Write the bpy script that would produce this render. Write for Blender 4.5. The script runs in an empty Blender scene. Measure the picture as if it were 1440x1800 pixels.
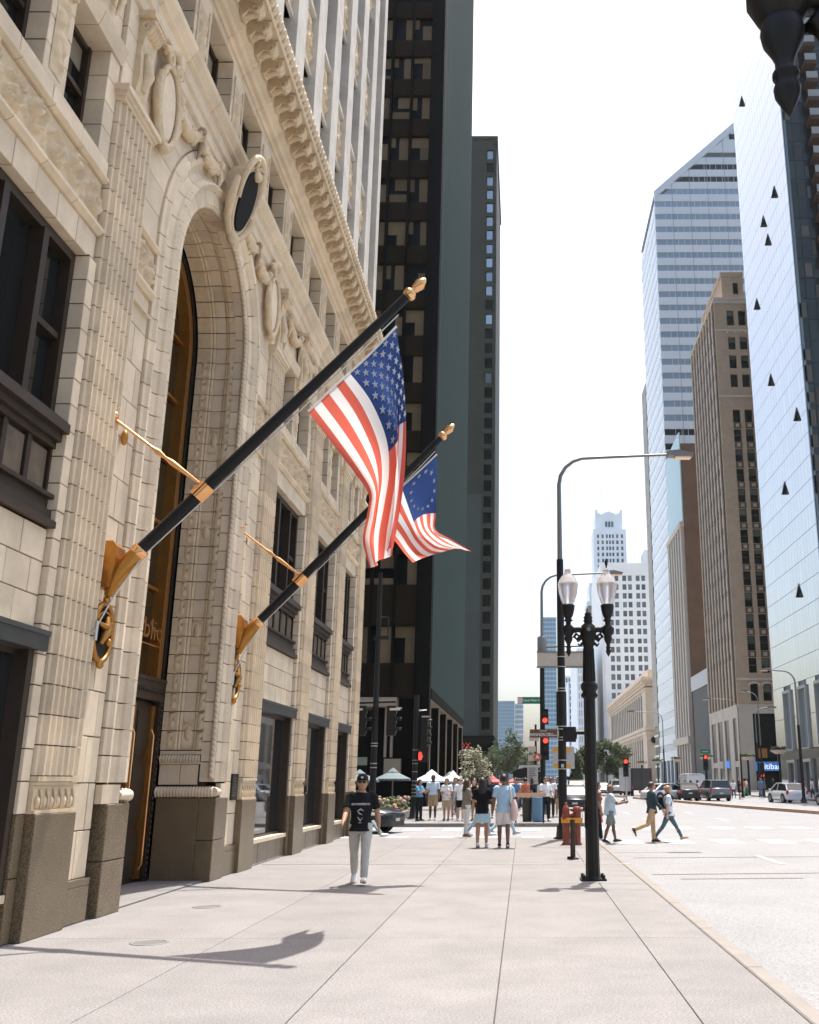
import bpy, bmesh, math, random
from math import sin, cos, pi, atan, atan2, sqrt, radians as R
from mathutils import Vector, Matrix

# ---------------------------------------------------------------- camera, sky, sun, exposure
S = bpy.context.scene
COL = S.collection
cam = bpy.data.cameras.new("camera")
cam.lens = 34.0
cam.sensor_width = 36.0
cam.shift_x = -0.1106
cam.clip_end = 4000
cam_o = bpy.data.objects.new("camera", cam)
COL.objects.link(cam_o)
EYE = Vector((0, 0, 1.65))
cam_o.matrix_world = Matrix.Translation(EYE) @ Matrix.Rotation(R(90) + atan(471 / 1700), 4, 'X') @ Matrix.Rotation(R(-0.1), 4, 'Z')
S.camera = cam_o

SUN_DIR = Vector((-0.085, -0.32, -1.0)).normalized()      # the way the light travels
world = bpy.data.worlds.new("World")
S.world = world
world.use_nodes = True
wn = world.node_tree
bg = wn.nodes["Background"]
sky = wn.nodes.new("ShaderNodeTexSky")
sky.sky_type = 'NISHITA'
sky.sun_disc = False
sky.sun_elevation = math.asin(-SUN_DIR.z)
sky.sun_rotation = atan2(-SUN_DIR.x, -SUN_DIR.y)
sky.air_density = 1.0
sky.dust_density = 5.0
sky.ozone_density = 1.0
wn.links.new(sky.outputs[0], bg.inputs[0])
bg.inputs[1].default_value = 0.15
sun = bpy.data.lights.new("sun", 'SUN')
sun.energy = 4.2
sun.angle = R(0.5)
sun.color = (1.0, 0.95, 0.87)
sun_o = bpy.data.objects.new("sun", sun)
sun_o.rotation_euler = SUN_DIR.to_track_quat('-Z', 'Y').to_euler()
sun_o.location = (40, 60, 120)
COL.objects.link(sun_o)
S.view_settings.view_transform = 'Standard'
S.view_settings.look = 'None'
S.view_settings.exposure = 1.0
S.view_settings.gamma = 1.0
S.view_settings.use_curve_mapping = False
S.render.engine = 'CYCLES'
S.cycles.use_denoising = True
S.cycles.max_bounces = 7
S.cycles.diffuse_bounces = 4
S.cycles.glossy_bounces = 4
S.cycles.transmission_bounces = 4
S.cycles.volume_bounces = 1
S.cycles.sample_clamp_indirect = 6.0

# ---------------------------------------------------------------- helpers
rnd = random.Random(11)
ORG = {}


def mat(name, col, rough=.7, metal=0., var=0., scale=4., rand=0., bump=0., bscale=60., spec=.5, speck=0., sscale=220., emit=0., trans=0., stain=0., ior=1.5, coat=0.):
    m = bpy.data.materials.new(name)
    m.use_nodes = True
    nt = m.node_tree
    N, L = nt.nodes, nt.links
    p = N["Principled BSDF"]
    p.inputs["Roughness"].default_value = rough
    p.inputs["Metallic"].default_value = metal
    p.inputs["Specular IOR Level"].default_value = spec
    p.inputs["IOR"].default_value = ior
    p.inputs["Coat Weight"].default_value = coat
    p.inputs["Transmission Weight"].default_value = trans
    c = (*col, 1)
    p.inputs["Base Color"].default_value = c
    if emit:
        p.inputs["Emission Color"].default_value = c
        p.inputs["Emission Strength"].default_value = emit
    tc = None
    fac = []

    def tex(sc, det=3., rgh=.6):
        nonlocal tc
        if tc is None:
            tc = N.new("ShaderNodeTexCoord")
            g = N.new("ShaderNodeNewGeometry")
            tc = g
        n = N.new("ShaderNodeTexNoise")
        n.inputs["Scale"].default_value = sc
        n.inputs["Detail"].default_value = det
        n.inputs["Roughness"].default_value = rgh
        L.new(tc.outputs["Position"], n.inputs["Vector"])
        return n

    def rng(sock, a, b, lo=0., hi=1.):
        r = N.new("ShaderNodeMapRange")
        r.inputs[1].default_value = lo
        r.inputs[2].default_value = hi
        r.inputs[3].default_value = a
        r.inputs[4].default_value = b
        L.new(sock, r.inputs[0])
        return r.outputs[0]
    if var:
        fac.append(rng(tex(scale).outputs["Fac"], 1 - var, 1 + var, .25, .75))
    if rand:
        oi = N.new("ShaderNodeObjectInfo")
        fac.append(rng(oi.outputs["Random"], 1 - rand, 1 + rand))
    if speck:
        fac.append(rng(tex(sscale, 1.).outputs["Fac"], 1 - speck, 1 + speck, .35, .65))
    if stain:
        fac.append(rng(tex(1.1, 5., .7).outputs["Fac"], 1 - stain, 1.0, .38, .6))
    if fac:
        s = fac[0]
        for f in fac[1:]:
            mm = N.new("ShaderNodeMath")
            mm.operation = 'MULTIPLY'
            L.new(s, mm.inputs[0])
            L.new(f, mm.inputs[1])
            s = mm.outputs[0]
        v = N.new("ShaderNodeVectorMath")
        v.operation = 'SCALE'
        v.inputs[0].default_value = col
        L.new(s, v.inputs["Scale"])
        L.new(v.outputs[0], p.inputs["Base Color"])
    if bump:
        b = N.new("ShaderNodeBump")
        b.inputs["Strength"].default_value = bump
        b.inputs["Distance"].default_value = .01
        L.new(tex(bscale, 4.).outputs["Fac"], b.inputs["Height"])
        L.new(b.outputs[0], p.inputs["Normal"])
    return m


class MB:
    """collects shapes for ONE mesh"""
    def __init__(s):
        s.v, s.f, s.m, s.sm = [], [], [], []

    def add(s, vs, fs, mi=0, smooth=False):
        b = len(s.v)
        s.v += [tuple(p) for p in vs]
        for f in fs:
            s.f.append([b + i for i in f])
            s.m.append(mi)
            s.sm.append(smooth)
        return s

    def box(s, x0, x1, y0, y1, z0, z1, mi=0):
        return s.add([(x0, y0, z0), (x1, y0, z0), (x1, y1, z0), (x0, y1, z0), (x0, y0, z1), (x1, y0, z1), (x1, y1, z1), (x0, y1, z1)],
                     [(0, 3, 2, 1), (4, 5, 6, 7), (0, 1, 5, 4), (1, 2, 6, 5), (2, 3, 7, 6), (3, 0, 4, 7)], mi)

    def cbox(s, c, d, mi=0):
        return s.box(c[0] - d[0] / 2, c[0] + d[0] / 2, c[1] - d[1] / 2, c[1] + d[1] / 2, c[2] - d[2] / 2, c[2] + d[2] / 2, mi)

    def prism(s, poly, ax, a, b, mi=0, smooth=False):
        """polygon in the two other axes (in x,y,z order) extruded along ax from a to b"""
        n = len(poly)

        def P(q, t):
            return {'x': (t, q[0], q[1]), 'y': (q[0], t, q[1]), 'z': (q[0], q[1], t)}[ax]
        vs = [P(q, a) for q in poly] + [P(q, b) for q in poly]
        s.add(vs, [(i, (i + 1) % n, n + (i + 1) % n, n + i) for i in range(n)], mi, smooth)
        s.add(vs, [tuple(range(n))[::-1], tuple(range(n, 2 * n))], mi)
        return s

    def tube(s, pts, rad, n=8, mi=0, smooth=True, cap=True, up=None):
        pts = [Vector(p) for p in pts]
        k = len(pts)
        if not isinstance(rad, (list, tuple)):
            rad = [rad] * k
        vs, fs = [], []
        pu = None
        for i, p in enumerate(pts):
            t = (pts[min(i + 1, k - 1)] - pts[max(i - 1, 0)]).normalized()
            if up is not None:
                a = Vector(up)
            elif pu is not None:
                a = pu
            else:
                a = Vector((1, 0, 0)) if abs(t.x) < .9 else Vector((0, 1, 0))
            u = (a - t * a.dot(t)).normalized()
            pu = u
            w = t.cross(u)
            r = rad[i]
            ru, rw = r if isinstance(r, (tuple, list)) else (r, r)
            for j in range(n):
                an = 2 * pi * j / n
                vs.append(p + u * (ru * cos(an)) + w * (rw * sin(an)))
        for i in range(k - 1):
            for j in range(n):
                fs.append((i * n + j, i * n + (j + 1) % n, (i + 1) * n + (j + 1) % n, (i + 1) * n + j))
        s.add(vs, fs, mi, smooth)
        if cap:
            s.add(vs[:n], [tuple(range(n))[::-1]], mi)
            s.add(vs[-n:], [tuple(range(n))], mi)
        return s

    def lathe(s, prof, n=16, c=(0, 0, 0), mi=0, smooth=True, sx=1., sy=1.):
        """prof: (radius, z) from bottom to top"""
        vs, fs = [], []
        for r, z in prof:
            for j in range(n):
                a = 2 * pi * j / n
                vs.append((c[0] + sx * r * cos(a), c[1] + sy * r * sin(a), c[2] + z))
        for i in range(len(prof) - 1):
            for j in range(n):
                fs.append((i * n + j, i * n + (j + 1) % n, (i + 1) * n + (j + 1) % n, (i + 1) * n + j))
        s.add(vs, fs, mi, smooth)
        s.add(vs[:n], [tuple(range(n))[::-1]], mi)
        s.add(vs[-n:], [tuple(range(n))], mi)
        return s

    def ball(s, c, r, n=10, m=7, mi=0):
        rx, ry, rz = r if isinstance(r, (tuple, list)) else (r, r, r)
        vs = [(c[0], c[1], c[2] - rz)]
        for i in range(1, m):
            t = pi * i / m
            for j in range(n):
                a = 2 * pi * j / n
                vs.append((c[0] + rx * sin(t) * cos(a), c[1] + ry * sin(t) * sin(a), c[2] - rz * cos(t)))
        vs.append((c[0], c[1], c[2] + rz))
        fs = [(0, 1 + (j + 1) % n, 1 + j) for j in range(n)]
        for i in range(m - 2):
            for j in range(n):
                fs.append((1 + i * n + j, 1 + i * n + (j + 1) % n, 1 + (i + 1) * n + (j + 1) % n, 1 + (i + 1) * n + j))
        b = 1 + (m - 2) * n
        fs += [(b + j, b + (j + 1) % n, len(vs) - 1) for j in range(n)]
        return s.add(vs, fs, mi, True)

    def grid(s, fn, nu, nv, mi=0, smooth=True):
        vs = [fn(i / nu, j / nv) for j in range(nv + 1) for i in range(nu + 1)]
        fs = [(j * (nu + 1) + i, j * (nu + 1) + i + 1, (j + 1) * (nu + 1) + i + 1, (j + 1) * (nu + 1) + i) for j in range(nv) for i in range(nu)]
        return s.add(vs, fs, mi, smooth)

    def mesh(s, name, mats, off=None, fix=True):
        me = bpy.data.meshes.new(name)
        vs = s.v if off is None else [(a - off[0], b - off[1], c - off[2]) for a, b, c in s.v]
        me.from_pydata(vs, [], s.f)
        for m in (mats if isinstance(mats, (list, tuple)) else [mats]):
            me.materials.append(m)
        me.polygons.foreach_set("material_index", s.m)
        me.polygons.foreach_set("use_smooth", s.sm)
        if fix:
            bm = bmesh.new()
            bm.from_mesh(me)
            bmesh.ops.recalc_face_normals(bm, faces=bm.faces)
            bm.to_mesh(me)
            bm.free()
        me.update()
        return me


def link(name, data, parent=None, loc=(0, 0, 0), rot=None, **kw):
    o = bpy.data.objects.new(name, data)
    COL.objects.link(o)
    if parent is not None:
        o.parent = parent
    o.location = loc
    if rot is not None:
        o.rotation_euler = rot
    for k, v in kw.items():
        if v is not None:
            o[k] = v
    return o


def thing(name, label, cat, loc=(0, 0, 0), group=None, local=False, rotz=0.):
    """an Empty at the thing's base; its parts are given in world coordinates (or, if local, in its own)"""
    o = link(name, None, None, loc, (0, 0, rotz), label=label, category=cat, group=group)
    o.empty_display_size = .3
    ORG[o] = Vector((0, 0, 0)) if local else Vector(loc)
    return o


def solo(name, mb, mats, label, cat, group=None, base=None, **kw):
    """a thing that is one mesh"""
    b = Vector(base) if base is not None else Vector((sum(p[0] for p in mb.v) / len(mb.v), sum(p[1] for p in mb.v) / len(mb.v), min(p[2] for p in mb.v)))
    o = link(name, mb.mesh(name, mats, b), None, b, None, label=label, category=cat, group=group, **kw)
    ORG[o] = b
    return o


def struct(name, mb, mats, kind='structure', fix=True):
    o = link(name, mb.mesh(name, mats, None, fix), kind=kind)
    ORG[o] = Vector((0, 0, 0))
    return o


def part(parent, name, mb, mats, fix=True, **kw):
    o = link(name, mb.mesh(name, mats, ORG[parent], fix), parent, **kw)
    ORG[o] = ORG[parent]
    return o


def piece(parent, name, me, c, rot=None, **kw):
    o = link(name, me, parent, Vector(c) - ORG[parent], rot, **kw)
    ORG[o] = Vector(c)
    return o


def text(parent, name, body, size, c, rot, m, align='CENTER', ext=.004, sx=1.):
    cu = bpy.data.curves.new(name, 'FONT')
    cu.body = body
    cu.size = size
    cu.extrude = ext
    cu.align_x = align
    cu.align_y = 'CENTER'
    cu.resolution_u = 3
    tmp = bpy.data.objects.new(name + '_curve', cu)
    me = bpy.data.meshes.new_from_object(tmp)
    bpy.data.objects.remove(tmp)
    me.materials.clear()
    me.materials.append(m)
    me.polygons.foreach_set("material_index", [0] * len(me.polygons))
    o = link(name, me, parent, Vector(c) - ORG[parent], rot, kind='stuff')
    o.scale = (sx, 1, 1)
    return o


def copy_tree(o, parent=None):
    c = o.copy()
    COL.objects.link(c)
    if parent is not None:
        c.parent = parent
    for ch in list(o.children):
        copy_tree(ch, c)
    return c


BOXES = {}


def boxmesh(d, m, bev=0.):
    k = (round(d[0], 3), round(d[1], 3), round(d[2], 3), m.name, round(bev, 4))
    if k not in BOXES:
        me = bpy.data.meshes.new("block")
        bm = bmesh.new()
        bmesh.ops.create_cube(bm, size=1)
        bmesh.ops.scale(bm, vec=k[:3], verts=bm.verts)
        if bev:
            bmesh.ops.bevel(bm, geom=bm.edges, offset=min(bev, min(k[:3]) * .3), segments=1, affect='EDGES')
        bm.to_mesh(me)
        bm.free()
        me.materials.append(m)
        BOXES[k] = me
    return BOXES[k]


def pieces(parent, name, lst, m, bev=0., limit=300):
    """lst of (x0,x1,y0,y1,z0,z1): each an object of its own; past the limit the smallest in view become one stuff part"""
    def key(b):
        c = Vector(((b[0] + b[1]) / 2, (b[2] + b[3]) / 2, (b[4] + b[5]) / 2)) - EYE
        a = sorted((b[1] - b[0], b[3] - b[2], b[5] - b[4]))
        return -(a[1] * a[2]) / max(c.length_squared, .1)
    lst = sorted(lst, key=key)
    for b in lst[:limit]:
        d = (b[1] - b[0], b[3] - b[2], b[5] - b[4])
        piece(parent, name, boxmesh(d, m, bev), ((b[0] + b[1]) / 2, (b[2] + b[3]) / 2, (b[4] + b[5]) / 2))
    if len(lst) > limit:
        mb = MB()
        for b in lst[limit:]:
            mb.box(*b)
        part(parent, name, mb, m, False, kind='stuff')


def facade(root, axis, plane, sgn, a0, a1, z0, z1, cols, rows, wm, gm, depth=.3, thick=.5, wname='wall', gname='window', glass=True, limit=300):
    """a wall with real openings: axis 'x' = runs along x at y=plane (faces sgn along y), axis 'y' = runs along y at x=plane"""
    mb = MB()

    def B(u0, u1, za, zb, d0, d1):
        p0, p1 = sorted((plane - sgn * d0, plane - sgn * d1))
        return (u0, u1, p0, p1, za, zb) if axis == 'x' else (p0, p1, u0, u1, za, zb)
    u = a0
    rows = sorted(rows)
    for c0, c1 in sorted(cols):
        if c0 > u + 1e-4:
            mb.box(*B(u, c0, z0, z1, 0, thick))
        z = z0
        for r0, r1 in rows:
            if r0 > z + 1e-4:
                mb.box(*B(c0, c1, z, r0, 0.02, thick))
            z = r1
        if z < z1 - 1e-4:
            mb.box(*B(c0, c1, z, z1, 0.02, thick))
        u = c1
    if u < a1 - 1e-4:
        mb.box(*B(u, a1, z0, z1, 0, thick))
    w = part(root, wname, mb, wm)
    if glass:
        pieces(root, gname, [B(c0, c1, r0, r1, depth, depth + .06) for c0, c1 in cols for r0, r1 in rows], gm, limit=limit)
    return w


def blocks(root, name, axis, plane, sgn, u0, u1, z0, z1, ch, bw, m, depth=.2, joint=.013, bond=True, bev=.006, out=None):
    """courses of separate stones, joints open"""
    nz = max(1, round((z1 - z0) / ch))
    h = (z1 - z0) / nz
    lst = out if out is not None else []
    for i in range(nz):
        n = max(1, round((u1 - u0) / bw))
        w = (u1 - u0) / n
        cuts = [u0 + w * k for k in range(n + 1)]
        if bond and i % 2 and n > 1:
            cuts = [u0] + [u0 + w * (k + .5) for k in range(n)] + [u1]
        for a, b in zip(cuts, cuts[1:]):
            j = joint / 2
            p0, p1 = sorted((plane + sgn * rnd.uniform(-.003, .003), plane - sgn * depth))
            e = (a + j, b - j, z0 + i * h + j, z0 + (i + 1) * h - j)
            lst.append((e[0], e[1], p0, p1, e[2], e[3]) if axis == 'x' else (p0, p1, e[0], e[1], e[2], e[3]))
    if out is None:
        pieces(root, name, lst, m, bev)

# ---------------------------------------------------------------- ground, road, sidewalks
M_asph = mat('asphalt_pale', (.218, .216, .22), .9, var=.09, scale=.6, speck=.22, sscale=45, bump=.3, bscale=120)
M_walk = mat('sidewalk_concrete', (.207, .194, .189), .9, var=.07, scale=.8, speck=.24, sscale=55, rand=.04, bump=.25, bscale=160, stain=.13)
M_curb = mat('curb_granite', (.212, .19, .173), .85, var=.1, scale=3, speck=.15)
M_joint = mat('joint_sealant', (.085, .06, .042), .9)
M_white = mat('road_paint', (.50, .50, .49), .8, var=.12, scale=5, stain=.25)
M_steel = mat('galvanised_steel', (.45, .45, .44), .45, .8)
M_far = mat('far_ground', (.25, .25, .24), .95, var=.1, scale=.05)

g = MB()
g.box(-1500, 1500, -40, 3000, -1.2, -.35)
struct('ground', g, M_far)
g = MB()
g.box(2.19, 24.6, -30, 600, -.34, -.12)
struct('road', g, M_asph)
g = MB()
g.box(-120, 2.19, 30.4, 39.9, -.34, -.122)
struct('side_street', g, M_asph)

sw = MB()
sw.box(-6.6, 2.02, -30, 30.3, -.34, -.03)
walk = struct('sidewalk', sw, M_joint)
xs = [-6.6, -5.42, -3.2, -1.68, -.21, 1.26, 2.02]
ys = [-12.5, -7.8, -3.0, 1.75, 6.5, 11.34, 16.1, 20.92, 25.6, 30.3]
for a, b in zip(xs, xs[1:]):
    for c, d in zip(ys, ys[1:]):
        j = .004
        dx = .02 if a == -6.6 else 0
        piece(walk, 'paving_slab', boxmesh((b - a - 2 * j, d - c - 2 * j, .12), M_walk, .004), ((a + b) / 2, (c + d) / 2, -.06 + dx))
cb = MB()
kerb = struct('kerb', MB().box(2.03, 2.18, -30, 29.0, -.34, -.02), M_joint)
y = -12.
while y < 29.0:
    e = min(y + 2.4, 29.0)
    piece(kerb, 'kerb_stone', boxmesh((.16, e - y - .012, .3), M_curb, .012), (2.11, (y + e) / 2, -.145))
    y = e
# toothed steel expansion joint across the sidewalk
ej = MB()
ej.box(-5.3, 2.2, 20.86, 20.90, .001, .006)
ej.box(-5.3, 2.2, 20.96, 21.0, .001, .006)
for i in range(125):
    ej.box(-5.3 + i * .06, -5.27 + i * .06, 20.90, 20.96, .001, .005)
part(walk, 'expansion_joint', ej, M_steel)
pl = MB().box(.45, 1.9, 17.12, 17.19, .001, .006)
part(walk, 'steel_strip', pl, M_steel)

# far corner pavements and plaza
pz = MB()
pz.box(-60, 2.0, 40.0, 64.9, -.34, -.005)
plaza = struct('plaza_pavement', pz, M_joint)
lst = []
for i in range(-16, 2):
    for k in range(9):
        lst.append((i * 1.5 - .4 + .008, i * 1.5 + 1.1 - .008, 40.05 + k * 2.75, 40.05 + (k + 1) * 2.75 - .016, -.1, .012))
pieces(plaza, 'paving_slab', lst, M_walk)
g = MB()
g.box(-6.5, 2.0, 65.0, 500, -.34, -.005)
struct('far_sidewalk', g, M_walk)
g = MB()
g.box(24.6, 60, -30, 106, -.34, .02)
g.box(24.6, 60, 106.0, 500, -.34, .024)
struct('west_sidewalk', g, M_walk)
# kerb of the far corner
kb = struct('corner_kerb', MB().box(-60, 2.0, 39.9, 39.99, -.34, -.02), M_joint)
for i in range(16):
    piece(kb, 'kerb_stone', boxmesh((2.0 - .015, .2, .3), M_curb, .012), (1.0 - i * 2.0, 39.92, -.13))

# median islands
def island(pts, w, label):
    mb = MB()
    top, n = [], len(pts)
    for i in range(n):
        a, b = Vector(pts[max(i - 1, 0)]), Vector(pts[min(i + 1, n - 1)])
        t = (b - a).normalized()
        nr = Vector((-t.y, t.x))
        p = Vector(pts[i])
        top.append((p + nr * w, p - nr * w))
    for (a, b), (c, d) in zip(top, top[1:]):
        for z0, z1, k in ((-.12, .05, 1.0),):
            vs = [(q.x, q.y, z) for z in (z0, z1) for q in (a, b, d, c)]
            mb.add(vs, [(0, 1, 5, 4), (1, 2, 6, 5), (2, 3, 7, 6), (3, 0, 4, 7), (4, 5, 6, 7)])
    return struct('median_island', mb, M_median)


M_median = mat('median_kerb', (.36, .25, .18), .85, var=.15, scale=2)
island([(10.9, 98), (11.4, 91.5), (12.6, 81), (14.0, 66), (15.8, 53), (17.4, 44)], .28, '')
island([(7.6, 128), (9.2, 112), (10.4, 104)], .25, '')

# painted markings: crosswalk bars, lane dashes, stop lines
mk = MB()
def bar(x0, x1, y0, y1, z=-.116):
    mk.box(x0, x1, y0, y1, z, z + .003)
for i in range(13):
    x = 2.75 + i * 1.45
    bar(x, x + .75, 29.2, 31.2)
    bar(x, x + .75, 37.6, 39.6)
for i in range(10):
    x = -13.3 + i * 1.45
    bar(x + .2, x + .9, 31.2, 33.1)
    bar(x + .2, x + .9, 36.6, 38.4)
for k in range(10):
    bar(5.6, 5.75, 45 + k * 9, 48 + k * 9)
    bar(9.0, 9.15, 45 + k * 9, 48 + k * 9)
bar(5.55, 5.7, 22.2, 24.6)
bar(16.5, 16.62, 44, 80)
part(bpy.data.objects['road'], 'road_marking', mk, M_white)
tar = MB()
for (x0, y0, x1, y1) in ((2.5, 19.85, 16, 20.9), (2.9, 18.95, 5.2, 19.1), (2.6, 24.0, 9, 24.4)):
    tar.add([(x0, y0, -.1168), (x1, y1, -.1168), (x1, y1 + .1, -.1168), (x0, y0 + .1, -.1168)], [(0, 1, 2, 3)])
part(bpy.data.objects['road'], 'tar_seam', tar, M_joint, False)

# small round utility covers set in the sidewalk
for i, (x, y, lab) in enumerate(((-3.95, 11.05, 'small round steel cover in the sidewalk nearest the dark shop window'),
                                 (-4.28, 14.05, 'small round steel cover in the sidewalk in front of the bronze doorway'))):
    t = thing('utility_cover', lab, 'cover', (x, y, 0), 'round covers in the sidewalk')
    part(t, 'rim', MB().lathe([(.2, -.01), (.2, .006), (.165, .006), (.165, -.01)], 20, (x, y, 0)), mat('cover_rim', (.20, .20, .19), .6, .3))
    part(t, 'lid', MB().lathe([(.16, -.01), (.16, .004)], 20, (x, y, 0)), mat('cover_lid', (.13, .13, .12), .65, .2))

# ---------------------------------------------------------------- the terracotta building on the left
M_stone = mat('terracotta', (.71, .585, .415), .72, var=.06, scale=2.2, rand=.10, speck=.06, sscale=110, bump=.2, bscale=120, stain=.10)
M_carve = mat('terracotta_carved', (.67, .53, .345), .8, var=.12, scale=9, speck=.06, sscale=130, bump=.3, bscale=90, stain=.12)
M_mortar = mat('mortar_dark', (.10, .075, .05), .95)
M_gran = mat('granite_polished', (.17, .125, .072), .3, var=.12, scale=3, speck=.5, sscale=75, rand=.05)
M_brz = mat('bronze_dark', (.035, .022, .012), .45, .1, var=.2, scale=5)
M_brzp = mat('bronze_panel', (.16, .125, .08), .5, .1, var=.2, scale=4, stain=.3)
M_lint = mat('lintel_metal', (.055, .056, .05), .5, .2, var=.15, scale=3)
M_gold = mat('gilded_bronze', (.42, .20, .045), .36, .85, var=.15, scale=6)
M_goldl = mat('polished_brass', (.85, .46, .20), .2, 1.0, var=.06, scale=8)
M_glass = mat('shop_glass', (.012, .015, .016), .03, spec=1., ior=2.0)
M_glassu = mat('window_glass_dark', (.012, .014, .012), .04, spec=.6, ior=1.45)
M_blind = mat('roller_blind', (.30, .25, .18), .9, rand=.25)
M_black = mat('black_metal', (.012, .012, .011), .45, .3)
M_dark = mat('dark_interior', (.015, .013, .011), .95)

SB = thing('stone_building', 'ornate cream terracotta building with giant arch, flagpoles and bracketed cornice', 'building', (-5.3, 21.0, 0))
core = MB()
core.box(-20, -6.75, 5.6, 31.8, 0, 46)
part(SB, 'wall_core', core, M_dark)

PIERS = [7.45, 11.49, 19.52, 23.9, 27.9, 31.42]
PW = .49
ends = []
# --- fluted piers, one stone per course
fl = [(-PW, -6.25), (-PW, -5.365), (-.425, -5.365)]
n = 6
w = .85 / n
for i in range(n):
    a = -.425 + i * w
    fl += [(a, -5.30), (a + .022, -5.30), (a + .034, -5.338), (a + w * .5 + .011, -5.345), (a + w - .012, -5.338)]
fl += [(.425 - .0, -5.30), (.447, -5.30), (.447, -5.365), (PW, -5.365), (PW, -6.25)]
CH = .3355
fb = MB().prism([(x + 5.3, y) for y, x in fl], 'z', -CH / 2 + .008, CH / 2 - .008).mesh('fluted_block', M_stone)
capm = MB()
for z0, z1, o in ((0, .06, .03), (.06, .12, .06), (.12, .2, .10)):
    capm.box(-.95, o - .03, -PW - o, PW + o, z0, z1)
capm = capm.mesh('pier_cap', M_stone)
basem = MB()
basem.box(-.95, -.055, -PW, PW, 0, .30)
for z0, z1, o in ((.30, .34, .0), (.34, .40, .02), (.0, .04, .02)):
    basem.box(-.95, -.03 + o, -PW - .008, PW + .008, z0 + .002, z1 - .002)
for i in range(6):                                     # carved leaf row on the base
    y = -.4 + i * .16
    basem.ball((-.045, y, .12), (.03, .05, .07), 6, 5)
    basem.tube([(-.04, y + .08, .06), (-.03, y + .06, .17), (-.04, y + .03, .26)], [.02, .018, .012], 5)
basem = basem.mesh('pier_base', M_carve)
lst = []
mort = MB()
for yc in PIERS:
    for i in range(26):
        piece(SB, 'fluted_block', fb, (-5.3, yc, 1.70 + CH * (i + .5)))
    piece(SB, 'pier_base', basem, (-5.3, yc, 1.30))
    piece(SB, 'pier_cap', capm, (-5.3, yc, 1.70 + CH * 26))
    mort.box(-6.24, -5.378, yc - PW + .012, yc + PW - .012, .0, 10.6)
    mort.box(-6.24, -5.42, yc - PW + .012, yc + PW - .012, 10.6, 12.1)
    lst.append((-5.9, -5.292, yc - PW - .004, yc + PW + .004, .0, 1.297))
    blocks(SB, 'stone_block', 'y', -5.40, 1, yc - PW, yc + PW, 10.63, 12.14, .5, .98, M_stone)
pieces(SB, 'granite_block', lst, M_gran, .008)

# --- carved panel: a field of scrolls as real relief
def scrolls(w, h, n, amp, seed):
    rr = random.Random(seed)
    cs = [((i + .5) * w / n, h * (.36 if i % 2 else .62), (1 if i % 2 else -1), .40 * h) for i in range(n)]

    def f(x, y):
        z = .22 * sin(x * 21 + 3 * sin(y * 17)) * sin(y * 19 + 2 * sin(x * 13))
        for cx, cy, sg, rad in cs:
            dx, dy = x - cx, y - cy
            r = math.hypot(dx, dy)
            if r < rad * 1.25:
                an = atan2(dy, dx) * sg
                s = cos(an * 1.0 - r / rad * 9.0)
                z += max(0, s) ** .7 * (1 - (r / rad / 1.25) ** 3)
                if r < rad * .2:
                    z += .9
        e = min(x, w - x, y, h - y) / .05
        return amp * max(0, min(1.3, z * 1.5 - .25)) * max(0, min(1, e))
    return f


RELIEF = {}
def relief(w, h, amp=.05, seed=1, m=None):
    k = (round(w, 2), round(h, 2), seed)
    if k not in RELIEF:
        f = scrolls(w, h, max(2, round(w / h * 1.15)), amp, seed)
        nu, nv = int(w / .03), int(h / .03)
        RELIEF[k] = MB().grid(lambda u, v: (f(u * w, v * h), u * w - w / 2, v * h - h / 2), nu, nv).mesh('carved_panel', m or M_carve, None, False)
    return RELIEF[k]


def ledge(z, prof, y0, y1, step, name='ledge_block'):
    """moulded course: profile (x,z) in separate lengths"""
    n = max(1, round((y1 - y0) / step))
    w = (y1 - y0) / n
    k = ('L', name, round(w, 3), tuple(prof))
    if k not in BOXES:
        BOXES[k] = MB().prism([(x, zz) for x, zz in prof], 'y', -w / 2 + .005, w / 2 - .005).mesh(name, M_stone)
    for i in range(n):
        piece(SB, name, BOXES[k], (0, y0 + w * (i + .5), z))


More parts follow.
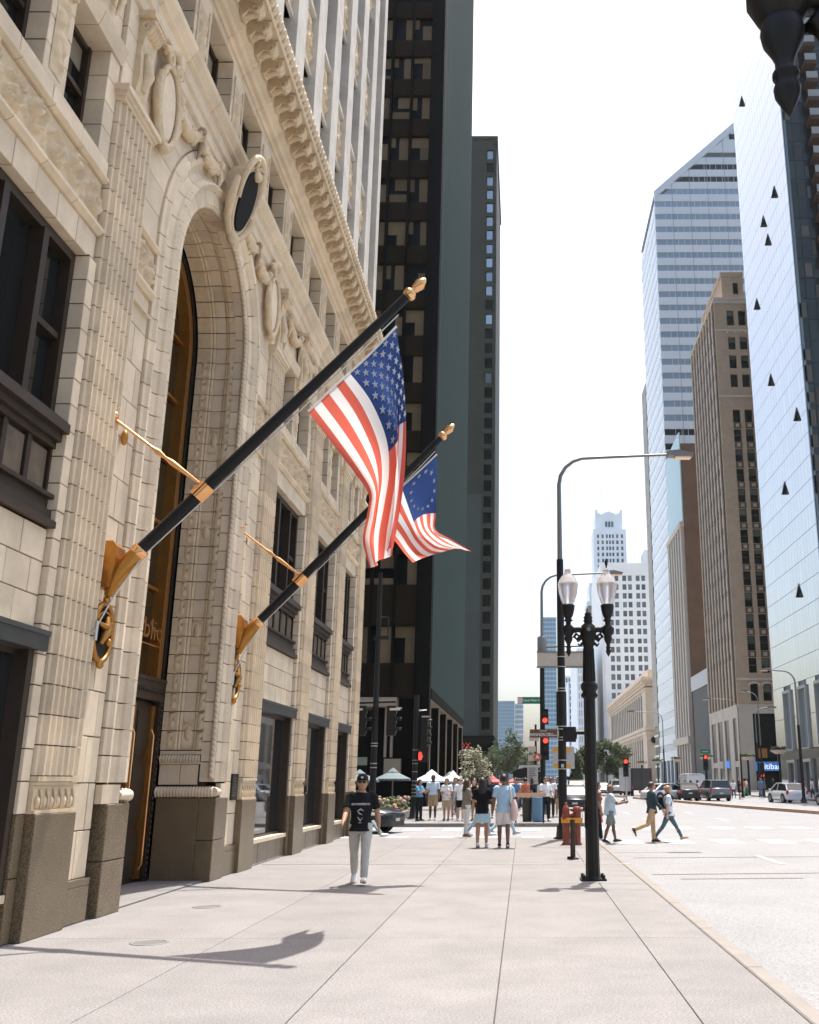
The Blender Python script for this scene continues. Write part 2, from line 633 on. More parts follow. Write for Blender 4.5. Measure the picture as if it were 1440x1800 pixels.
BAYS = [(7.95, 10.99), (20.02, 23.4), (24.4, 27.4), (28.4, 30.92)]
for bi, (y0, y1) in enumerate(BAYS):
    a, b = y0 + .2, y1 - .2
    for s0, s1 in ((y0, a), (b, y1)):                           # moulded side strips
        blocks(SB, 'granite_block', 'y', -5.40, 1, s0, s1, 0, 1.30, .65, .3, M_gran, .3)
        blocks(SB, 'jamb_block', 'y', -5.40, 1, s0, s1, 1.30, 3.02, CH, .3, M_stone, .3)
        blocks(SB, 'jamb_block', 'y', -5.40, 1, s0, s1, 3.02, 7.98, CH, .3, M_stone, .3)
        mort.box(-6.16, -5.42, s0 + .012, s1 - .012, 0, 8.0)
    # shopfront
    blocks(SB, 'granite_block', 'y', -5.45, 1, a, b, 0, .42, .42, .85, M_gran, .3)
    part(SB, 'window_sill', MB().box(-5.8, -5.41, a, b, .42, .50), M_stone)
    fr = MB()
    fr.box(-5.7, -5.56, a, a + .05, .50, 3.05)
    fr.box(-5.7, -5.44, b - .12, b, .50, 3.05)
    fr.box(-5.7, -5.56, a + .05, b - .12, .50, .55)
    fr.box(-5.7, -5.56, a + .05, b - .12, 2.99, 3.05)
    sw_ = part(SB, 'shop_window', fr, M_brz)
    part(sw_, 'pane', MB().box(-5.64, -5.62, a + .05, b - .12, .55, 2.99), M_glass)
    part(SB, 'shop_interior', MB().box(-6.7, -5.95, a, b, 0, 3.3), M_dark)
    l = MB().box(-5.8, -5.35, a - .05, b + .12, 3.05, 3.27)
    l.box(-5.8, -5.335, a - .05, b + .125, 3.22, 3.275)
    part(SB, 'metal_lintel', l, M_lint)
    # plain ashlar above the shopfront
    mort.box(-6.1, -5.505, a, b, 3.28, 4.44)
    blocks(SB, 'stone_block', 'y', -5.48, 1, a, b, 3.28, 4.44, .385, .52, M_stone, .1, .014)
    # bronze parapet with panels
    p = MB()
    p.box(-6.1, -5.60, a, b, 4.45, 5.62)
    for z0, z1, x in ((4.45, 4.53, -5.39), (4.53, 4.66, -5.46), (4.66, 4.80, -5.52), (4.80, 4.85, -5.45), (5.42, 5.50, -5.51), (5.50, 5.60, -5.45), (5.60, 5.72, -5.37), (5.72, 5.75, -5.40)):
        p.box(-6.1, x, a - .01, b + .01, z0, z1)
    npan = 5
    ww = (b - a) / npan
    for i in range(npan + 1):
        yy = a + i * ww
        p.box(-5.8, -5.54, max(a, yy - .045), min(b, yy + .045), 4.85, 5.42)
    par = part(SB, 'bronze_parapet', p, M_brz)
    for i in range(npan):
        piece(par, 'panel', boxmesh((.03, ww - .11, .50), M_brzp, .01), (-5.585, a + (i + .5) * ww, 5.135))
    # tall window
    x = -5.70
    fr = MB()
    for s0, s1 in ((a, a + .10), (b - .10, b)):
        fr.box(x - .1, x + .12, s0, s1, 5.75, 7.98)
    fr.box(x - .1, x + .12, a + .1, b - .1, 5.75, 5.85)
    fr.box(x - .1, x + .12, a + .1, b - .1, 7.86, 7.98)
    mull = [a + (b - a) * .36, a + (b - a) * .70]
    for yy in mull:
        fr.box(x - .1, x + .16, yy - .06, yy + .06, 5.85, 7.86)
    for s0, s1 in ((a + .1, mull[0] - .06), (mull[1] + .06, b - .1)):
        fr.box(x - .1, x + .09, s0, s1, 6.78, 6.86)
    wi = part(SB, 'tall_window', fr, M_brz)
    cuts = [a + .1, mull[0], mull[1], b - .1]
    for c0, c1 in zip(cuts, cuts[1:]):
        piece(wi, 'pane', boxmesh((.02, c1 - c0, 2.03), M_glassu), (x - .02, (c0 + c1) / 2, 6.855))
    part(SB, 'room_interior', MB().box(-6.7, -6.2, a, b, 5.7, 8.0), M_dark)
    # lintel, carved frieze, sill course
    blocks(SB, 'lintel_block', 'y', -5.45, 1, y0, y1, 7.985, 8.36, .375, .48, M_stone, .72, .012, False)
    mort.box(-6.16, -5.47, y0, y1, 8.0, 9.4)
    mort.box(-6.16, -5.49, y0, y1, 10.97, 12.1)
    ledge(8.36, [(-6.1, 0), (-5.42, 0), (-5.36, .05), (-5.36, .09), (-5.45, .12), (-6.1, .12)], y0, y1, .75)
    piece(SB, 'carved_panel', relief(y1 - y0 - .04, .62, .09, 3), (-5.46, (y0 + y1) / 2, 8.80))
    ledge(9.12, [(-6.1, 0), (-5.42, 0), (-5.37, .03), (-5.37, .06), (-5.40, .07), (-6.1, .07)], y0, y1, .75)
    blocks(SB, 'sill_block', 'y', -5.41, 1, y0, y1, 9.20, 9.44, .24, .8, M_stone, .6)
    # third floor: two windows with an ornamented stone pier between
    mid = (y0 + y1) / 2
    st = .30
    op = [(y0 + st, mid - .27), (mid + .27, y1 - st)]
    for s0, s1 in ((y0, y0 + st), (mid - .27, mid + .27), (y1 - st, y1)):
        blocks(SB, 'jamb_block', 'y', -5.43, 1, s0, s1, 9.45, 10.95, CH, .6, M_stone, .62)
    mort.box(-6.16, -5.45, mid - .26, mid + .26, 9.44, 10.95)
    piece(SB, 'carved_panel', relief(.30, 1.2, .04, 5), (-5.425, mid, 10.15))
    for c0, c1 in op:
        fr = MB()
        for s0, s1 in ((c0, c0 + .07), (c1 - .07, c1)):
            fr.box(-5.85, -5.68, s0, s1, 9.45, 10.95)
        for z0, z1 in ((9.45, 9.52), (10.17, 10.24), (10.88, 10.95)):
            fr.box(-5.85, -5.70, c0 + .07, c1 - .07, z0, z1)
        wi = part(SB, 'upper_window', fr, M_brz)
        part(wi, 'pane', MB().box(-5.80, -5.78, c0 + .07, c1 - .07, 9.52, 10.88), M_glassu)
        part(wi, 'blind', MB().box(-5.778, -5.77, c0 + .075, c1 - .075, rnd.uniform(10.3, 10.75), 10.88), M_blind)
    part(SB, 'room_interior', MB().box(-6.7, -6.5, y0, y1, 9.4, 11), M_dark)
    ledge(10.95, [(-6.1, 0), (-5.40, 0), (-5.36, .1), (-5.33, .22), (-5.45, .25), (-6.1, .25)], y0, y1, .8)
    blocks(SB, 'stone_block', 'y', -5.47, 1, y0, y1, 11.22, 12.14, .46, .85, M_stone, .3)

# --- the window-less mortar backing of walls is one hidden core
part(SB, 'mortar', mort, M_mortar, kind='stuff')

# --- entrance bay: plain strips, stepped archivolt, deep coffered reveal
YC, RA, ZS = 15.5, 1.9, 9.5
def apos(x, r, s):
    """s<0: left jamb height offset; 0..1 round the arch; >1 right jamb"""
    if s[0] == 'l':
        return (x, YC - RA - r, s[1])
    if s[0] == 'r':
        return (x, YC + RA + r, s[1])
    a = pi * (1 - s[1])
    return (x, YC + (RA + r) * cos(a), ZS + (RA + r) * sin(a))


def sweep(mb, prof, ss, smooth=False):
    n = len(prof)
    vs = [apos(x, r, s) for s in ss for x, r in prof]
    fs = [(i * n + j, i * n + (j + 1) % n, (i + 1) * n + (j + 1) % n, (i + 1) * n + j) for i in range(len(ss) - 1) for j in range(n)]
    fs += [tuple(range(n)), tuple(range((len(ss) - 1) * n, len(ss) * n))]
    return mb.add(vs, fs, 0, smooth)


def ring(name, prof, m, z0, nvous, bulge=None, jn=None):
    """separate stones up both jambs and round the arch"""
    nz = jn or round((ZS - z0) / CH)
    h = (ZS - z0) / nz
    for side in 'lr':
        for i in range(nz):
            mb = MB()
            sweep(mb, prof, [(side, z0 + i * h + .008), (side, z0 + (i + 1) * h - .008)])
            part(SB, name, mb, m)
    e = .008 / (pi * RA)
    for i in range(nvous):
        a, b = i / nvous + e, (i + 1) / nvous - e
        part(SB, name, sweep(MB(), prof, [('a', a + (b - a) * k / 4) for k in range(5)]), m)


ring('archivolt_block', [(-5.62, .0), (-5.40, .0), (-5.36, .015), (-5.36, .24), (-5.33, .26), (-5.27, .33), (-5.33, .40), (-5.37, .42), (-5.42, .52), (-5.40, .62), (-5.34, .66), (-5.33, .74), (-5.37, .78), (-5.38, .86), (-5.62, .86)], M_stone, 1.62, 13)
ring('reveal_block', [(-5.625, .0), (-5.625, .12), (-5.80, .12), (-5.80, .035), (-5.77, .02), (-5.75, .035), (-5.73, .0)], M_carve, 2.16, 20)
ring('coffer_block', [(-5.806, .05), (-5.806, .14), (-6.0, .14), (-6.0, .05)], M_stone, 2.16, 20)
ring('inner_reveal_block', [(-6.006, .035), (-6.006, .14), (-6.35, .14), (-6.35, .0), (-6.09, .0), (-6.07, .03), (-6.045, .015)], M_carve, 2.16, 20)
back = MB()
for p in ([(-5.64, .015), (-5.64, .5), (-6.36, .5), (-6.36, .15), (-5.82, .15)],):
    sweep(back, p, [('l', 0.02), ('l', ZS)])
    sweep(back, p, [('a', k / 40) for k in range(41)])
    sweep(back, p, [('r', 0.02), ('r', ZS)])
part(SB, 'mortar', back, M_mortar, kind='stuff')

# rope and leaf rolls beside the opening: ridged rods, a length per course
def roll_mesh(nm, h, r, twist, lobes, amp):
    return MB().grid(lambda u, v: ((r + amp * cos(lobes * (2 * pi * u) + twist * v * h)) * cos(2 * pi * u), (r + amp * cos(lobes * 2 * pi * u + twist * v * h)) * sin(2 * pi * u), (v - .5) * h), 14, 30).mesh(nm, M_stone, None, False)


rope = roll_mesh('rope_moulding', .372, .045, 70, 2, .007)
leaf = roll_mesh('leaf_moulding', .372, .052, 70, 1, .008)
for sg in (-1, 1):
    for i in range(21):
        z = 1.69 + i * .372 + .186
        piece(SB, 'rope_moulding', rope, (-5.42, YC + sg * (RA + .0), z))
        piece(SB, 'leaf_moulding', leaf, (-5.345, YC + sg * (RA + .33), z))
for i in range(16):
    a = pi * (i + .5) / 16
    for nm, me, rr, x in (('rope_moulding', rope, RA, -5.42), ('leaf_moulding', leaf, RA + .33, -5.345)):
        o = piece(SB, nm, me, (x, YC + rr * cos(a), ZS + rr * sin(a)), (a, 0, 0))
        o.scale = (1, 1, pi * rr / 16 / .372)

# reveal feet: granite, rope base, plain stones
for sg in (-1, 1):
    y = YC + sg * RA
    def rect(ya, yb, x0, x1, z0, z1):
        return (x0, x1, min(ya, yb), max(ya, yb), z0, z1)
    pieces(SB, 'granite_block', [rect(y, y + sg * .70, -5.60, -5.30, 0, .66), rect(y, y + sg * .70, -5.60, -5.30, .668, 1.36),
                                 rect(y, y + sg * .4, -6.34, -5.605, 0, 1.36)], M_gran, .01)
    pieces(SB, 'stone_block', [rect(y + sg * .03, y + sg * .2, -5.97, -5.64, 1.58, 1.92), rect(y + sg * .03, y + sg * .2, -6.34, -5.98, 1.58, 1.92)], M_stone, .005)
    mb = MB()
    rr = [(-5.36 - .98 * k / 60, y - sg * .0, 1.46) for k in range(61)]
    mb.tube(rr, [.085 + .014 * sin(k * 1.9) for k in range(61)], 10)
    mb.tube([(-5.35, y + sg * k * .3 / 16, 1.46) for k in range(-2, 17)], [.08 - .0015 * k + .006 * sin(k * 1.9) for k in range(19)], 10)
    mb.box(-5.42, -5.33, min(y + sg * .3, y + sg * .86), max(y + sg * .3, y + sg * .86), 1.365, 1.60)
    part(SB, 'base_roll', mb, M_stone)
    mb = MB()
    mb.tube([(-5.64 - .70 * k / 50, y + sg * .02, 2.02) for k in range(51)], [.065 + .014 * sin(k * 1.7) for k in range(51)], 8)
    mb.box(-6.34, -5.62, min(y, y + sg * .2), max(y, y + sg * .2), 1.925, 1.965)
    mb.box(-6.34, -5.62, min(y, y + sg * .2), max(y, y + sg * .2), 2.09, 2.15)
    part(SB, 'rope_course', mb, M_stone)
    # leaf border and shields in the coffers
    for k in range(22):
        z = 2.33 + k * .335
        for x in (-5.68, -6.2):
            piece(SB, 'leaf_border', relief(.09, .32, .02, 9), (x, y, z), (0, 0, -sg * pi / 2))
    for z in (2.45, 4.25, 6.1, 7.9):
        mb = MB()
        mb.ball((-5.903, y + sg * .05, z), (.065, .035, .13), 10, 7)
        mb.box(-5.985, -5.82, min(y + sg * .02, y + sg * .06), max(y + sg * .02, y + sg * .06), z + .20, z + .24)
        mb.box(-5.985, -5.82, min(y + sg * .02, y + sg * .06), max(y + sg * .02, y + sg * .06), z - .26, z - .22)
        mb.tube([(-5.97, y + sg * .045, z + .16), (-5.9, y + sg * .03, z + .2), (-5.83, y + sg * .045, z + .16)], .018, 6)
        part(SB, 'shield_ornament', mb, M_carve)

# plain strips of wall each side, and spandrels cut by the arch
def spandrel(sg):
    n = round((12.14 - 9.25) / .48)
    h = (12.14 - 9.25) / n
    edge = YC + sg * (19.03 - YC)
    for i in range(n):
        z0, z1 = 9.25 + i * h + .006, 9.25 + (i + 1) * h - .006
        ro = RA + .872

        def yin(z):
            d = ro * ro - (z - ZS) ** 2
            return sqrt(d) if d > 0 else 0.
        lim = 3.53
        cutw = [lim]
        while cutw[-1] - .95 > yin(z0) + .25:
            cutw.append(cutw[-1] - .95 if i % 2 == 0 or len(cutw) > 1 else cutw[-1] - .5)
        for a, b in zip(cutw, cutw[1:] + [None]):
            if b is not None:
                pl = [(a - .006, z0), (a - .006, z1), (b + .006, z1), (b + .006, z0)]
                if b < yin(z1) or b < yin(z0):
                    b = None
            if b is None:
                pl = [(a - .006, z0), (a - .006, z1)] + [(max(.012, yin(z1 + (z0 - z1) * k / 6)), z1 + (z0 - z1) * k / 6) for k in range(7)]
            xx = -5.42 + rnd.uniform(-.003, .003)
            part(SB, 'stone_block', MB().prism([(YC + sg * p, q) for p, q in pl], 'x', xx - .2, xx), M_stone)
            if b is None:
                break


bk = MB()
for sg in (-1, 1):
    spandrel(sg)
    ya, yb = sorted((YC + sg * 3.53, YC + sg * (RA + .872)))
    bk.box(-6.3, -5.45, ya, yb, .0, 12.1)
    blocks(SB, 'granite_block', 'y', -5.36, 1, ya, yb, 0, .42, .42, .8, M_gran, .25)
    part(SB, 'window_sill', MB().box(-5.6, -5.36, ya, yb, .42, .50), M_gran)
    blocks(SB, 'stone_block', 'y', -5.42, 1, ya, yb, .50, 8.36, .56, .45, M_stone, .2)
    ledge(8.36, [(-6.1, 0), (-5.38, 0), (-5.32, .05), (-5.32, .09), (-5.41, .12), (-6.1, .12)], ya, yb, .8)
    piece(SB, 'carved_panel', relief(yb - ya - .02, .60, .08, 4), (-5.42, (ya + yb) / 2, 8.80))
    ledge(9.12, [(-6.1, 0), (-5.38, 0), (-5.33, .03), (-5.33, .06), (-5.36, .07), (-6.1, .07)], ya, yb, .8)
    mb = MB()
    mb.box(-5.40, -5.36, ya + .02, yb - .02, 8.06, 8.09)
    part(SB, 'panel_bead', mb, M_stone)
bk.box(-6.7, -5.62, YC - 3.5, YC + 3.5, ZS + RA + .5, 12.1)
sweep(bk, [(-5.63, .3), (-5.63, .9), (-6.4, .9), (-6.4, .3)], [('a', k / 40) for k in range(41)])
part(SB, 'mortar', bk, M_mortar, kind='stuff')

# --- inside the arch: bronze frame, dark glass, letters, door
gl = MB()
pl = [(YC - RA, 0), (YC + RA, 0)] + [(YC + RA * cos(pi * k / 30), ZS + RA * sin(pi * k / 30)) for k in range(31)]
gl.prism(pl, 'x', -6.62, -6.60)
ent = part(SB, 'entrance_window', gl, M_glassu)
def band(r0, r1, x0, x1, z0=3.1):
    mb = MB()
    p = [(x0, r0), (x0, r1), (x1, r1), (x1, r0)]
    sweep(mb, p, [('l', z0), ('l', ZS)])
    sweep(mb, p, [('a', k / 40) for k in range(41)])
    sweep(mb, p, [('r', z0), ('r', ZS)])
    return mb
part(ent, 'gilded_frame', band(-.34, -.14, -6.6, -6.40), M_gold)
part(ent, 'outer_frame', band(-.13, -.001, -6.6, -6.38), M_black)
mb = MB()
for z in (4.9, 6.1, 7.3, 8.5, 9.7):
    mb.box(-6.6, -6.53, YC - 1.56, YC + 1.56, z, z + .06)
for y in (YC - .75, YC + .75):
    mb.box(-6.6, -6.54, y - .03, y + .03, 3.3, 11.0)
part(ent, 'glazing_bar', mb, M_gold)
text(ent, 'lettering', 'Old Republic', .50, (-6.44, YC + .02, 4.16), (pi / 2, 0, pi / 2), M_goldl, ext=.015, sx=1.25)
text(ent, 'lettering', 'BUILDING', .34, (-6.44, YC - .35, 3.66), (pi / 2, 0, pi / 2), M_goldl, ext=.015, sx=1.2)
part(ent, 'letter_rail', MB().box(-6.47, -6.43, YC - 1.7, YC + 1.66, 3.90, 3.925), M_goldl)
mb = MB()
mb.box(-6.6, -6.36, YC - RA, YC + RA, 2.98, 3.32)
for i in range(40):
    mb.ball((-6.35, YC - 1.85 + i * .095, 3.15), (.02, .03, .05), 6, 5)
mb.box(-6.6, -6.33, YC - RA, YC + RA, 3.30, 3.36)
part(ent, 'door_head', mb, M_brz)
for sg in (-1, 1):
    mb = MB()
    y = YC + sg * RA
    mb.box(-6.6, -6.37, min(y, y - sg * .16), max(y, y - sg * .16), 0, 2.98)
    for i in range(30):
        mb.ball((-6.36, y - sg * .08, .1 + i * .097), (.02, .045, .04), 6, 5)
    part(ent, 'door_jamb', mb, M_brz)
for i in range(4):
    y0 = YC - 1.72 + i * .86
    d = MB()
    d.box(-6.56, -6.50, y0 + .01, y0 + .85, .02, 2.96)
    for z0, z1 in ((.15, .85), (1.0, 1.95), (2.1, 2.85)):
        d.box(-6.50, -6.47, y0 + .12, y0 + .74, z0, z1)
        d.box(-6.47, -6.455, y0 + .18, y0 + .68, z0 + .06, z1 - .06)
    do = part(ent, 'door', d, M_brz)
    part(do, 'gilded_stile', MB().box(-6.50, -6.42, y0 + .70, y0 + .84, .08, 2.9), M_gold)
    part(do, 'pull_bar', MB().tube([(-6.43, y0 + .76, .2), (-6.38, y0 + .76, .3), (-6.38, y0 + .76, 2.4), (-6.43, y0 + .76, 2.5)], .018, 6), M_goldl)
part(SB, 'entrance_floor', MB().box(-6.7, -5.45, YC - RA, YC + RA, -.02, .012), M_walk)

# --- cartouches, garlands, the dark oval crest
def cartouche(y, z, x=-5.36, w=.30, h=.60):
    mb = MB()
    mb.prism([(y + w * cos(2 * pi * k / 24), z + h * sin(2 * pi * k / 24)) for k in range(24)], 'x', x - .1, x + .06)
    ringp = [(x + .09, y + (w + .05) * cos(2 * pi * k / 28), z + (h + .05) * sin(2 * pi * k / 28)) for k in range(29)]
    mb.tube(ringp, .045, 8, cap=False)
    for sg in (-1, 1):                                 # volutes above
        sp = [(x + .10 + .03 * k / 26, y + sg * (.17 + (.13 - .004 * k) * cos(k * .42)), z + h + .10 + (.13 - .004 * k) * sin(k * .42)) for k in range(26)]
        mb.tube(sp, [.05 - .001 * k for k in range(26)], 7)
        mb.tube([(x + .06, y + sg * .33, z + .35), (x + .08, y + sg * .42, z - .1), (x + .06, y + sg * .24, z - .55), (x + .1, y + sg * .06, z - h - .12)], [.05, .07, .05, .04], 7)
    mb.tube([(x + .05, y - .3, z + h + .22), (x + .12, y, z + h + .36), (x + .05, y + .3, z + h + .22)], [.04, .09, .04], 8)
    mb.ball((x + .08, y, z - h - .12), (.08, .1, .09))
    c = part(SB, 'cartouche', mb, M_carve)
    part(c, 'oval_plaque', MB().prism([(y + w * .86 * cos(2 * pi * k / 24), z + h * .9 * sin(2 * pi * k / 24)) for k in range(24)], 'x', x + .06, x + .085), M_stone)


def garland(y0, z0, y1, z1, sag, x=-5.36, r=.085):
    mb = MB()
    n = 13
    rr = random.Random(int(y0 * 10))
    for k in range(n + 1):
        t = k / n
        y, z = y0 + (y1 - y0) * t, z0 + (z1 - z0) * t - sag * 4 * t * (1 - t)
        q = r * (.7 + .7 * sin(pi * t))
        mb.ball((x + .03, y, z), (q * .9, q * 1.1, q), 7, 5)
        for _ in range(3):
            mb.ball((x + .06, y + rr.uniform(-q, q), z + rr.uniform(-q, q)), q * .5, 6, 4)
    for yy, zz in ((y0, z0), (y1, z1)):
        mb.tube([(x + .03, yy, zz + .06), (x + .07, yy + .03, zz - .2), (x + .03, yy - .03, zz - .5)], [.05, .06, .015], 6)
        mb.ball((x + .07, yy, zz + .05), .08, 7, 5)
    part(SB, 'garland', mb, M_carve)


cartouche(12.30, 11.35)
cartouche(18.62, 11.35)
garland(12.75, 11.75, 13.75, 11.95, .25)
garland(13.75, 11.95, 14.75, 12.0, .22)
garland(16.3, 12.0, 17.3, 11.95, .22)
garland(17.3, 11.95, 18.2, 11.8, .25)
for y0, y1 in BAYS:
    m_ = (y0 + y1) / 2
    garland(y0 + .35, 11.95, m_ - .25, 11.9, .28, -5.42)
    garland(m_ + .25, 11.9, y1 - .35, 11.95, .28, -5.42)
for yc in PIERS + [(a + b) / 2 for a, b in BAYS]:               # scroll consoles over the piers
    mb = MB()
    x = -5.38
    sp = [(x + .08 + (.12 - .003 * k) * cos(k * .45), yc, 11.92 + (.13 - .003 * k) * sin(k * .45)) for k in range(30)]
    for dy in (-.14, -.07, 0, .07, .14):
        mb.tube([(p[0], p[1] + dy, p[2]) for p in sp], .045, 6)
    mb.prism([(x - .05, 10.72), (x + .02, 10.72), (x + .08, 11.1), (x + .05, 11.5), (x + .10, 11.85), (x - .05, 12.05)], 'y', yc - .17, yc + .17)
    mb.tube([(x + .05, yc, 10.95), (x + .12, yc, 11.2), (x + .07, yc, 11.55)], [.05, .09, .05], 8)
    mb.box(x - .1, x + .22, yc - .24, yc + .24, 12.04, 12.13)
    part(SB, 'scroll_console', mb, M_carve)

# the crest: leaning oval plaque under a hood
tilt = atan2(.28, 1.1)
def lean(p):
    x, y, z = p
    return (-5.26 + x * cos(tilt) + z * sin(tilt), YC + .05 + y, 11.32 + z * cos(tilt) - x * sin(tilt))
mb = MB()
mb.tube([lean((.02, .37 * cos(2 * pi * k / 28), .60 + .67 * sin(2 * pi * k / 28))) for k in range(29)], .05, 8, cap=False)
mb.tube([lean((.07, .42 * cos(pi * k / 12), .78 + .68 * sin(pi * k / 12))) for k in range(-2, 15)], [.055 + .015 * sin(pi * k / 12) for k in range(-2, 15)], 8)
for sg in (-1, 1):
    mb.tube([lean((.08 + .05 * cos(k * .5), sg * (.13 + (.09 - .003 * k) * cos(k * .5)), 1.29 + (.09 - .003 * k) * sin(k * .5))) for k in range(20)], .035, 6)
    mb.tube([lean((.0, sg * .5, .75)), lean((.03, sg * .56, .35)), lean((.0, sg * .36, .0)), lean((.02, sg * .12, -.18))], [.06, .09, .07, .06], 8)
mb.ball(lean((.06, 0, -.2)), (.1, .17, .14))
mb.ball(lean((.1, 0, 1.12)), (.09, .12, .1))
ov = [lean((.04, .31 * cos(2 * pi * k / 32), .60 + .66 * sin(2 * pi * k / 32))) for k in range(32)] + [lean((-.40, .26 * cos(2 * pi * k / 32), .60 + .64 * sin(2 * pi * k / 32))) for k in range(32)]
mb.add(ov, [tuple(range(32)), tuple(range(32, 64))] + [(k, (k + 1) % 32, 32 + (k + 1) % 32, 32 + k) for k in range(32)])
cr = part(SB, 'crest', mb, M_carve)
me = MB()
vs = [lean((.09, .31 * cos(2 * pi * k / 32), .58 + .60 * sin(2 * pi * k / 32))) for k in range(32)] + [lean((.0, .31 * cos(2 * pi * k / 32), .58 + .60 * sin(2 * pi * k / 32))) for k in range(32)]
me.add(vs, [tuple(range(32)), tuple(range(32, 64))] + [(k, (k + 1) % 32, 32 + (k + 1) % 32, 32 + k) for k in range(32)])
part(cr, 'dark_oval', me, mat('crest_enamel', (.012, .011, .010), .7, spec=.2))

# --- belt course under the fourth-floor windows
YA, YB = 6.9, 31.93
ledge(12.14, [(-6.2, 0), (-5.42, 0), (-5.36, .04), (-5.36, .24), (-5.31, .27), (-5.31, .46), (-5.24, .50), (-5.24, .55), (-5.15, .64), (-5.13, .72), (-5.45, .76), (-6.2, .76)], YA, YB, 1.2, 'belt_block')
# --- fourth floor: windows on a 2.05 m rhythm, ornamented piers
y = 15.7 - 2.05 * 4
up = []
while y < 31.5:
    up.append(y)
    y += 2.05
m4 = MB()
for y in up:
    a, b = y - .38, min(y + .38, 31.93)
    blocks(SB, 'jamb_block', 'y', -5.43, 1, a, b, 12.91, 14.72, .40, .8, M_stone, .62)
    m4.box(-6.1, -5.46, a + .01, b - .01, 12.9, 14.9)
    piece(SB, 'carved_panel', relief(.34, 1.3, .05, 7), (-5.428, (a + b) / 2, 13.75))
    for e in (-.25, .25):
        part(SB, 'pier_bead', MB().box(-5.43, -5.405, y + e - .02, y + e + .02, 13.0, 14.5), M_stone)
part(SB, 'mortar', m4, M_mortar, kind='stuff')
blocks(SB, 'lintel_block', 'y', -5.45, 1, YA, YB, 14.73, 14.90, .17, 1.02, M_stone, .6, .012, False)
for y in up[:-1]:
    a, b = y + .38, y + 2.05 - .38
    fr = MB()
    for s0, s1 in ((a, a + .07), (b - .07, b)):
        fr.box(-5.9, -5.72, s0, s1, 12.9, 14.73)
    for z0, z1 in ((12.9, 12.98), (13.76, 13.83), (14.65, 14.73)):
        fr.box(-5.9, -5.74, a + .07, b - .07, z0, z1)
    wi = part(SB, 'upper_window', fr, M_brz)
    part(wi, 'pane', MB().box(-5.84, -5.82, a + .07, b - .07, 12.98, 14.65), M_glassu)
    part(wi, 'blind', MB().box(-5.818, -5.81, a + .075, b - .075, rnd.uniform(13.85, 14.4), 14.65), M_blind)
part(SB, 'room_interior', MB().box(-6.7, -6.4, YA, YB, 12.9, 14.7), M_dark)
# --- cornice: bed mould, scrolled brackets, corona
ledge(14.90, [(-6.3, 0), (-5.42, 0), (-5.38, .05), (-5.30, .06), (-5.26, .11), (-5.26, .17), (-5.18, .20), (-5.16, .24), (-5.16, .54), (-6.3, .54)], YA, YB, 1.02, 'bed_mould_block')
brk = MB()
brk.prism([(0, .0), (.06, -.02), (.12, .03), (.17, .10), (.24, .09), (.31, .05), (.37, .08), (.42, .16), (.42, .30), (0, .30)], 'y', -.11, .11)
for dy in (-.12, .12):
    brk.tube([(.30 + .055 * cos(k * .5), dy, .12 + .055 * sin(k * .5)) for k in range(14)], .018, 5)
brk.tube([(.02, 0, .03), (.14, 0, .04), (.25, 0, .08), (.36, 0, .06)], [.05, .07, .06, .04], 7)
brk.box(0, .45, -.13, .13, .27, .30)
brk = brk.mesh('bracket', M_carve)
y = YA + .2
while y < YB:
    piece(SB, 'bracket', brk, (-5.16, y, 15.12))
    y += .505
cor = [(-6.3, 0), (-5.12, 0), (-4.70, .0), (-4.70, -.03), (-4.67, -.03), (-4.67, .10), (-4.64, .12), (-4.62, .20), (-4.60, .28), (-4.60, .32), (-6.3, .36)]
ledge(15.43, cor, YA, YB + .05, .76, 'corona_block')
mb = MB()
nn = int((YB - YA) / .2)
for i in range(nn):
    mb.tube([(-4.645, YA + i * .2, 15.50), (-4.61, YA + i * .2 + .05, 15.60), (-4.60, YA + i * .2 + .1, 15.70)], [.03, .05, .03], 5)
part(SB, 'leaf_cresting', mb, M_carve, kind='stuff')

# --- the shaft above: close-set piers, spandrels with relief
Zt = 46.0
M_shaft = mat('terracotta_pale', (.60, .56, .49), .7, var=.14, scale=1.3, speck=.08, stain=.12, bump=.2)
for y in up:
    if y < 15:
        continue
    a, b = y - .42, min(y + .42, 31.93)
    shaft = MB()
    z = 15.8
    while z < Zt:
        shaft.box(-6.2, -5.42, a, b, z, min(z + 1.15, Zt) - .008)
        z += 1.15
    part(SB, 'shaft_pier', shaft, M_shaft)
mb = MB().box(-6.25, -5.36, 31.35, 31.95, 15.8, Zt)
mb.box(-7.5, -6.25, 31.80, 31.95, 0, Zt)
mb.box(-6.25, -5.47, 31.925, 31.945, 0, 15.8)
part(SB, 'corner_pier', mb, M_shaft)
for y in up[:-1]:
    if y < 14:
        continue
    a, b = y + .42, y + 2.05 - .42
    for k in range(7):
        sp = MB()
        z0 = 15.8 + k * 4.65 - (1 if k else 0)
        z1 = z0 + (1.95 if k else .95)
        sp.box(-6.2, -5.62, a, b, z0, z1)
        sp.box(-6.2, -5.50, a, b, z1 - .12, z1)
        sp.box(-6.2, -5.54, a, b, z0, z0 + .12)
        part(SB, 'spandrel', sp, M_shaft)
        if z1 < 36:
            piece(SB, 'carved_panel', relief(1.2, 1.5, .07, 2), (-5.60, (a + b) / 2, z1 - .95 if k else z1 - .4))
        w0, w1 = z1, z0 + (4.65 if k else 3.65)
        part(SB, 'upper_window', MB().box(-6.16, -6.10, a, b, w0, w1), M_glassu)
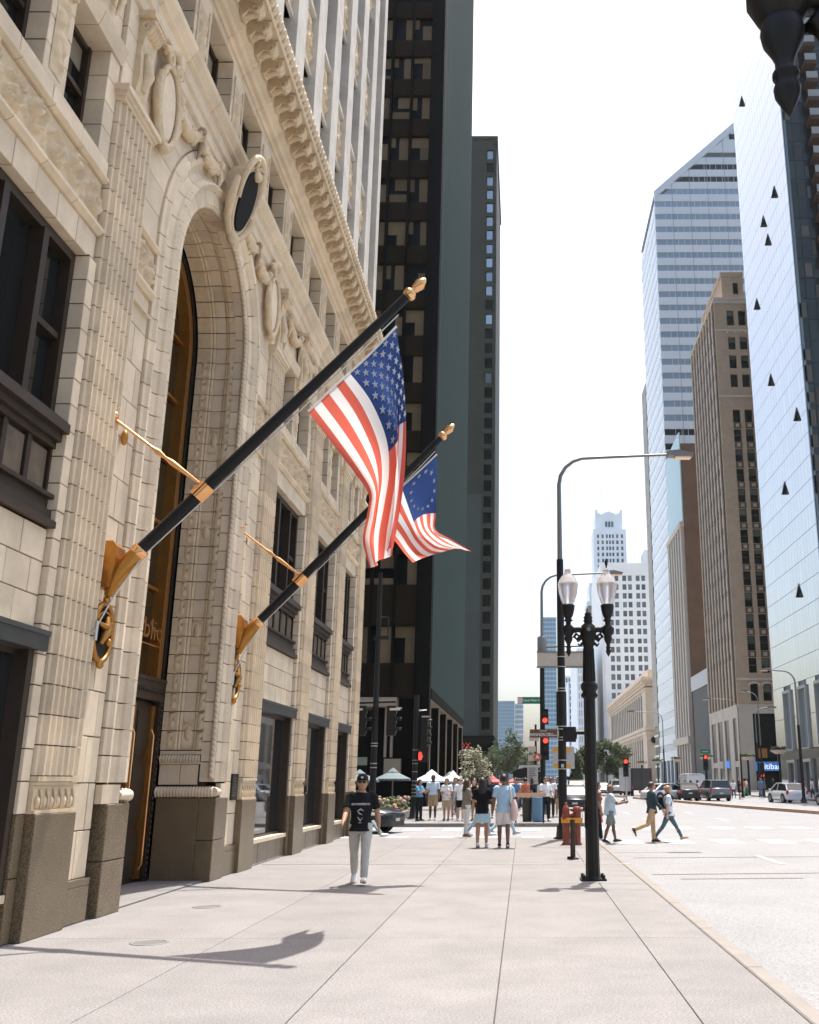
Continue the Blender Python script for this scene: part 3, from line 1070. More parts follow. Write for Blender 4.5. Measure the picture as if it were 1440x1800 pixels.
# bronze plaque beside the entrance
pq = thing('wall_plaque', 'small dark bronze plaque fixed beside the arched entrance', 'plaque', (-5.40, 18.78, 1.3))
part(pq, 'frame', MB().box(-5.42, -5.385, 18.60, 18.97, 1.30, 1.77), M_black)
mb = MB()
for k in range(7):
    mb.box(-5.385, -5.382, 18.65, 18.92 - .03 * (k % 3), 1.37 + k * .052, 1.385 + k * .052)
part(pq, 'raised_lines', mb, M_brzp)

# ---------------------------------------------------------------- towers on the left beyond the side street
M_twr = mat('anodised_dark', (.006, .0055, .0045), .6, .0, spec=.04, var=.2, scale=.3)
M_spand = mat('spandrel_dark', (.020, .014, .007), .7, spec=.05, rand=.15)
M_tglass = mat('tower_glass', (.006, .007, .006), .08, spec=.08)
M_tan = mat('reflected_tan', (.17, .12, .06), .9, rand=.25, var=.1, scale=.8)  # tan of the buildings mirrored in the tower windows, as flat colour
M_fin = mat('fin_metal', (.085, .125, .11), .6, spec=.15)
M_fing = mat('fin_glass', (.008, .015, .014), .4, spec=.1)
M_tstone = mat('travertine', (.30, .24, .16), .7, var=.1, scale=1)

DT = thing('dark_tower', 'dark bronze office tower with painted tan window reflections facing camera and ribbed flank on street', 'office tower', (-6.3, 65, 0))
part(DT, 'wall_core', MB().box(-40, -6.9, 65.75, 102.5, 0, 125), M_twr)
cols = [(-7.25 - 1.58 * i - 1.42, -7.25 - 1.58 * i) for i in range(7)]
rows = [(z, z + 2.2) for z in [25.7 + 3.72 * k for k in range(-3, 19)]]
rows = [(9.2, 11.7)] + rows
facade(DT, 'x', 65.0, -1, -40, -6.3, 6.9, 125, cols, rows, M_spand, M_tglass, .36, .7, limit=300)
mb = []
for i in range(8):                                     # projecting dark mullions
    x = -7.17 - 1.58 * i
    mb.append((x - .08, x + .08, 64.72, 64.995, 6.9, 125))
pieces(DT, 'mullion', mb, M_twr)
part(DT, 'corner_column', MB().box(-7.09, -6.3, 64.78, 64.996, 0, 125).box(-6.3, -6.2, 64.78, 65.9, 0, 125), M_twr)
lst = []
for c0, c1 in cols[:4]:                                # tan panels paint reflected buildings on the glass, random widths and heights
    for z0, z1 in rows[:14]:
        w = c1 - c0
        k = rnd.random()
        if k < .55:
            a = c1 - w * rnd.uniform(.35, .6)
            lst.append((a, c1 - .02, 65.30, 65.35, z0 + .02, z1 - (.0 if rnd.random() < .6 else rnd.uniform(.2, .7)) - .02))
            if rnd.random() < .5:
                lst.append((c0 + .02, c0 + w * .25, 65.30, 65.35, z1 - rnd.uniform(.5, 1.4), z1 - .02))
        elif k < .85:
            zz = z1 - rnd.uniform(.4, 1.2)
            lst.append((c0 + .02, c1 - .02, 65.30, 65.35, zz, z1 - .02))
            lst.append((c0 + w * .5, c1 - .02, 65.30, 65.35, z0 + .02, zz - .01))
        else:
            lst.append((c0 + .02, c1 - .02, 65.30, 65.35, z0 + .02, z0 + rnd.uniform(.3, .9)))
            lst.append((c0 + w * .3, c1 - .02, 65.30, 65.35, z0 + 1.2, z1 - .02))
pieces(DT, 'reflection_panel', lst, M_tan)
fins, gl = [], []
for i in range(47):
    y = 66.0 + i * .79
    fins.append((-6.9, -6.17 if i % 3 == 0 else -6.18, y, y + .2, 7.6, 125))
pieces(DT, 'mullion_fin', fins, M_fin)
part(DT, 'flank_glazing', MB().box(-6.9, -6.215, 65.9, 102.5, 7.6, 125), M_fing)
# loggia at street level
b = MB()
b.box(-6.9, -6.15, 65.9, 102.5, 6.9, 7.6)
part(DT, 'loggia_beam', b, M_twr)
part(DT, 'loggia_soffit', MB().box(-11, -6.2, 65.9, 102.5, 6.82, 6.895), M_tstone)
part(DT, 'lobby_wall', MB().box(-12, -11, 65.8, 102.4, 0, 6.9), M_twr)
for i in range(6):
    y = 66.3 + i * 7.1
    c = part(DT, 'column', MB().box(-7.2, -6.3, y, y + .9, 0, 6.82), M_twr)
    part(c, 'stone_edge', MB().box(-6.3, -6.22, y - .02, y + .25, 0, 6.82), M_tstone)
part(DT, 'soffit_band', MB().box(-40, -8.3, 64.4, 69, 6.3, 6.9), M_tstone)
for x in (-8.6, -9.0, -11.6):
    part(DT, 'stone_column', MB().box(x - .14, x + .02, 65.2, 65.5, 3.1, 6.3), M_tstone)
part(DT, 'stone_panel', MB().box(-9.1, -8.0, 65.2, 65.6, 1.9, 3.0), M_tstone)
part(DT, 'lobby_glazing', MB().box(-40, -7.2, 65.9, 66.0, 0, 6.3), M_tglass)
neon = mat('red_sign_letters', (.45, .03, .015), .5, emit=.3)

GT = thing('grey_green_tower', 'grey green concrete tower with one column of stacked windows, tallest after the dark tower', 'office tower', (-8, 183, 0))
M_conc = mat('grey_green_concrete', (.050, .056, .038), .85, var=.12, scale=.15, stain=.15)
M_conc2 = mat('ribbed_concrete', (.062, .078, .066), .7, var=.1, scale=.2)
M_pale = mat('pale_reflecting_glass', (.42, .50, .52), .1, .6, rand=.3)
part(GT, 'wall_core', MB().box(-40, -8.6, 183.6, 217, 0, 136.5), M_conc)
facade(GT, 'x', 183.0, -1, -40, -6.0, 9.5, 137.3, [(-7.75, -6.2)], [(10.6 + 3.29 * k, 12.9 + 3.29 * k) for k in range(38)], M_conc, M_tglass, .35, .6)
sk = part(GT, 'roof_slab', MB().box(-40, -5.3, 182.8, 217, 137.3, 138.1), M_conc)
part(GT, 'flank_wall', MB().box(-8.6, -5.55, 183.6, 217, 9.5, 137.3), M_conc2)
pieces(GT, 'flank_rib', [(-5.55, -5.535, 184.2 + i * 1.6, 184.6 + i * 1.6, 9.5, 137.3) for i in range(20)], M_conc2)
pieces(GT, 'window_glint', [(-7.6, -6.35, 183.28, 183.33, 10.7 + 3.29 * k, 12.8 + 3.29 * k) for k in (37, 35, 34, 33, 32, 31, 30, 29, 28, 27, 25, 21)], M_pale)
part(GT, 'pale_panel', MB().box(-11.0, -8.2, 182.85, 182.99, 9.5, 56), M_conc2)
part(GT, 'base', MB().box(-40, -5.4, 182.4, 217, 0, 9.5), M_twr)
text(GT, 'lettering', 'ROX', 1.5, (-11.2, 182.35, 7.7), (pi / 2, 0, 0), neon, ext=.05)

M_hz1 = mat('hazed_glass_blue', (.16, .27, .36), .3, .2, var=.1, scale=.01)  # blue of the distance haze is put into this colour
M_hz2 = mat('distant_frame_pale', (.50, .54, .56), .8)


def far_tower(name, lab, x0, x1, y, h, nx, nz, dep=40, wm=None, gm=None, fx=.35):
    t = thing(name, lab, 'tower', ((x0 + x1) / 2, y, 0), 'distant towers at the end of the avenue')
    wm, gm = wm or M_hz2, gm or M_hz1
    part(t, 'glass_body', MB().box(x0 + .3, x1 - .3, y + .6, y + dep, 0, h - 1), gm)
    w, hh = (x1 - x0) / nx, (h - 6) / nz
    pieces(t, 'vertical_frame', [(x0 + i * w - (fx / 2 if i else 0), x0 + i * w + fx / 2, y, y + .6, 0, h) for i in range(nx + 1)], wm)
    pieces(t, 'floor_band', [(x0 + .2, x1 - .2, y + .1, y + .62, 5 + k * hh, 5 + k * hh + hh * .32) for k in range(nz + 1)], wm)
    return t


far_tower('blue_tower', 'hazy blue slab at the far end of the avenue, lower left of the pair', -24, -7.8, 900, 71.5, 9, 20, wm=mat('hazed_frame_blue', (.22, .33, .42), .5))  # frame blue also carries painted haze
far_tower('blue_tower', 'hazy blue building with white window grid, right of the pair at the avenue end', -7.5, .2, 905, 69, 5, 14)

# the air: haze that pales what stands far off
hz = MB().box(-300, 300, -45, 1400, -1.9, 150)
M_haze = bpy.data.materials.new('haze_air')
M_haze.use_nodes = True
hn_ = M_haze.node_tree
hn_.nodes.remove(hn_.nodes['Principled BSDF'])
pv = hn_.nodes.new('ShaderNodeVolumePrincipled')
pv.inputs['Color'].default_value = (.88, .94, 1.0, 1)
pv.inputs['Density'].default_value = .00006
pv.inputs['Anisotropy'].default_value = .3
hn_.links.new(pv.outputs[0], hn_.nodes['Material Output'].inputs['Volume'])
struct('haze', hz, M_haze, kind='stuff')

# ---------------------------------------------------------------- the west side of the avenue
M_mir = mat('mirror_curtain_glass', (.57, .585, .555), .08, .9, rand=.03, spec=.6)
M_sill = mat('curtain_joint', (.20, .25, .27), .6)
M_gfr = mat('pale_window_frame', (.46, .45, .42), .5, .2)
M_brown = mat('brown_louvre', (.10, .08, .06), .6, var=.15, scale=2)
M_gr = mat('green_grey_glass', (.03, .04, .034), .12, .0, spec=.5, rand=.25)
M_balc = mat('balcony_rail', (.34, .36, .34), .5)
M_soff = mat('balcony_soffit', (.07, .04, .025), .8)

MT = thing('mirror_tower', 'sky mirroring glass apartment tower with balconies at the right edge', 'tower', (32, 88, 0))
part(MT, 'wall_core', MB().box(25.35, 60, 79.9, 98, 0, 140), M_dark)
lst = []
FP = 2.08
for k in range(60):
    z0 = 10.2 + k * FP
    for i in range(18):
        y0 = 79.75 + i * 1.01
        lst.append((25.0, 25.12, y0 + .012, y0 + .998, z0 + .02, z0 + FP - .02))
pieces(MT, 'glass_panel', lst, M_mir)
part(MT, 'joint_backing', MB().box(25.125, 25.34, 79.7, 98, 4.3, 139), M_sill)
M_vent = mat('open_vent_glass', (.22, .25, .24), .3, .1)
for y, z in ((93.6, 76), (88.6, 57.4), (84.0, 57.8), (87.5, 54.6), (93.5, 50.5), (90.3, 40.4), (82.6, 33.7), (88.3, 28.4), (86.3, 18.1)):
    v = part(MT, 'open_vent', MB().add([(24.97, y - .13, z + .7), (24.97, y + .13, z + .7), (24.66, y + .13, z - .55), (24.66, y - .13, z - .55)], [(0, 1, 2, 3)]), M_vent, False)
    part(v, 'dark_gap', MB().add([(24.98, y - .14, z + .7), (24.98, y - .14, z - .6), (24.66, y - .14, z - .58), (24.98, y + .14, z + .7), (24.98, y + .14, z - .6), (24.66, y + .14, z - .58)], [(0, 1, 2), (3, 4, 5), (1, 2, 5, 4)]), M_dark, False)
# podium: tall recessed windows in pale frames, mirror glass between, dark glass below
M_pglass = mat('podium_glass', (.20, .23, .23), .04, .85)
rec = [(91.45, 93.95), (86.25, 88.8), (81.0, 83.6)]
y = 79.75
lst = []
for a, b in sorted(rec) + [(98, 98)]:
    n = max(1, round((a - y) / 1.2))
    for i in range(n):
        for z0, z1 in ((4.3, 7.2), (7.2, 10.2)):
            lst.append((24.99, 25.12, y + (a - y) * i / n + .01, y + (a - y) * (i + 1) / n - .01, z0 + .02, z1 - .02))
    y = b
pieces(MT, 'podium_panel', lst, M_mir)
for a, b in rec:
    for z0, z1 in ((4.25, 9.75), (0, 3.4)):
        f = MB()
        f.box(24.8, 25.3, a, a + .16, z0, z1)
        f.box(24.8, 25.3, b - .16, b, z0, z1)
        f.box(24.8, 25.3, a + .16, b - .16, z1 - .25, z1)
        f.box(24.8, 25.3, a + .16, b - .16, z0, z0 + .12)
        w = part(MT, 'deep_window', f, M_gfr)
        part(w, 'louvre', MB().box(25.2, 25.25, a + .16, b - .16, z0 + .12, z1 - .25), M_brown)
part(MT, 'dark_band', MB().box(24.97, 25.3, 79.75, 98, 3.4, 4.25), M_gr)
part(MT, 'street_glass', MB().box(25.06, 25.3, 79.75, 98, 0, 3.4), M_pglass)
# north face: dark glass grid and stacked balconies
xs_ = [25.06, 25.9, 26.75, 27.25]
lst = []
for k in range(60):
    z0 = 4.3 + k * FP
    for a, b in zip(xs_, xs_[1:]):
        lst.append((a + .02, b - .02, 79.72, 79.85, z0 + .02, z0 + FP - .02))
    for i in range(4):
        lst.append((28.55 + i * .85 + .02, 29.4 + i * .85 - .02, 79.72, 79.85, z0 + .02, z0 + FP - .02))
pieces(MT, 'north_glass_panel', lst, M_gr)
lst = []
for k in range(60):
    z0 = 4.3 + k * FP
    if k % 1 == 0:
        for a, b in zip(xs_, xs_[1:]):
            if rnd.random() < .45:
                lst.append((a + .1, b - .1, 79.70, 79.718, z0 + rnd.uniform(.1, .4), z0 + rnd.uniform(1.2, 1.9)))
pieces(MT, 'blind', lst, mat('apartment_blind', (.10, .09, .07), .6, rand=.5))
sl, rl = [], []
for k in range(6, 60):
    z0 = 4.3 + k * FP
    sl.append((27.35, 28.5, 78.5, 80.2, z0 - .45, z0))
    rl.append((27.38, 28.47, 78.5, 78.54, z0 + .02, z0 + .75))
pieces(MT, 'balcony_slab', sl, M_soff)
pieces(MT, 'balcony_rail', rl, M_balc)
part(MT, 'balcony_recess', MB().box(27.26, 28.54, 79.84, 79.9, 0, 135), M_dark)


# --- brown brick tower over the bank
M_brk = mat('tan_brick', (.57, .44, .31), .85, var=.08, scale=.5, speck=.06, sscale=20, stain=.1)
M_bdark = mat('sash_dark', (.012, .015, .013), .15, spec=.35)
M_bstone = mat('bank_limestone', (.66, .59, .50), .75, var=.07, scale=.4)
BB = thing('brick_tower', 'tan brick office tower above the pale stone bank corner', 'office tower', (27, 116, 0))
part(BB, 'wall_core', MB().box(24.0, 27.7, 108.2, 124, 0, 57), M_dark)
W2 = [(24.95, 25.85), (26.35, 27.3)]
rowsB = [(9.95, 11.8)] + [(13.0 + 2.45 * k + .0, 13.0 + 2.45 * k + 1.65) for k in range(13)] + [(46.9 + 2.45 * k, 46.9 + 2.45 * k + 1.7) for k in range(3)] + [(55.0, 57.0)]
facade(BB, 'x', 107.5, -1, 23.45, 27.75, 9.62, 58.4, W2, rowsB, M_brk, M_bdark, .3, .6)
lst, orn = [], []
for c0, c1 in W2:
    for k in range(12):
        z = 13.0 + 2.45 * k
        lst.append((c0 + .02, c1 - .02, 107.44, 107.52, z + 1.72, z + 2.38))
        orn.append((c0 + .25, c1 - .25, 107.38, 107.44, z + 1.85, z + 2.25))
        lst.append((c0, c1, 107.55, 107.6, z + .8, z + .86))
pieces(BB, 'spandrel_panel', lst, M_brown)
pieces(BB, 'spandrel_ornament', orn, M_brk)
bl = []
for c0, c1 in W2:
    for z0, z1 in rowsB:
        if rnd.random() < .45:
            bl.append((c0 + .08, c1 - .08, 107.74, 107.79, z1 - rnd.uniform(.4, 1.0), z1 - .05))
pieces(BB, 'blind', bl, mat('pale_blind', (.12, .15, .13), .7, rand=.4))
pieces(BB, 'string_course', [(23.40, 27.78, 107.42, 107.48, z, z + .25) for z in (12.2, 45.6, 54.2)] + [(23.38, 27.78, 107.38, 107.47, 57.9, 58.3)], M_bstone)
for c0, c1 in W2:                                      # arched heads
    m_ = (c0 + c1) / 2
    part(BB, 'arch_head', MB().tube([(m_ + (.56 if 1 else 0) * cos(pi * k / 10), 107.47, 11.6 + .35 * sin(pi * k / 10)) for k in range(11)], .1, 6), M_bstone)
    part(BB, 'arch_head', MB().tube([(m_ + .56 * cos(pi * k / 10), 107.47, 53.9 + .4 * sin(pi * k / 10)) for k in range(11)], .1, 6), M_bstone)
# street flank: close brick piers and dark strips
n = 9
w = 16.6 / n
for i in range(n + 1):
    y = 107.5 + i * w
    part(BB, 'brick_pier', MB().box(23.45, 24.1, max(y - .27, 108.12), y + .27, 9.62, 58.4 + (.7 if i % 2 else 0)), M_brk)
fp = []
for i in range(n):
    y = 107.5 + i * w
    fp.append((23.56, 24.05, y + .27, y + w - .27, 9.62, 57))
pieces(BB, 'window_strip', fp, M_bdark)
pieces(BB, 'floor_spandrel', [(23.53, 23.562, 107.5 + i * w + .28, 107.5 + (i + 1) * w - .28, 13 + 2.45 * k + 1.7, 13 + 2.45 * k + 2.4) for i in range(n) for k in range(18)], mat('strip_spandrel', (.05, .04, .03), .7))
part(BB, 'penthouse', MB().box(24.9, 27.6, 109, 122, 58.4, 62.7).box(24.75, 27.65, 108.9, 122.1, 62.5, 63.0), M_brk)
part(BB, 'penthouse_window', MB().box(26.3, 26.9, 108.93, 109.02, 60, 61.5), M_bdark)
part(BB, 'parapet', MB().box(23.4, 27.78, 107.45, 124.2, 58.4, 58.75), M_bstone)
# stone base
facade(BB, 'x', 107.45, -1, 23.40, 28.3, .0, 9.6, [(25.0, 27.9)], [(0.05, 2.55), (3.5, 8.6)], M_bstone, M_bdark, .35, .7)
yo = [(108.6, 110.4), (112.6, 115.1), (116.2, 119.1), (120.3, 123.1)]
facade(BB, 'y', 23.42, -1, 108.16, 124.2, .0, 9.6, yo, [(.1, 3.0), (3.6, 8.2)], M_bstone, M_bdark, .10, .6)
M_blue = mat('bank_sign_blue', (.02, .16, .50), .4, emit=.35)
M_wht = mat('white_letters', (.85, .85, .85), .5)
M_wlit = mat('white_letters_backlit', (.85, .85, .85), .5, emit=.5)
sg_ = part(BB, 'bank_sign', MB().box(25.0, 28.5, 107.1, 107.4, 2.58, 3.46), M_blue)
text(sg_, 'lettering', 'citibank', .85, (26.75, 107.06, 2.98), (pi / 2, 0, 0), M_wlit, ext=.02)
part(sg_, 'red_arc', MB().tube([(26.65 + .38 * cos(pi * (.15 + .7 * k / 8)), 107.05, 3.18 + .16 * sin(pi * (.15 + .7 * k / 8))) for k in range(9)], .03, 5), mat('sign_red', (.6, .05, .04), .5))
part(BB, 'shop_poster', MB().box(25.3, 26.4, 107.78, 107.79, 3.9, 4.9), mat('poster_orange', (.5, .22, .05), .6))
part(BB, 'fascia_sign', MB().box(23.28, 23.40, 112.8, 114.9, 2.9, 3.7), M_blue)
part(BB, 'fascia_sign', MB().box(23.28, 23.40, 116.4, 118.8, 2.9, 3.7), mat('fascia_pale', (.5, .45, .42), .6))

# --- ribbed low block, blank brick building with pale piers
RB = thing('ribbed_building', 'low dark green ribbed building with a white top band beside the brick tower', 'building', (25.5, 131, 0))
M_ribd = mat('rib_dark', (.05, .06, .055), .5)
M_ribl = mat('rib_light', (.24, .26, .25), .5)
part(RB, 'wall', MB().box(24.0, 30, 124.3, 138.5, 0, 13.6), M_ribd)
part(RB, 'top_band', MB().box(23.8, 30, 124.3, 138.6, 13.6, 15.6), mat('white_panel', (.62, .64, .65), .5))
pieces(RB, 'rib', [(23.95, 24.0, 124.6 + i * .82, 124.85 + i * .82, .0, 13.55) for i in range(17)], M_ribl)

M_bbrick = mat('dark_brown_brick', (.20, .115, .065), .9, var=.12, scale=.3, speck=.06, sscale=15)
BK = thing('blank_brick_building', 'tall blank dark brown brick wall with pale street piers and side glass coloured as reflected blue sky', 'building', (25.6, 147, 0))
part(BK, 'brick_wall', MB().box(24.15, 32, 140.0, 154.3, 0, 51.2), M_bbrick)
part(BK, 'side_glass', MB().box(23.98, 24.14, 140.2, 154.2, 39.0, 53.2), mat('sky_reflection_blue', (.56, .78, .84), .5))  # upper side glass; the sky it reflects is put into its colour
pieces(BK, 'pale_pier', [(23.6, 24.14, 140.3 + i * 2.35, 140.3 + i * 2.35 + .8, 7.6, 38.2) for i in range(6)], M_bstone)
pieces(BK, 'recessed_bay', [(23.72, 24.14, 140.3 + i * 2.35 + .8, 140.3 + (i + 1) * 2.35, 7.6, 38.2) for i in range(6)], mat('bay_grey', (.22, .21, .17), .6))
part(BK, 'bay_cornice', MB().box(23.3, 24.14, 140.1, 154.3, 6.6, 7.6).box(23.5, 24.14, 140.1, 154.3, 38.2, 39.0), M_bstone)
pieces(BK, 'street_pier', [(23.6, 24.14, 140.3 + i * 2.35, 140.3 + i * 2.35 + .9, 0, 6.6) for i in range(6)], M_bstone)
pieces(BK, 'brick_window', [(24.6, 25.3, 139.93, 140.02, z, z + 1.6) for z in (2, 5, 8, 11)], M_bdark)

# --- striped tower with the sloped top
M_wband = mat('white_band', (.82, .88, .91), .45, rand=.02)
M_bglass = mat('band_glass_blue', (.36, .47, .57), .2, .1, rand=.06)
M_dglass = mat('band_glass_dark', (.03, .045, .045), .1, .2, rand=.2)
ST = thing('striped_tower', 'white and blue striped office tower with a sloped diamond top', 'office tower', (36, 166, 0))
zt = lambda x: 106.2 + (x - 24.3) * .95
X0, X1, Y0, Y1 = 24.3, 50.0, 156.0, 177.0
core = MB()
core.prism([(X0 + .3, 0), (X1, 0), (X1, zt(X1) - .5), (X0 + .3, zt(X0 + .3) - .5)], 'y', Y0 + .4, Y1 - .3)
part(ST, 'wall_core', core, M_sill)
k = 0
gl = []
FB = 2.615
tops = 111.9 - FB * 2
for k in range(-2, 40):
    zt1 = 111.9 - FB * (k - 0)                          # top of a glass band
    zg = zt1 - 1.12
    if zt1 < 6.4:
        break
    xl = max(X0, X0 + (zt1 - 106.2) / .95 + 2.2)
    xlg = max(X0, X0 + (zg - 106.2) / .95 + 2.2)
    dark = k in (0, 1) or zt1 < 60
    if k >= 0:
        part(ST, 'window_band', MB().prism([(xlg + .05, zg), (X1, zg), (X1, zt1), (xl + .05, zt1)], 'y', Y0 + .12, Y0 + .3), M_dglass if dark else M_bglass)
        n = int((X1 - xl) / 1.08)
        for i in range(1, min(n, 24)):
            gl.append((X1 - i * 1.08 - .03, X1 - i * 1.08 + .03, Y0 + .06, Y0 + .119, zg, zt1))
    zb = zg - (FB - 1.12)
    if zb > 3:
        xb = max(X0, X0 + (zb - 106.2) / .95)
        xt = max(X0, X0 + (zg - 106.2) / .95)
        part(ST, 'white_band', MB().prism([(xb + .02, zb + .02), (X1, zb + .02), (X1, zg - .02), (xt + .02, zg - .02)], 'y', Y0, Y0 + .35), M_wband)
pieces(ST, 'glazing_bar', gl, M_wband)
pieces(ST, 'panel_joint', [(x - .04, x + .04, Y0 - .03, Y0 - .004, 6, min(zt(x) - 1.6, 124)) for x in (27.6, 30.9, 34.2, 37.5, 40.8)], mat('joint_grey', (.36, .42, .45), .6))
ed = MB()
for (xa, xb) in ((X0, X1),):
    ed.prism([(xa, zt(xa) - 1.5), (xb, zt(xb) - 1.5), (xb, zt(xb)), (xa, zt(xa))], 'y', Y0 - .15, Y0 + .6)
part(ST, 'sloped_edge', ed, M_wband)
part(ST, 'upper_panel', MB().prism([(X0 + (115 - 106.2) / .95 + 1.5, 114.7), (X1, 114.7), (X1, 123), (X0 + (122 - 106.2) / .95 + 2.4, 123)], 'y', Y0 + .05, Y0 + .4), M_wband)
pieces(ST, 'truss_opening', [(38.8 + i * 1.4, 39.9 + i * 1.4, Y0 - .02, Y0 + .045, 117.3, 118.4) for i in range(4)], M_dglass)
part(ST, 'sloped_roof', MB().prism([(X0, zt(X0) - .6), (X1, zt(X1) - .6), (X1, zt(X1) - .1), (X0, zt(X0) - .1)], 'y', Y0 + .6, Y1), M_wband)
lst, lsg = [], []
for k in range(41):
    zt1 = 111.9 - FB * k
    zg = zt1 - 1.12
    if zt1 < 106 and zt1 > 6:
        lsg.append((X0 + .06, X0 + .3, Y0 + .4, Y1 - .2, zg, zt1))
        lst.append((X0 - .02, X0 + .3, Y0 + .4, Y1 - .2, zg - (FB - 1.12) + .02, zg - .02))
pieces(ST, 'flank_band', lst, M_wband)
pieces(ST, 'flank_glass', lsg, mat('flank_glass_pale', (.66, .76, .82), .2, .0))
part(ST, 'base', MB().box(X0 + .2, X1, Y0 + .2, Y1, 0, 5.2), M_dglass)
pieces(ST, 'base_pier', [(X0 - .05, X0 + .5, Y0 + .3 + i * 4, Y0 + 1.1 + i * 4, 0, 5.4) for i in range(6)], M_wband)

CS = thing('concrete_slab_building', 'narrow weathered grey concrete slab behind the striped tower', 'building', (26, 181, 0))
part(CS, 'concrete_wall', MB().box(24.35, 32, 178.2, 184, 11, 77.5), mat('weathered_concrete', (.46, .45, .40), .9, var=.18, scale=.35, stain=.3))
part(CS, 'glass_base', MB().box(24.5, 32, 178.4, 184, 0, 11), M_bdark)
pieces(CS, 'floor_edge', [(24.3, 24.5, 178.3, 184, z, z + .3) for z in (1.5, 3.8, 5.6, 7.4, 9.2)], M_wband)

# --- classical limestone hall
M_lime = mat('limestone_warm', (.66, .55, .43), .8, var=.1, scale=.4, stain=.1)
CH_ = thing('classical_hall', 'neoclassical limestone hall with two rows of columns and heavy cornice', 'civic building', (26, 236, 0))
part(CH_, 'wall_core', MB().box(24.62, 40, 195.4, 279, 0, 20), M_lime)
for z0, z1, o in ((19.6, 20.2, .1), (20.2, 20.6, .5), (20.6, 21.1, .9), (21.1, 21.5, .6), (18.9, 19.3, .15), (11.0, 11.7, .25), (10.3, 10.9, .1), (0, 1.6, .2)):
    part(CH_, 'cornice', MB().box(24.2 - o, 40, 194.5 - o, 279.2, z0, z1), M_lime)
part(CH_, 'attic', MB().box(25.0, 40, 195.5, 278, 21.5, 23), M_lime)
part(CH_, 'corner_pier', MB().box(24.25, 26.5, 194.55, 200, 1.6, 18.9), M_lime)
part(CH_, 'end_pier', MB().box(24.25, 26.5, 272, 279, 1.6, 18.9), M_lime)
c1, c2, w1, w2 = MB(), MB(), [], []
for i in range(18):
    y = 202 + i * 4.0
    part(CH_, 'column', MB().lathe([(.72, 11.7), (.72, 12.0), (.56, 12.1), (.50, 17.9), (.68, 18.3), (.75, 18.9)], 12, (24.6, y, 0), sx=.2), M_lime)
    part(CH_, 'pilaster', MB().box(24.48, 24.61, y - .7, y + .7, 1.6, 10.3), M_lime)
    w1.append((24.56, 24.615, y + .6, y + 3.4, 12.0, 18.4))
    w2.append((24.56, 24.615, y + .75, y + 3.25, 2.2, 9.6))
pieces(CH_, 'upper_window', w1, mat('hall_window', (.05, .042, .03), .4, spec=.2))
pieces(CH_, 'lower_window', w2, mat('hall_window_low', (.025, .028, .028), .3, spec=.2))
pieces(CH_, 'side_window', [(27.6 + i * 3, 29.4 + i * 3, 194.7, 194.82, z, z + 5.5) for i in range(2) for z in (3, 12.4)], M_bdark)
part(CH_, 'medallion', MB().lathe([(.9, 0), (.9, .12), (.7, .12), (.7, 0)], 20), M_lime, False).matrix_local = Matrix.Translation(Vector((25.7, 194.42, 9.2)) - ORG[CH_]) @ Matrix.Rotation(pi / 2, 4, 'X') @ Matrix.Translation(ORG[CH_])

# --- white terracotta tower and the ones beyond
M_wt = mat('white_terracotta', (.82, .85, .85), .7, var=.06, scale=.1)
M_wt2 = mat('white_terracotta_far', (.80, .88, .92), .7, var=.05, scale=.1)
M_ww = mat('far_sash', (.12, .14, .15), .3, rand=.45)
WT = thing('white_tower', 'broad white terracotta office block with paired windows', 'office tower', (31, 290, 0))
part(WT, 'wall_core', MB().box(24, 44, 290.8, 330, 0, 62), M_dark)
cw = []
for p in range(4):
    c = 26.25 + p * 4.1
    cw += [(c, c + 1.2), (c + 1.7, c + 2.9)]
rw = [(60.1 - 2.72 * k, 61.85 - 2.72 * k) for k in range(22)]
rw = [r for r in rw if r[0] > 3 and r[1] < 62]
facade(WT, 'x', 290.0, -1, 23.7, 44, 0, 65.7, cw, rw, M_wt, M_ww, .4, .8)
pieces(WT, 'string_course', [(23.6, 44, 289.7, 289.98, z, z + .5) for z in (42.5, 62.5, 65.2, 24)], M_wt)
pieces(WT, 'pilaster', [(x, x + 1.3, 289.6, 289.99, 0, 62.4) for x in (24.4,)], M_wt)
part(WT, 'roof_box', MB().box(37.5, 41, 291, 300, 65.7, 70), M_wt)
part(WT, 'flank_wall', MB().box(23.7, 24, 290.8, 330, 0, 65.7), M_wt)
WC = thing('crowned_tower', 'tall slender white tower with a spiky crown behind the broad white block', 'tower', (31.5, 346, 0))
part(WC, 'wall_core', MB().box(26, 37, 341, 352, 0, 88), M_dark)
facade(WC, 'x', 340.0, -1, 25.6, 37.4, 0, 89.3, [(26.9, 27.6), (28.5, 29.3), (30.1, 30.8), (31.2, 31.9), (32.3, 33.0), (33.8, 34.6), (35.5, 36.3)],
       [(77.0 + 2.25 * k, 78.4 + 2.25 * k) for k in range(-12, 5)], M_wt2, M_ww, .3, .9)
part(WC, 'flank_wall', MB().box(25.6, 26, 340.9, 352, 0, 89.3), M_wt2)
cr = MB()
cr.box(26.5, 36.3, 341, 351, 89.3, 94.7)
for i, h in enumerate((2.2, .9, .5, .9, 1.3, 1.6, 1.3, .9, .5, .9, 2.2)):
    x = 26.5 + i * .89
    cr.box(x, x + .86, 340.9, 342, 94.7, 94.7 + h)
    cr.lathe([(.3, 0), (.02, .8)], 5, (x + .43, 341.4, 94.7 + h))
part(WC, 'crown', cr, M_wt2)
pieces(WC, 'crown_window', [(30.0 + i * 1.1, 30.8 + i * 1.1, 340.85, 341.02, 90.4, 92.4) for i in range(3)], M_ww)
part(WC, 'mast', MB().tube([(29.3, 345, 94), (29.3, 345, 107)], .06, 5), M_sill)
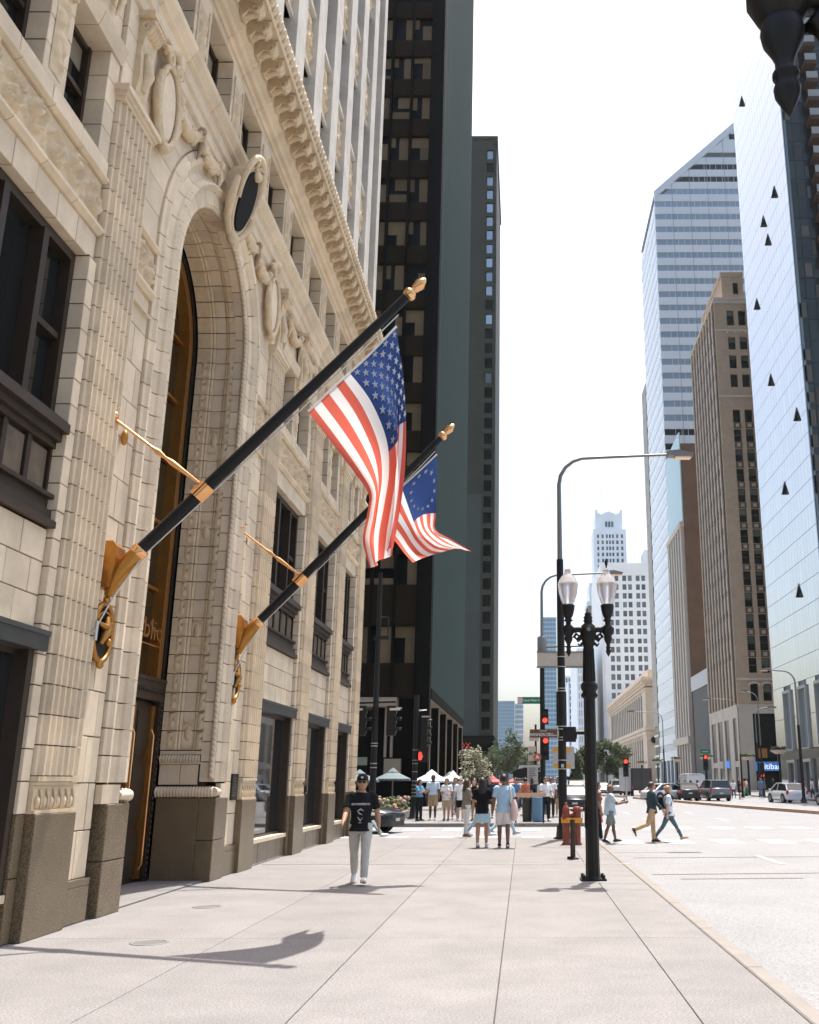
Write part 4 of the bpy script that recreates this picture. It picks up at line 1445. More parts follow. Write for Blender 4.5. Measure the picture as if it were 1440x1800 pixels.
GB = thing('grey_cornice_building', 'grey stone block left of the broad white block with arched top windows', 'building', (24.4, 335, 0))
facade(GB, 'x', 333.0, -1, 22.6, 28.5, 0, 60, [(23.2, 24.2), (25, 26)], [(4 + 4.4 * k, 6.8 + 4.4 * k) for k in range(12)], mat('grey_brown_stone', (.36, .32, .29), .8, var=.08, scale=.2), M_ww, .4, .9)
part(GB, 'wall_core', MB().box(22.6, 28.5, 333.9, 345, 0, 60), M_dark)
part(GB, 'cornice', MB().box(22.2, 28.6, 332.5, 345, 60, 61.5).box(23.2, 28.6, 333, 345, 61.5, 68), M_wt2)
for i, (y, x0, x1, h, lab) in enumerate(((430, 24.2, 31, 58, 'grey office block just beyond the grey cornice building'), (520, 24.4, 34, 52, 'pale lower block with wide windows farther along the west side'),
                                         (600, 24.3, 36, 63, 'pale tower with flat roof near the avenue end on the west side'))):
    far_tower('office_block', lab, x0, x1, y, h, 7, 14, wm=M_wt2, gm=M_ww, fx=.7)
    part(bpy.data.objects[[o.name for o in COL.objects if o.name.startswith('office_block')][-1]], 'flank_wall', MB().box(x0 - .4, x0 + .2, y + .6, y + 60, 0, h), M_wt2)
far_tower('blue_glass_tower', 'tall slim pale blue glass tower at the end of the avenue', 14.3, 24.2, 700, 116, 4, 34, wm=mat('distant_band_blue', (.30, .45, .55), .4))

# the west side stands farther back across the wide avenue: real sizes
for t in [MT, BB, RB, BK, ST, CS, CH_, WT, WC, GB]:
    t.location = EYE + 1.5 * (Vector(t.location) - EYE)
    t.scale = (1.5, 1.5, 1.5)

# ---------------------------------------------------------------- street furniture
M_cast = mat('cast_iron_black', (.010, .009, .007), .5, .0, spec=.3, var=.3, scale=20)
M_globe = mat('frosted_globe', (.93, .88, .86), .22, trans=.7, spec=.5)
M_pole = mat('painted_pole_grey', (.20, .20, .18), .45, .3)
M_band = mat('steel_band', (.55, .55, .52), .3, .9)
M_lens = mat('street_light_lens', (.9, .62, .4), .3)  # orange tint paints the sun's glint on the lens
M_red = mat('signal_red', (.95, .045, .03), .4, emit=1.3)
M_lensd = mat('signal_lens_dark', (.02, .02, .02), .15)
M_green = mat('street_sign_green', (.0, .17, .075), .5)
M_brn = mat('street_sign_brown', (.13, .055, .02), .5)
M_alu = mat('sign_back_beige', (.52, .45, .37), .55, .1, var=.06, scale=3)
M_hyd = mat('hydrant_red', (.28, .062, .028), .5, var=.3, scale=14, stain=.3)
M_yel = mat('hydrant_yellow', (.72, .30, .02), .5, var=.15, scale=10)


def twin_lamp(x, y, label, finial):
    t = thing('twin_globe_lamp', label, 'street lamp', (0, 0, 0), 'twin globe street lamps on the sidewalk', local=True)
    b = MB()
    b.box(-.22, .22, -.2, .2, .0, .03)
    for sx in (-1, 1):
        for sy in (-1, 1):
            b.lathe([(.03, .03), (.03, .09), (.015, .1)], 6, (sx * .17, sy * .15, 0))
    part(t, 'base_plate', b, M_cast)
    part(t, 'shaft', MB().lathe([(.15, .03), (.125, .07), (.118, .4), (.118, .9), (.125, .95), (.112, 1.0), (.104, 3.05)], 8, smooth=False), M_cast)
    part(t, 'collar', MB().lathe([(.105, 3.05), (.16, 3.1), (.12, 3.17), (.155, 3.24), (.155, 3.3), (.10, 3.36)], 16), M_cast)
    part(t, 'access_box', MB().box(-.125, -.10, -.05, .05, .85, 1.2), M_cast)
    fl_ = MB()
    for k in range(12):
        a = 2 * pi * k / 12
        fl_.tube([(.108 * cos(a), .108 * sin(a), 3.36), (.088 * cos(a), .088 * sin(a), 3.95)], .012, 4)
    fl_.lathe([(.105, 3.34), (.088, 3.95), (.12, 4.1), (.15, 4.2), (.13, 4.36), (.06, 4.42)], 14)
    part(t, 'fluted_shaft', fl_, M_cast)
    part(t, 'finial', MB().lathe([(.05, 4.40), (.09, 4.45), (.07, 4.48), (.085, 4.52), (.055, 4.55), (.065, 4.58), (.03, 4.62), (.002, 4.68)], 12), M_cast)
    part(t, 'medallion', MB().prism([(.035 * cos(2 * pi * k / 12), 4.28 + .035 * sin(2 * pi * k / 12)) for k in range(12)], 'y', -.165, -.15), M_pole)
    for sg in (-1, 1):
        a = MB()
        a.tube([(0, 0, 4.27), (sg * .18, 0, 4.30), (sg * .36, 0, 4.28)], [.075, .055, .07], 10)
        a.tube([(sg * .08, 0, 4.2), (sg * .2, 0, 4.10), (sg * .26, 0, 4.16), (sg * .22, 0, 4.22), (sg * .17, 0, 4.18)], [.05, .045, .035, .028, .02], 8)
        a.tube([(sg * .10, 0, 4.05), (sg * .16, 0, 4.0), (sg * .19, 0, 4.04)], [.03, .025, .015], 6)
        arm = part(t, 'lamp_arm', a, M_cast)
        c = (sg * .36, 0, 0)
        part(arm, 'hub', MB().lathe([(.05, 4.16), (.085, 4.2), (.115, 4.27), (.115, 4.32), (.06, 4.38)], 14, c), M_cast)
        part(arm, 'pendant', MB().lathe([(.002, 3.80), (.02, 3.83), (.043, 3.88), (.046, 3.91), (.034, 3.945), (.046, 3.955), (.046, 3.97), (.034, 3.985), (.034, 4.02), (.045, 4.05), (.07, 4.10), (.076, 4.14), (.066, 4.18)], 20, c), M_cast)
        part(arm, 'globe_holder', MB().lathe([(.045, 4.36), (.05, 4.44), (.09, 4.46), (.055, 4.49), (.09, 4.56), (.115, 4.66), (.125, 4.74), (.10, 4.76)], 16, c), M_cast)
        gl_ = part(arm, 'globe', MB().lathe([(.095, 4.76), (.125, 4.82), (.165, 4.95), (.182, 5.06), (.186, 5.12), (.19, 5.125), (.19, 5.15), (.18, 5.16), (.155, 5.23), (.10, 5.30), (.065, 5.34), (.062, 5.39), (.055, 5.43), (.01, 5.45)], 24, c), M_globe)
        if finial and sg > 0:
            part(arm, 'globe_finial', MB().lathe([(.02, 5.44), (.012, 5.47), (.028, 5.52), (.028, 5.57), (.003, 5.63)], 8, c), M_cast)
    t.location = (x, y, 0)
    return t


twin_lamp(1.19, 17.6, 'black twin globe lamp standing near the kerb ahead, with one spiked globe', True)
twin_lamp(1.26, 2.78, 'black cast lamp close overhead, only its hanging pendant in the upper right corner', False)


def light_pole(x, y, h, reach, label, sgn=1, black=8.3, r=.12, group='tall curved street lights'):
    t = thing('street_light', label, 'street light', (x, y, 0), group)
    part(t, 'base', MB().lathe([(r * 2.2, 0), (r * 2.2, .03), (r * 1.6, .06), (r * 1.4, .35), (r * 1.05, .4)], 12, (x, y, 0)), M_cast)
    lo = [(x, y, z) for z in (0, black)]
    part(t, 'lower_pole', MB().tube(lo, [r, r * .82], 12), M_cast)
    pts = [(x, y, black)] + [(x, y, h - .9)] + [(x + sgn * .9 * (1 - cos(a)), y, h - .9 + .9 * sin(a)) for a in (R(20), R(40), R(60), R(80))] + [(x + sgn * 1.3, y, h + .02), (x + sgn * reach, y, h + .12)]
    part(t, 'curved_arm', MB().tube(pts, [r * .62, r * .5, r * .48, r * .46, r * .44, r * .42, r * .4, r * .3], 8), M_pole)
    e = x + sgn * reach
    lu = part(t, 'luminaire', MB().prism([(e - sgn * .25, h + .05), (e + sgn * .55, h + .02), (e + sgn * .6, h + .12), (e + sgn * .1, h + .24), (e - sgn * .25, h + .2)], 'y', y - .16, y + .16), M_pole)
    part(lu, 'lens', MB().box(min(e, e + sgn * .5), max(e, e + sgn * .5), y - .13, y + .13, h - .02, h + .03), M_lens)
    return t


def signal(parent, x, y, z, face, n=3, lit=None, s=.11):
    """signal head: face = direction (x,y) the lenses point"""
    b = MB()
    h = n * s * 2.9
    b.box(x - s * 1.3, x + s * 1.3, y - s * .9, y + s * .9, z, z + h)
    hd = part(parent, 'signal_head', b, M_cast)
    for i in range(n):
        zc = z + (i + .5) * h / n
        c = Vector((x + face[0] * s * (1.3 if face[0] else 0), y + face[1] * s * .9, zc))
        f = Vector((face[0], face[1], 0))
        part(hd, 'lens', MB().tube([c, c + f * .03], s * .95, 12), M_red if lit == i else M_lensd)
        vz = []
        for k in range(7):
            a = pi * k / 6
            vz.append((cos(a) * s * 1.05, sin(a) * s * 1.05))
        sd = Vector((-f.y, f.x, 0))
        v = MB()
        P = [c + sd * p + Vector((0, 0, q)) for p, q in vz]
        Q = [p + f * s * 1.8 for p in P]
        v.add([tuple(q) for q in P + Q], [(k, k + 1, 8 + k, 7 + k) for k in range(6)])
        part(hd, 'visor', v, M_cast, False)
    return hd


# near pole at the corner
L1 = light_pole(1.16, 29.6, 11.65, 3.75, 'tall curved street light at the kerb corner carrying a brown street sign', r=.13)
bd = MB()
for z in (2.2, 2.78, 2.86, 3.1, 3.18, 4.22, 4.3, 4.95, 5.25, 1.95):
    bd.lathe([(.137, z), (.137, z + .025)], 14, (1.16, 29.6, 0))
part(L1, 'clamp_band', bd, M_band)
hd = signal(L1, 1.16, 29.78, 3.22, (0, 1), 3, None, .115)
part(L1, 'signal_bracket', MB().box(1.1, 1.22, 29.6, 29.8, 4.2, 4.3), M_cast)
sn = part(L1, 'brown_sign', MB().box(.20, 1.02, 29.46, 29.475, 2.86, 3.10), M_brn)
text(sn, 'lettering', 'SHANNON DELL', .125, (.535, 29.455, 2.945), (pi / 2, 0, 0), M_wht, ext=.002, sx=.82)
text(sn, 'lettering', 'WAY', .055, (.945, 29.455, 2.925), (pi / 2, 0, 0), M_wht, ext=.002)
text(sn, 'lettering', 'HONORARY', .04, (.6, 29.455, 3.055), (pi / 2, 0, 0), M_wht, ext=.002)
part(sn, 'sign_bracket', MB().box(1.02, 1.06, 29.46, 29.60, 2.9, 3.06), M_band)
sb_ = signal(L1, 1.38, 29.6, 2.74, (1, 0), 1, None, .15)
part(L1, 'sticker', MB().box(1.12, 1.2, 29.465, 29.47, 2.0, 2.1), M_band)
part(L1, 'foot_plate', MB().box(.94, 1.38, 29.38, 29.82, 0.0, .03), M_cast)

L2 = light_pole(.98, 50, 12.05, 3.7, 'tall curved street light across the side street, with big sign back and red signal', r=.14)
part(L2, 'sleeve', MB().lathe([(.2, 7.9), (.24, 8.0), (.24, 8.75), (.2, 8.8)], 10, (.98, 50, 0)), M_pole)
sgb = part(L2, 'big_sign_back', MB().box(.72, 3.2, 49.7, 49.76, 7.22, 7.95), M_alu)
part(sgb, 'sign_frame', MB().box(.70, 3.22, 49.66, 49.8, 7.93, 8.0).box(.70, 3.22, 49.66, 49.8, 7.16, 7.24), M_pole)
part(L2, 'mast_arm', MB().tube([(.98, 49.9, 8.25), (3.2, 49.9, 8.3)], .04, 6), M_cast)
gs = part(L2, 'green_sign', MB().box(-.28, .86, 49.72, 49.74, 5.36, 5.70), M_green)
text(gs, 'lettering', 'E South Water St', .17, (.40, 49.70, 5.53), (pi / 2, 0, 0), M_wht, ext=.003, sx=.72)
part(gs, 'pale_patch', MB().box(-.27, -.04, 49.705, 49.719, 5.38, 5.68), mat('faded_sign_patch', (.6, .45, .45), .5))
signal(L2, 1.12, 49.8, 2.6, (0, -1), 3, 2, .13)
hs = signal(L2, 1.1, 49.8, 4.35, (0, -1), 2, 0, .13)
plm = mat('pale_parking_sign', (.5, .42, .33), .6)
plg = mat('notice_sign', (.48, .46, .42), .6)
pk = thing('sign_post', 'post of stacked parking plates with a round red symbol left of the red signal', 'sign post', (.62, 49, 0))
part(pk, 'post', MB().tube([(.62, 49, 0), (.62, 49, 4.3)], .05, 8), M_cast)
part(pk, 'plate', MB().box(.30, .78, 48.9, 48.93, 3.5, 3.85), plm)
part(pk, 'plate', MB().box(.24, .62, 48.9, 48.93, 2.98, 3.25), plm)
part(pk, 'plate', MB().box(.24, .62, 48.9, 48.93, 2.55, 2.82), plm)
ri = part(pk, 'round_sign', MB().tube([(.70, 48.88, 2.72), (.70, 48.85, 2.72)], .2, 16), mat('round_sign_red', (.42, .10, .05), .5))
text(ri, 'lettering', 'A', .3, (.70, 48.84, 2.72), (pi / 2, 0, 0), M_wht, ext=.004)
nt_ = part(pk, 'notice', MB().box(.20, .72, 48.9, 48.93, 1.45, 2.35), plg)
mb = MB()
for k in range(8):
    mb.box(.27, .65 - .05 * (k % 3), 48.885, 48.9, 1.6 + k * .085, 1.625 + k * .085)
part(nt_, 'printed_line', mb, M_cast, kind='stuff')

# standpipe (twin red hydrant with yellow collar) and the low post before it
HY = thing('twin_standpipe', 'twin red fire standpipe with a yellow collar on the kerb corner', 'hydrant', (1.28, 27, 0))
for x, b in ((1.14, 0), (1.43, 1)):
    p = part(HY, 'pipe', MB().lathe([(.13, 0), (.13, .03), (.095, .05), (.095, .52), (.11, .53), (.11, .78), (.09, .82)], 14, (x, 27, 0)), M_hyd)
    if not b:
        part(p, 'cap', MB().lathe([(.085, .80), (.095, .86), (.085, .93), (.05, .98), (.03, 1.02), (.028, 1.06), (.005, 1.07)], 12, (x, 27, 0)), M_hyd)
    else:
        c = MB().lathe([(.10, .80), (.12, .84), (.12, .92), (.07, .97)], 12, (x, 27, 0))
        for a in (20, 80, 140, 200, 260, 320):
            d = Vector((cos(R(a)), sin(R(a)), 0))
            c.tube([Vector((x, 27, .88)) + d * .08, Vector((x, 27, .88)) + d * .17], .04, 8)
        part(p, 'cap', c, M_hyd)
part(HY, 'collar', MB().box(1.01, 1.28, 26.87, 27.13, .55, .68).box(1.29, 1.57, 26.87, 27.13, .55, .68), M_yel)
part(HY, 'outlet', MB().tube([(1.08, 26.95, .70), (1.08, 26.82, .70)], .06, 10).tube([(1.2, 27, .74), (1.36, 27, .74)], .06, 8), M_hyd)
part(HY, 'chain', MB().tube([(1.56, 26.95, .85), (1.58, 26.93, .7), (1.55, 26.92, .55)], .01, 4), M_band)
PB = thing('low_post', 'short dark steel post on the sidewalk in front of the red standpipe', 'post', (1.07, 22.1, 0))
part(PB, 'post', MB().tube([(1.07, 22.1, 0), (1.07, 22.1, .82)], .055, 10), mat('rusty_steel', (.05, .032, .02), .7, .2, var=.3, scale=15))
part(PB, 'flange', MB().lathe([(.13, 0), (.13, .025), (.07, .04)], 10, (1.07, 22.1, 0)).lathe([(.035, .02), (.035, .06)], 6, (.98, 22.05, 0)), M_cast)

# far corner: pedestrian signal, signal mast behind the walker
PS = thing('pedestrian_signal', 'black signal pole with lit red hand on the far corner', 'traffic signal', (-4.87, 45, 0))
part(PS, 'base', MB().lathe([(.32, 0), (.32, .04), (.2, .08), (.16, .5), (.14, .55)], 12, (-4.87, 45, 0)), M_cast)
part(PS, 'pole', MB().tube([(-4.87, 45, .1), (-4.87, 45, 5.4)], .12, 12), M_cast)
bd = MB()
for z in (.95, 1.1, 1.25, 1.42, 1.6, 2.0, 2.35, 2.5, 2.95):
    bd.lathe([(.124, z), (.124, z + .03)], 10, (-4.87, 45, 0))
part(PS, 'clamp_band', bd, M_band)
hb = part(PS, 'hand_box', MB().box(-4.72, -4.28, 44.75, 45.05, 2.45, 3.0), M_cast)
hn = MB()
hx, hz = -4.62, 2.62
hn.prism([(hx - .055, hz - .10), (hx + .055, hz - .10), (hx + .075, hz + .05), (hx + .07, hz + .12), (hx - .07, hz + .12), (hx - .075, hz)], 'y', 44.735, 44.745)
for k, l in enumerate((.10, .13, .13, .09)):
    hn.box(hx - .07 + k * .037, hx - .07 + k * .037 + .028, 44.735, 44.745, hz + .12, hz + .12 + l)
hn.prism([(hx + .075, hz - .02), (hx + .12, hz + .07), (hx + .10, hz + .09), (hx + .07, hz + .05)], 'y', 44.735, 44.745)
part(hb, 'red_hand', hn, M_red)
signal(PS, -4.5, 45, 3.05, (1, 0), 4, None, .115)
part(PS, 'signal_arm', MB().tube([(-4.87, 45, 4.7), (-4.4, 45, 4.75)], .03, 6).box(-4.62, -4.28, 44.9, 45.1, 4.42, 4.47), M_band)
TS = thing('signal_mast', 'tall black signal mast behind the walking man, signal heads on both sides', 'traffic signal', (-5.72, 38.2, 0))
X, Y = -5.72, 38.2
part(TS, 'mast', MB().tube([(X, Y, 0), (X, Y, 4.6), (X, Y, 9.7)], [.13, .11, .08], 10), M_cast)
part(TS, 'cross_arm', MB().tube([(-6.5, Y, 4.55), (-4.95, Y, 4.6)], .05, 8), M_cast)
for x in (-6.25, -5.1):
    signal(TS, x, Y, 3.3, (1, 0), 3, None, .13)
part(TS, 'arm_light', MB().box(-6.5, -6.2, Y - .2, Y - .1, 4.25, 4.33).box(-5.15, -4.75, Y - .2, Y - .1, 4.25, 4.33), M_band)
bd = MB()
for z in (2.9, 3.0, 2.25, 2.1):
    bd.lathe([(.135, z), (.135, z + .03)], 10, (X, Y, 0))
part(TS, 'clamp_band', bd, M_band)
part(TS, 'street_plate', MB().box(-6.7, -5.95, Y - .16, Y - .14, 2.2, 2.5), mat('plate_grey_green', (.18, .22, .17), .6))
part(TS, 'camera_arm', MB().tube([(X, Y, 7.9), (-5.35, Y, 7.9), (-5.35, Y, 7.0)], .025, 6).box(-5.9, -5.3, Y - .1, Y + .1, 7.0, 7.15), M_cast)

# bins, barrier, kiosk on the far corner
M_wood = mat('barrier_salmon', (.56, .33, .20), .6, var=.1, scale=5)
BR = thing('barrier_rail', 'salmon coloured wooden barrier rail on the far corner before the bins', 'barrier', (.25, 40.3, 0))
part(BR, 'rail', MB().box(-.42, .92, 40.25, 40.33, 1.0, 1.15), M_wood)
for x in (-.3, .8):
    part(BR, 'leg', MB().tube([(x, 40.1, 0.01), (x, 40.29, 1.0)], .03, 6), M_cast)
    part(BR, 'leg', MB().tube([(x, 40.5, 0.01), (x, 40.31, 1.0)], .03, 6), M_cast)
def can(x, y, r, h, m, label, slats):
    t = thing('litter_bin', label, 'bin', (x, y, .012))
    part(t, 'drum', MB().lathe([(r * .86, .012), (r * .88, h)], 16, (x, y, 0)), m if not slats else M_cast)
    if slats:
        for k in range(20):
            a = 2 * pi * k / 20
            piece(t, 'slat', boxmesh((.03, .075, h - .05), m), (x + r * cos(a), y + r * sin(a), h / 2 + .012), (0, 0, a))
    part(t, 'rim', MB().lathe([(r * .95, h - .02), (r * 1.06, h), (r * 1.06, h + .05), (r * .8, h + .05)], 16, (x, y, 0)), m)
can(.58, 41.2, .21, .92, mat('bin_blue', (.10, .22, .34), .5), 'blue slatted litter bin right of the dark bin', True)
can(.16, 41.4, .22, .9, mat('bin_dark', (.03, .026, .02), .6), 'dark brown round litter bin left of the blue bin', False)
KS = thing('news_kiosk', 'dark street kiosk with curved roof and pale poster panel behind the barrier', 'kiosk', (.15, 60.5, 0))
part(KS, 'roof', MB().prism([(-.62, 1.75), (-.6, 2.05), (-.35, 2.28), (.1, 2.34), (.6, 2.28), (.86, 2.05), (.9, 1.75)], 'y', 59.6, 61.4), M_cast)
part(KS, 'cabinet', MB().box(-.5, .8, 59.9, 61.2, .012, 1.75), mat('kiosk_body', (.05, .035, .025), .6))
po = part(KS, 'poster', MB().box(-.42, .68, 59.86, 59.89, .95, 1.62), plg)
mb = MB()
for k in range(5):
    mb.box(-.3, .5 - .12 * (k % 2), 59.85, 59.858, 1.1 + k * .09, 1.13 + k * .09)
part(po, 'printed_line', mb, mat('poster_grey', (.25, .26, .27), .6), kind='stuff')
part(KS, 'light_strip', MB().box(-.5, .8, 59.7, 59.75, 1.70, 1.76), M_alu)

# colourful decal panels on the far pole
DP = thing('event_banner', 'yellow and white patterned banner behind the corner street light', 'banner', (2.75, 70, 0))
part(DP, 'post', MB().tube([(2.78, 70.05, 0), (2.78, 70.05, 4.2)], .06, 8), M_cast)
for x0, x1 in ((2.05, 2.68), (2.9, 3.6)):
    b_ = part(DP, 'banner_cloth', MB().box(x0, x1, 69.98, 70.0, 2.4, 3.9), mat('banner_ground', (.45, .42, .38), .8, var=.35, scale=9))
    part(b_, 'yellow_patch', MB().box(x0 + .05, x0 + .4, 69.965, 69.979, 3.55, 3.85).box(x0 + .1, x0 + .45, 69.965, 69.979, 2.45, 2.7), M_yel)

# patio umbrellas
def umbrella(x, y, z, w, m, label, group, h=.5):
    t = thing('patio_umbrella', label, 'umbrella', (x, y, 0), group)
    n = 8
    c = MB()
    vs = [(x, y, z + h)] + [(x + w * cos(2 * pi * k / n + .39), y + w * sin(2 * pi * k / n + .39), z) for k in range(n)] + [(x + w * cos(2 * pi * k / n + .39), y + w * sin(2 * pi * k / n + .39), z - .1) for k in range(n)]
    c.add(vs, [(0, 1 + k, 1 + (k + 1) % n) for k in range(n)] + [(1 + k, 1 + n + k, 1 + n + (k + 1) % n, 1 + (k + 1) % n) for k in range(n)])
    part(t, 'canopy', c, m, False)
    part(t, 'vent', MB().lathe([(w * .3, z + h * .78), (.01, z + h + .12)], 8, (x, y, 0)), m)
    part(t, 'pole', MB().tube([(x, y, 0), (x, y, z + h)], .03, 6), M_pole)
M_umb = mat('umbrella_slate', (.12, .155, .16), .8)
M_umw = mat('umbrella_white', (.70, .70, .70), .8)
M_umr = mat('umbrella_red', (.60, .10, .10), .8)
umbrella(-6.5, 50, 1.72, .92, M_umb, 'slate grey patio umbrella over the flower bed', 'patio umbrellas', .42)
umbrella(-8.0, 49, 1.65, 1.0, M_umb, 'slate grey patio umbrella partly behind the terracotta building corner', 'patio umbrellas', .4)
umbrella(-5.3, 58, 1.62, 1.1, M_umw, 'white patio umbrella nearest the red hand signal', 'patio umbrellas', .5)
umbrella(-4.5, 61.5, 1.66, .8, M_umb, 'grey patio umbrella between the two white ones', 'patio umbrellas', .4)
umbrella(-4.1, 58.5, 1.62, .75, M_umw, 'white patio umbrella beside the pale blossoming tree', 'patio umbrellas', .45)
umbrella(-2.6, 86, 1.5, .95, M_umr, 'red umbrella behind the crowd, left of the man with tote', 'patio umbrellas', .4)
umbrella(-.6, 86, 1.5, 1.0, M_umr, 'red umbrella behind the crowd, right of the man with tote', 'patio umbrellas', .4)

# west side: lights, signals, flower baskets
light_pole(20.2, 72.6, 9.45, 2.0, 'street light with left arm in front of the mirror tower', -1, 5.5, .13)
light_pole(20.7, 95, 9.1, 2.8, 'street light with left arm before the brick tower base', -1, 4, .1)
light_pole(23.4, 99.5, 8.6, 1.6, 'short street light with right arm at the bank corner', 1, 5.2, .1)
light_pole(24.0, 100.5, 10.3, 1.2, 'street light with left arm beside the bank sign', -1, 5, .1)
light_pole(15.8, 112, 9.0, 3.4, 'street light with left arm across the striped tower', -1, 5, .1)
M_flow = [mat('petal_red', (.26, .06, .035), .8), mat('petal_orange', (.36, .15, .06), .8), mat('petal_pink', (.36, .24, .20), .8), mat('petal_yellow', (.34, .29, .12), .8), mat('leaf_bed', (.05, .085, .025), .8)]
def basket(x, y, z, label, dark=True):
    t = thing('flower_basket_post', label, 'planter post', (x, y, 0), 'posts with flower baskets along the west side')
    part(t, 'post', MB().tube([(x, y, 0), (x, y, z)], .11, 8), M_cast)
    part(t, 'bowl', MB().lathe([(.3, z), (.75, z + .25), (.78, z + .34)], 12, (x, y, 0)), plm)
    m = MB()
    for _ in range(40):
        a, r = rnd.uniform(0, 2 * pi), rnd.uniform(0, .75)
        m.ball((x + r * cos(a), y + r * sin(a), z + .38 + rnd.uniform(0, .2)), .12, 5, 4, rnd.choice((0, 1)))
    part(t, 'flowers', m, [M_flow[4], mat('foliage_dark', (.03, .04, .02), .9)], kind='stuff')
for x, y, z, lab in ((23.4, 104, 3.6, 'flower basket post at the bank corner, dark post with yellow rim bowl'), (22.4, 87.3, 3.8, 'flower basket post right of the bank sign'), (23.3, 72, 3.5, 'flower basket post at the right edge before the mirror tower'),
                     (21.6, 118, 3.9, 'flower basket post in front of the green sign'), (20.8, 135, 4.0, 'flower basket post before the pale pier base'), (20.2, 150, 4.0, 'flower basket post before the striped tower base'),
                     (19.6, 165, 4.0, 'flower basket post before the concrete slab'), (19.0, 182, 4.0, 'flower basket post before the hall corner')):
    basket(x, y, z, lab)
def small_signal(x, y, h, lit, label, sign=False):
    t = thing('traffic_signal', label, 'traffic signal', (x, y, 0), 'small traffic signals in the avenue')
    part(t, 'post', MB().tube([(x, y, 0), (x, y, h)], .08, 8), plm if not sign else M_cast)
    signal(t, x, y - .1, h, (0, -1), 3, lit, .17)
    if sign:
        s_ = part(t, 'green_sign', MB().box(x - .45, x + .45, y - .2, y - .17, h + 1.55, h + 1.95), M_green)
        part(s_, 'pale_line', MB().box(x - .3, x + .3, y - .21, y - .2, h + 1.7, h + 1.8), plg)
small_signal(8.6, 84, 1.9, 2, 'median traffic signal showing red in front of the trees')
small_signal(17.5, 96, 2.5, 2, 'traffic signal showing red under a green street sign', True)
small_signal(24.3, 102, 1.8, 0, 'traffic signal on the bank corner with row of visors')
CB = thing('control_cabinet', 'dark upright control cabinet on the bank corner', 'cabinet', (22.9, 103, 0.02))
part(CB, 'cabinet', MB().box(22.5, 23.2, 102.7, 103.3, .02, 1.75), M_cast)
part(CB, 'door', MB().box(22.56, 23.14, 102.67, 102.7, .2, 1.65), mat('cabinet_door', (.03, .028, .025), .5))
# flower bed on the far corner
FBD = thing('flower_bed', 'raised kerbed flower bed with red and orange flowers on the far corner', 'flower bed', (-6.2, 44, 0))
part(FBD, 'bed_kerb', MB().box(-8.5, -4.95, 42.2, 42.5, .012, .32).box(-8.5, -5.25, 42.5, 50, .012, .3), M_curb)
m = MB()
for _ in range(420):
    x, y = rnd.uniform(-8.3, -5.35), rnd.uniform(42.55, 48)
    q = rnd.uniform(.05, .11)
    m.ball((x, y, .32 + rnd.random() ** 1.5 * .55 * min(1, (y - 42.3))), q, 5, 4, rnd.choice((0, 1, 2, 2, 3, 4, 4, 4, 4, 4)))
part(FBD, 'flowers', m, M_flow, kind='stuff')

# ---------------------------------------------------------------- flagpoles and flags
M_lacq = mat('pole_black_lacquer', (.008, .008, .008), .4, .0, spec=.25)
M_silver = mat('silver_cord', (.6, .58, .54), .35, .7)
def cloth(name, col):
    m = mat(name, col, .85, spec=.15, var=.04, scale=12)
    nt = m.node_tree
    tr = nt.nodes.new("ShaderNodeBsdfTranslucent")
    tr.inputs[0].default_value = (*[min(1, c * 1.1) for c in col], 1)
    mx = nt.nodes.new("ShaderNodeMixShader")
    mx.inputs[0].default_value = .48
    out = nt.nodes["Material Output"]
    nt.links.new(nt.nodes["Principled BSDF"].outputs[0], mx.inputs[1])
    nt.links.new(tr.outputs[0], mx.inputs[2])
    nt.links.new(mx.outputs[0], out.inputs[0])
    return m
M_fr, M_fw, M_fb = cloth('flag_red', (.64, .13, .092)), cloth('flag_white', (.80, .79, .77)), cloth('flag_blue', (.030, .060, .185))
M_star = cloth('flag_star', (.80, .80, .80))


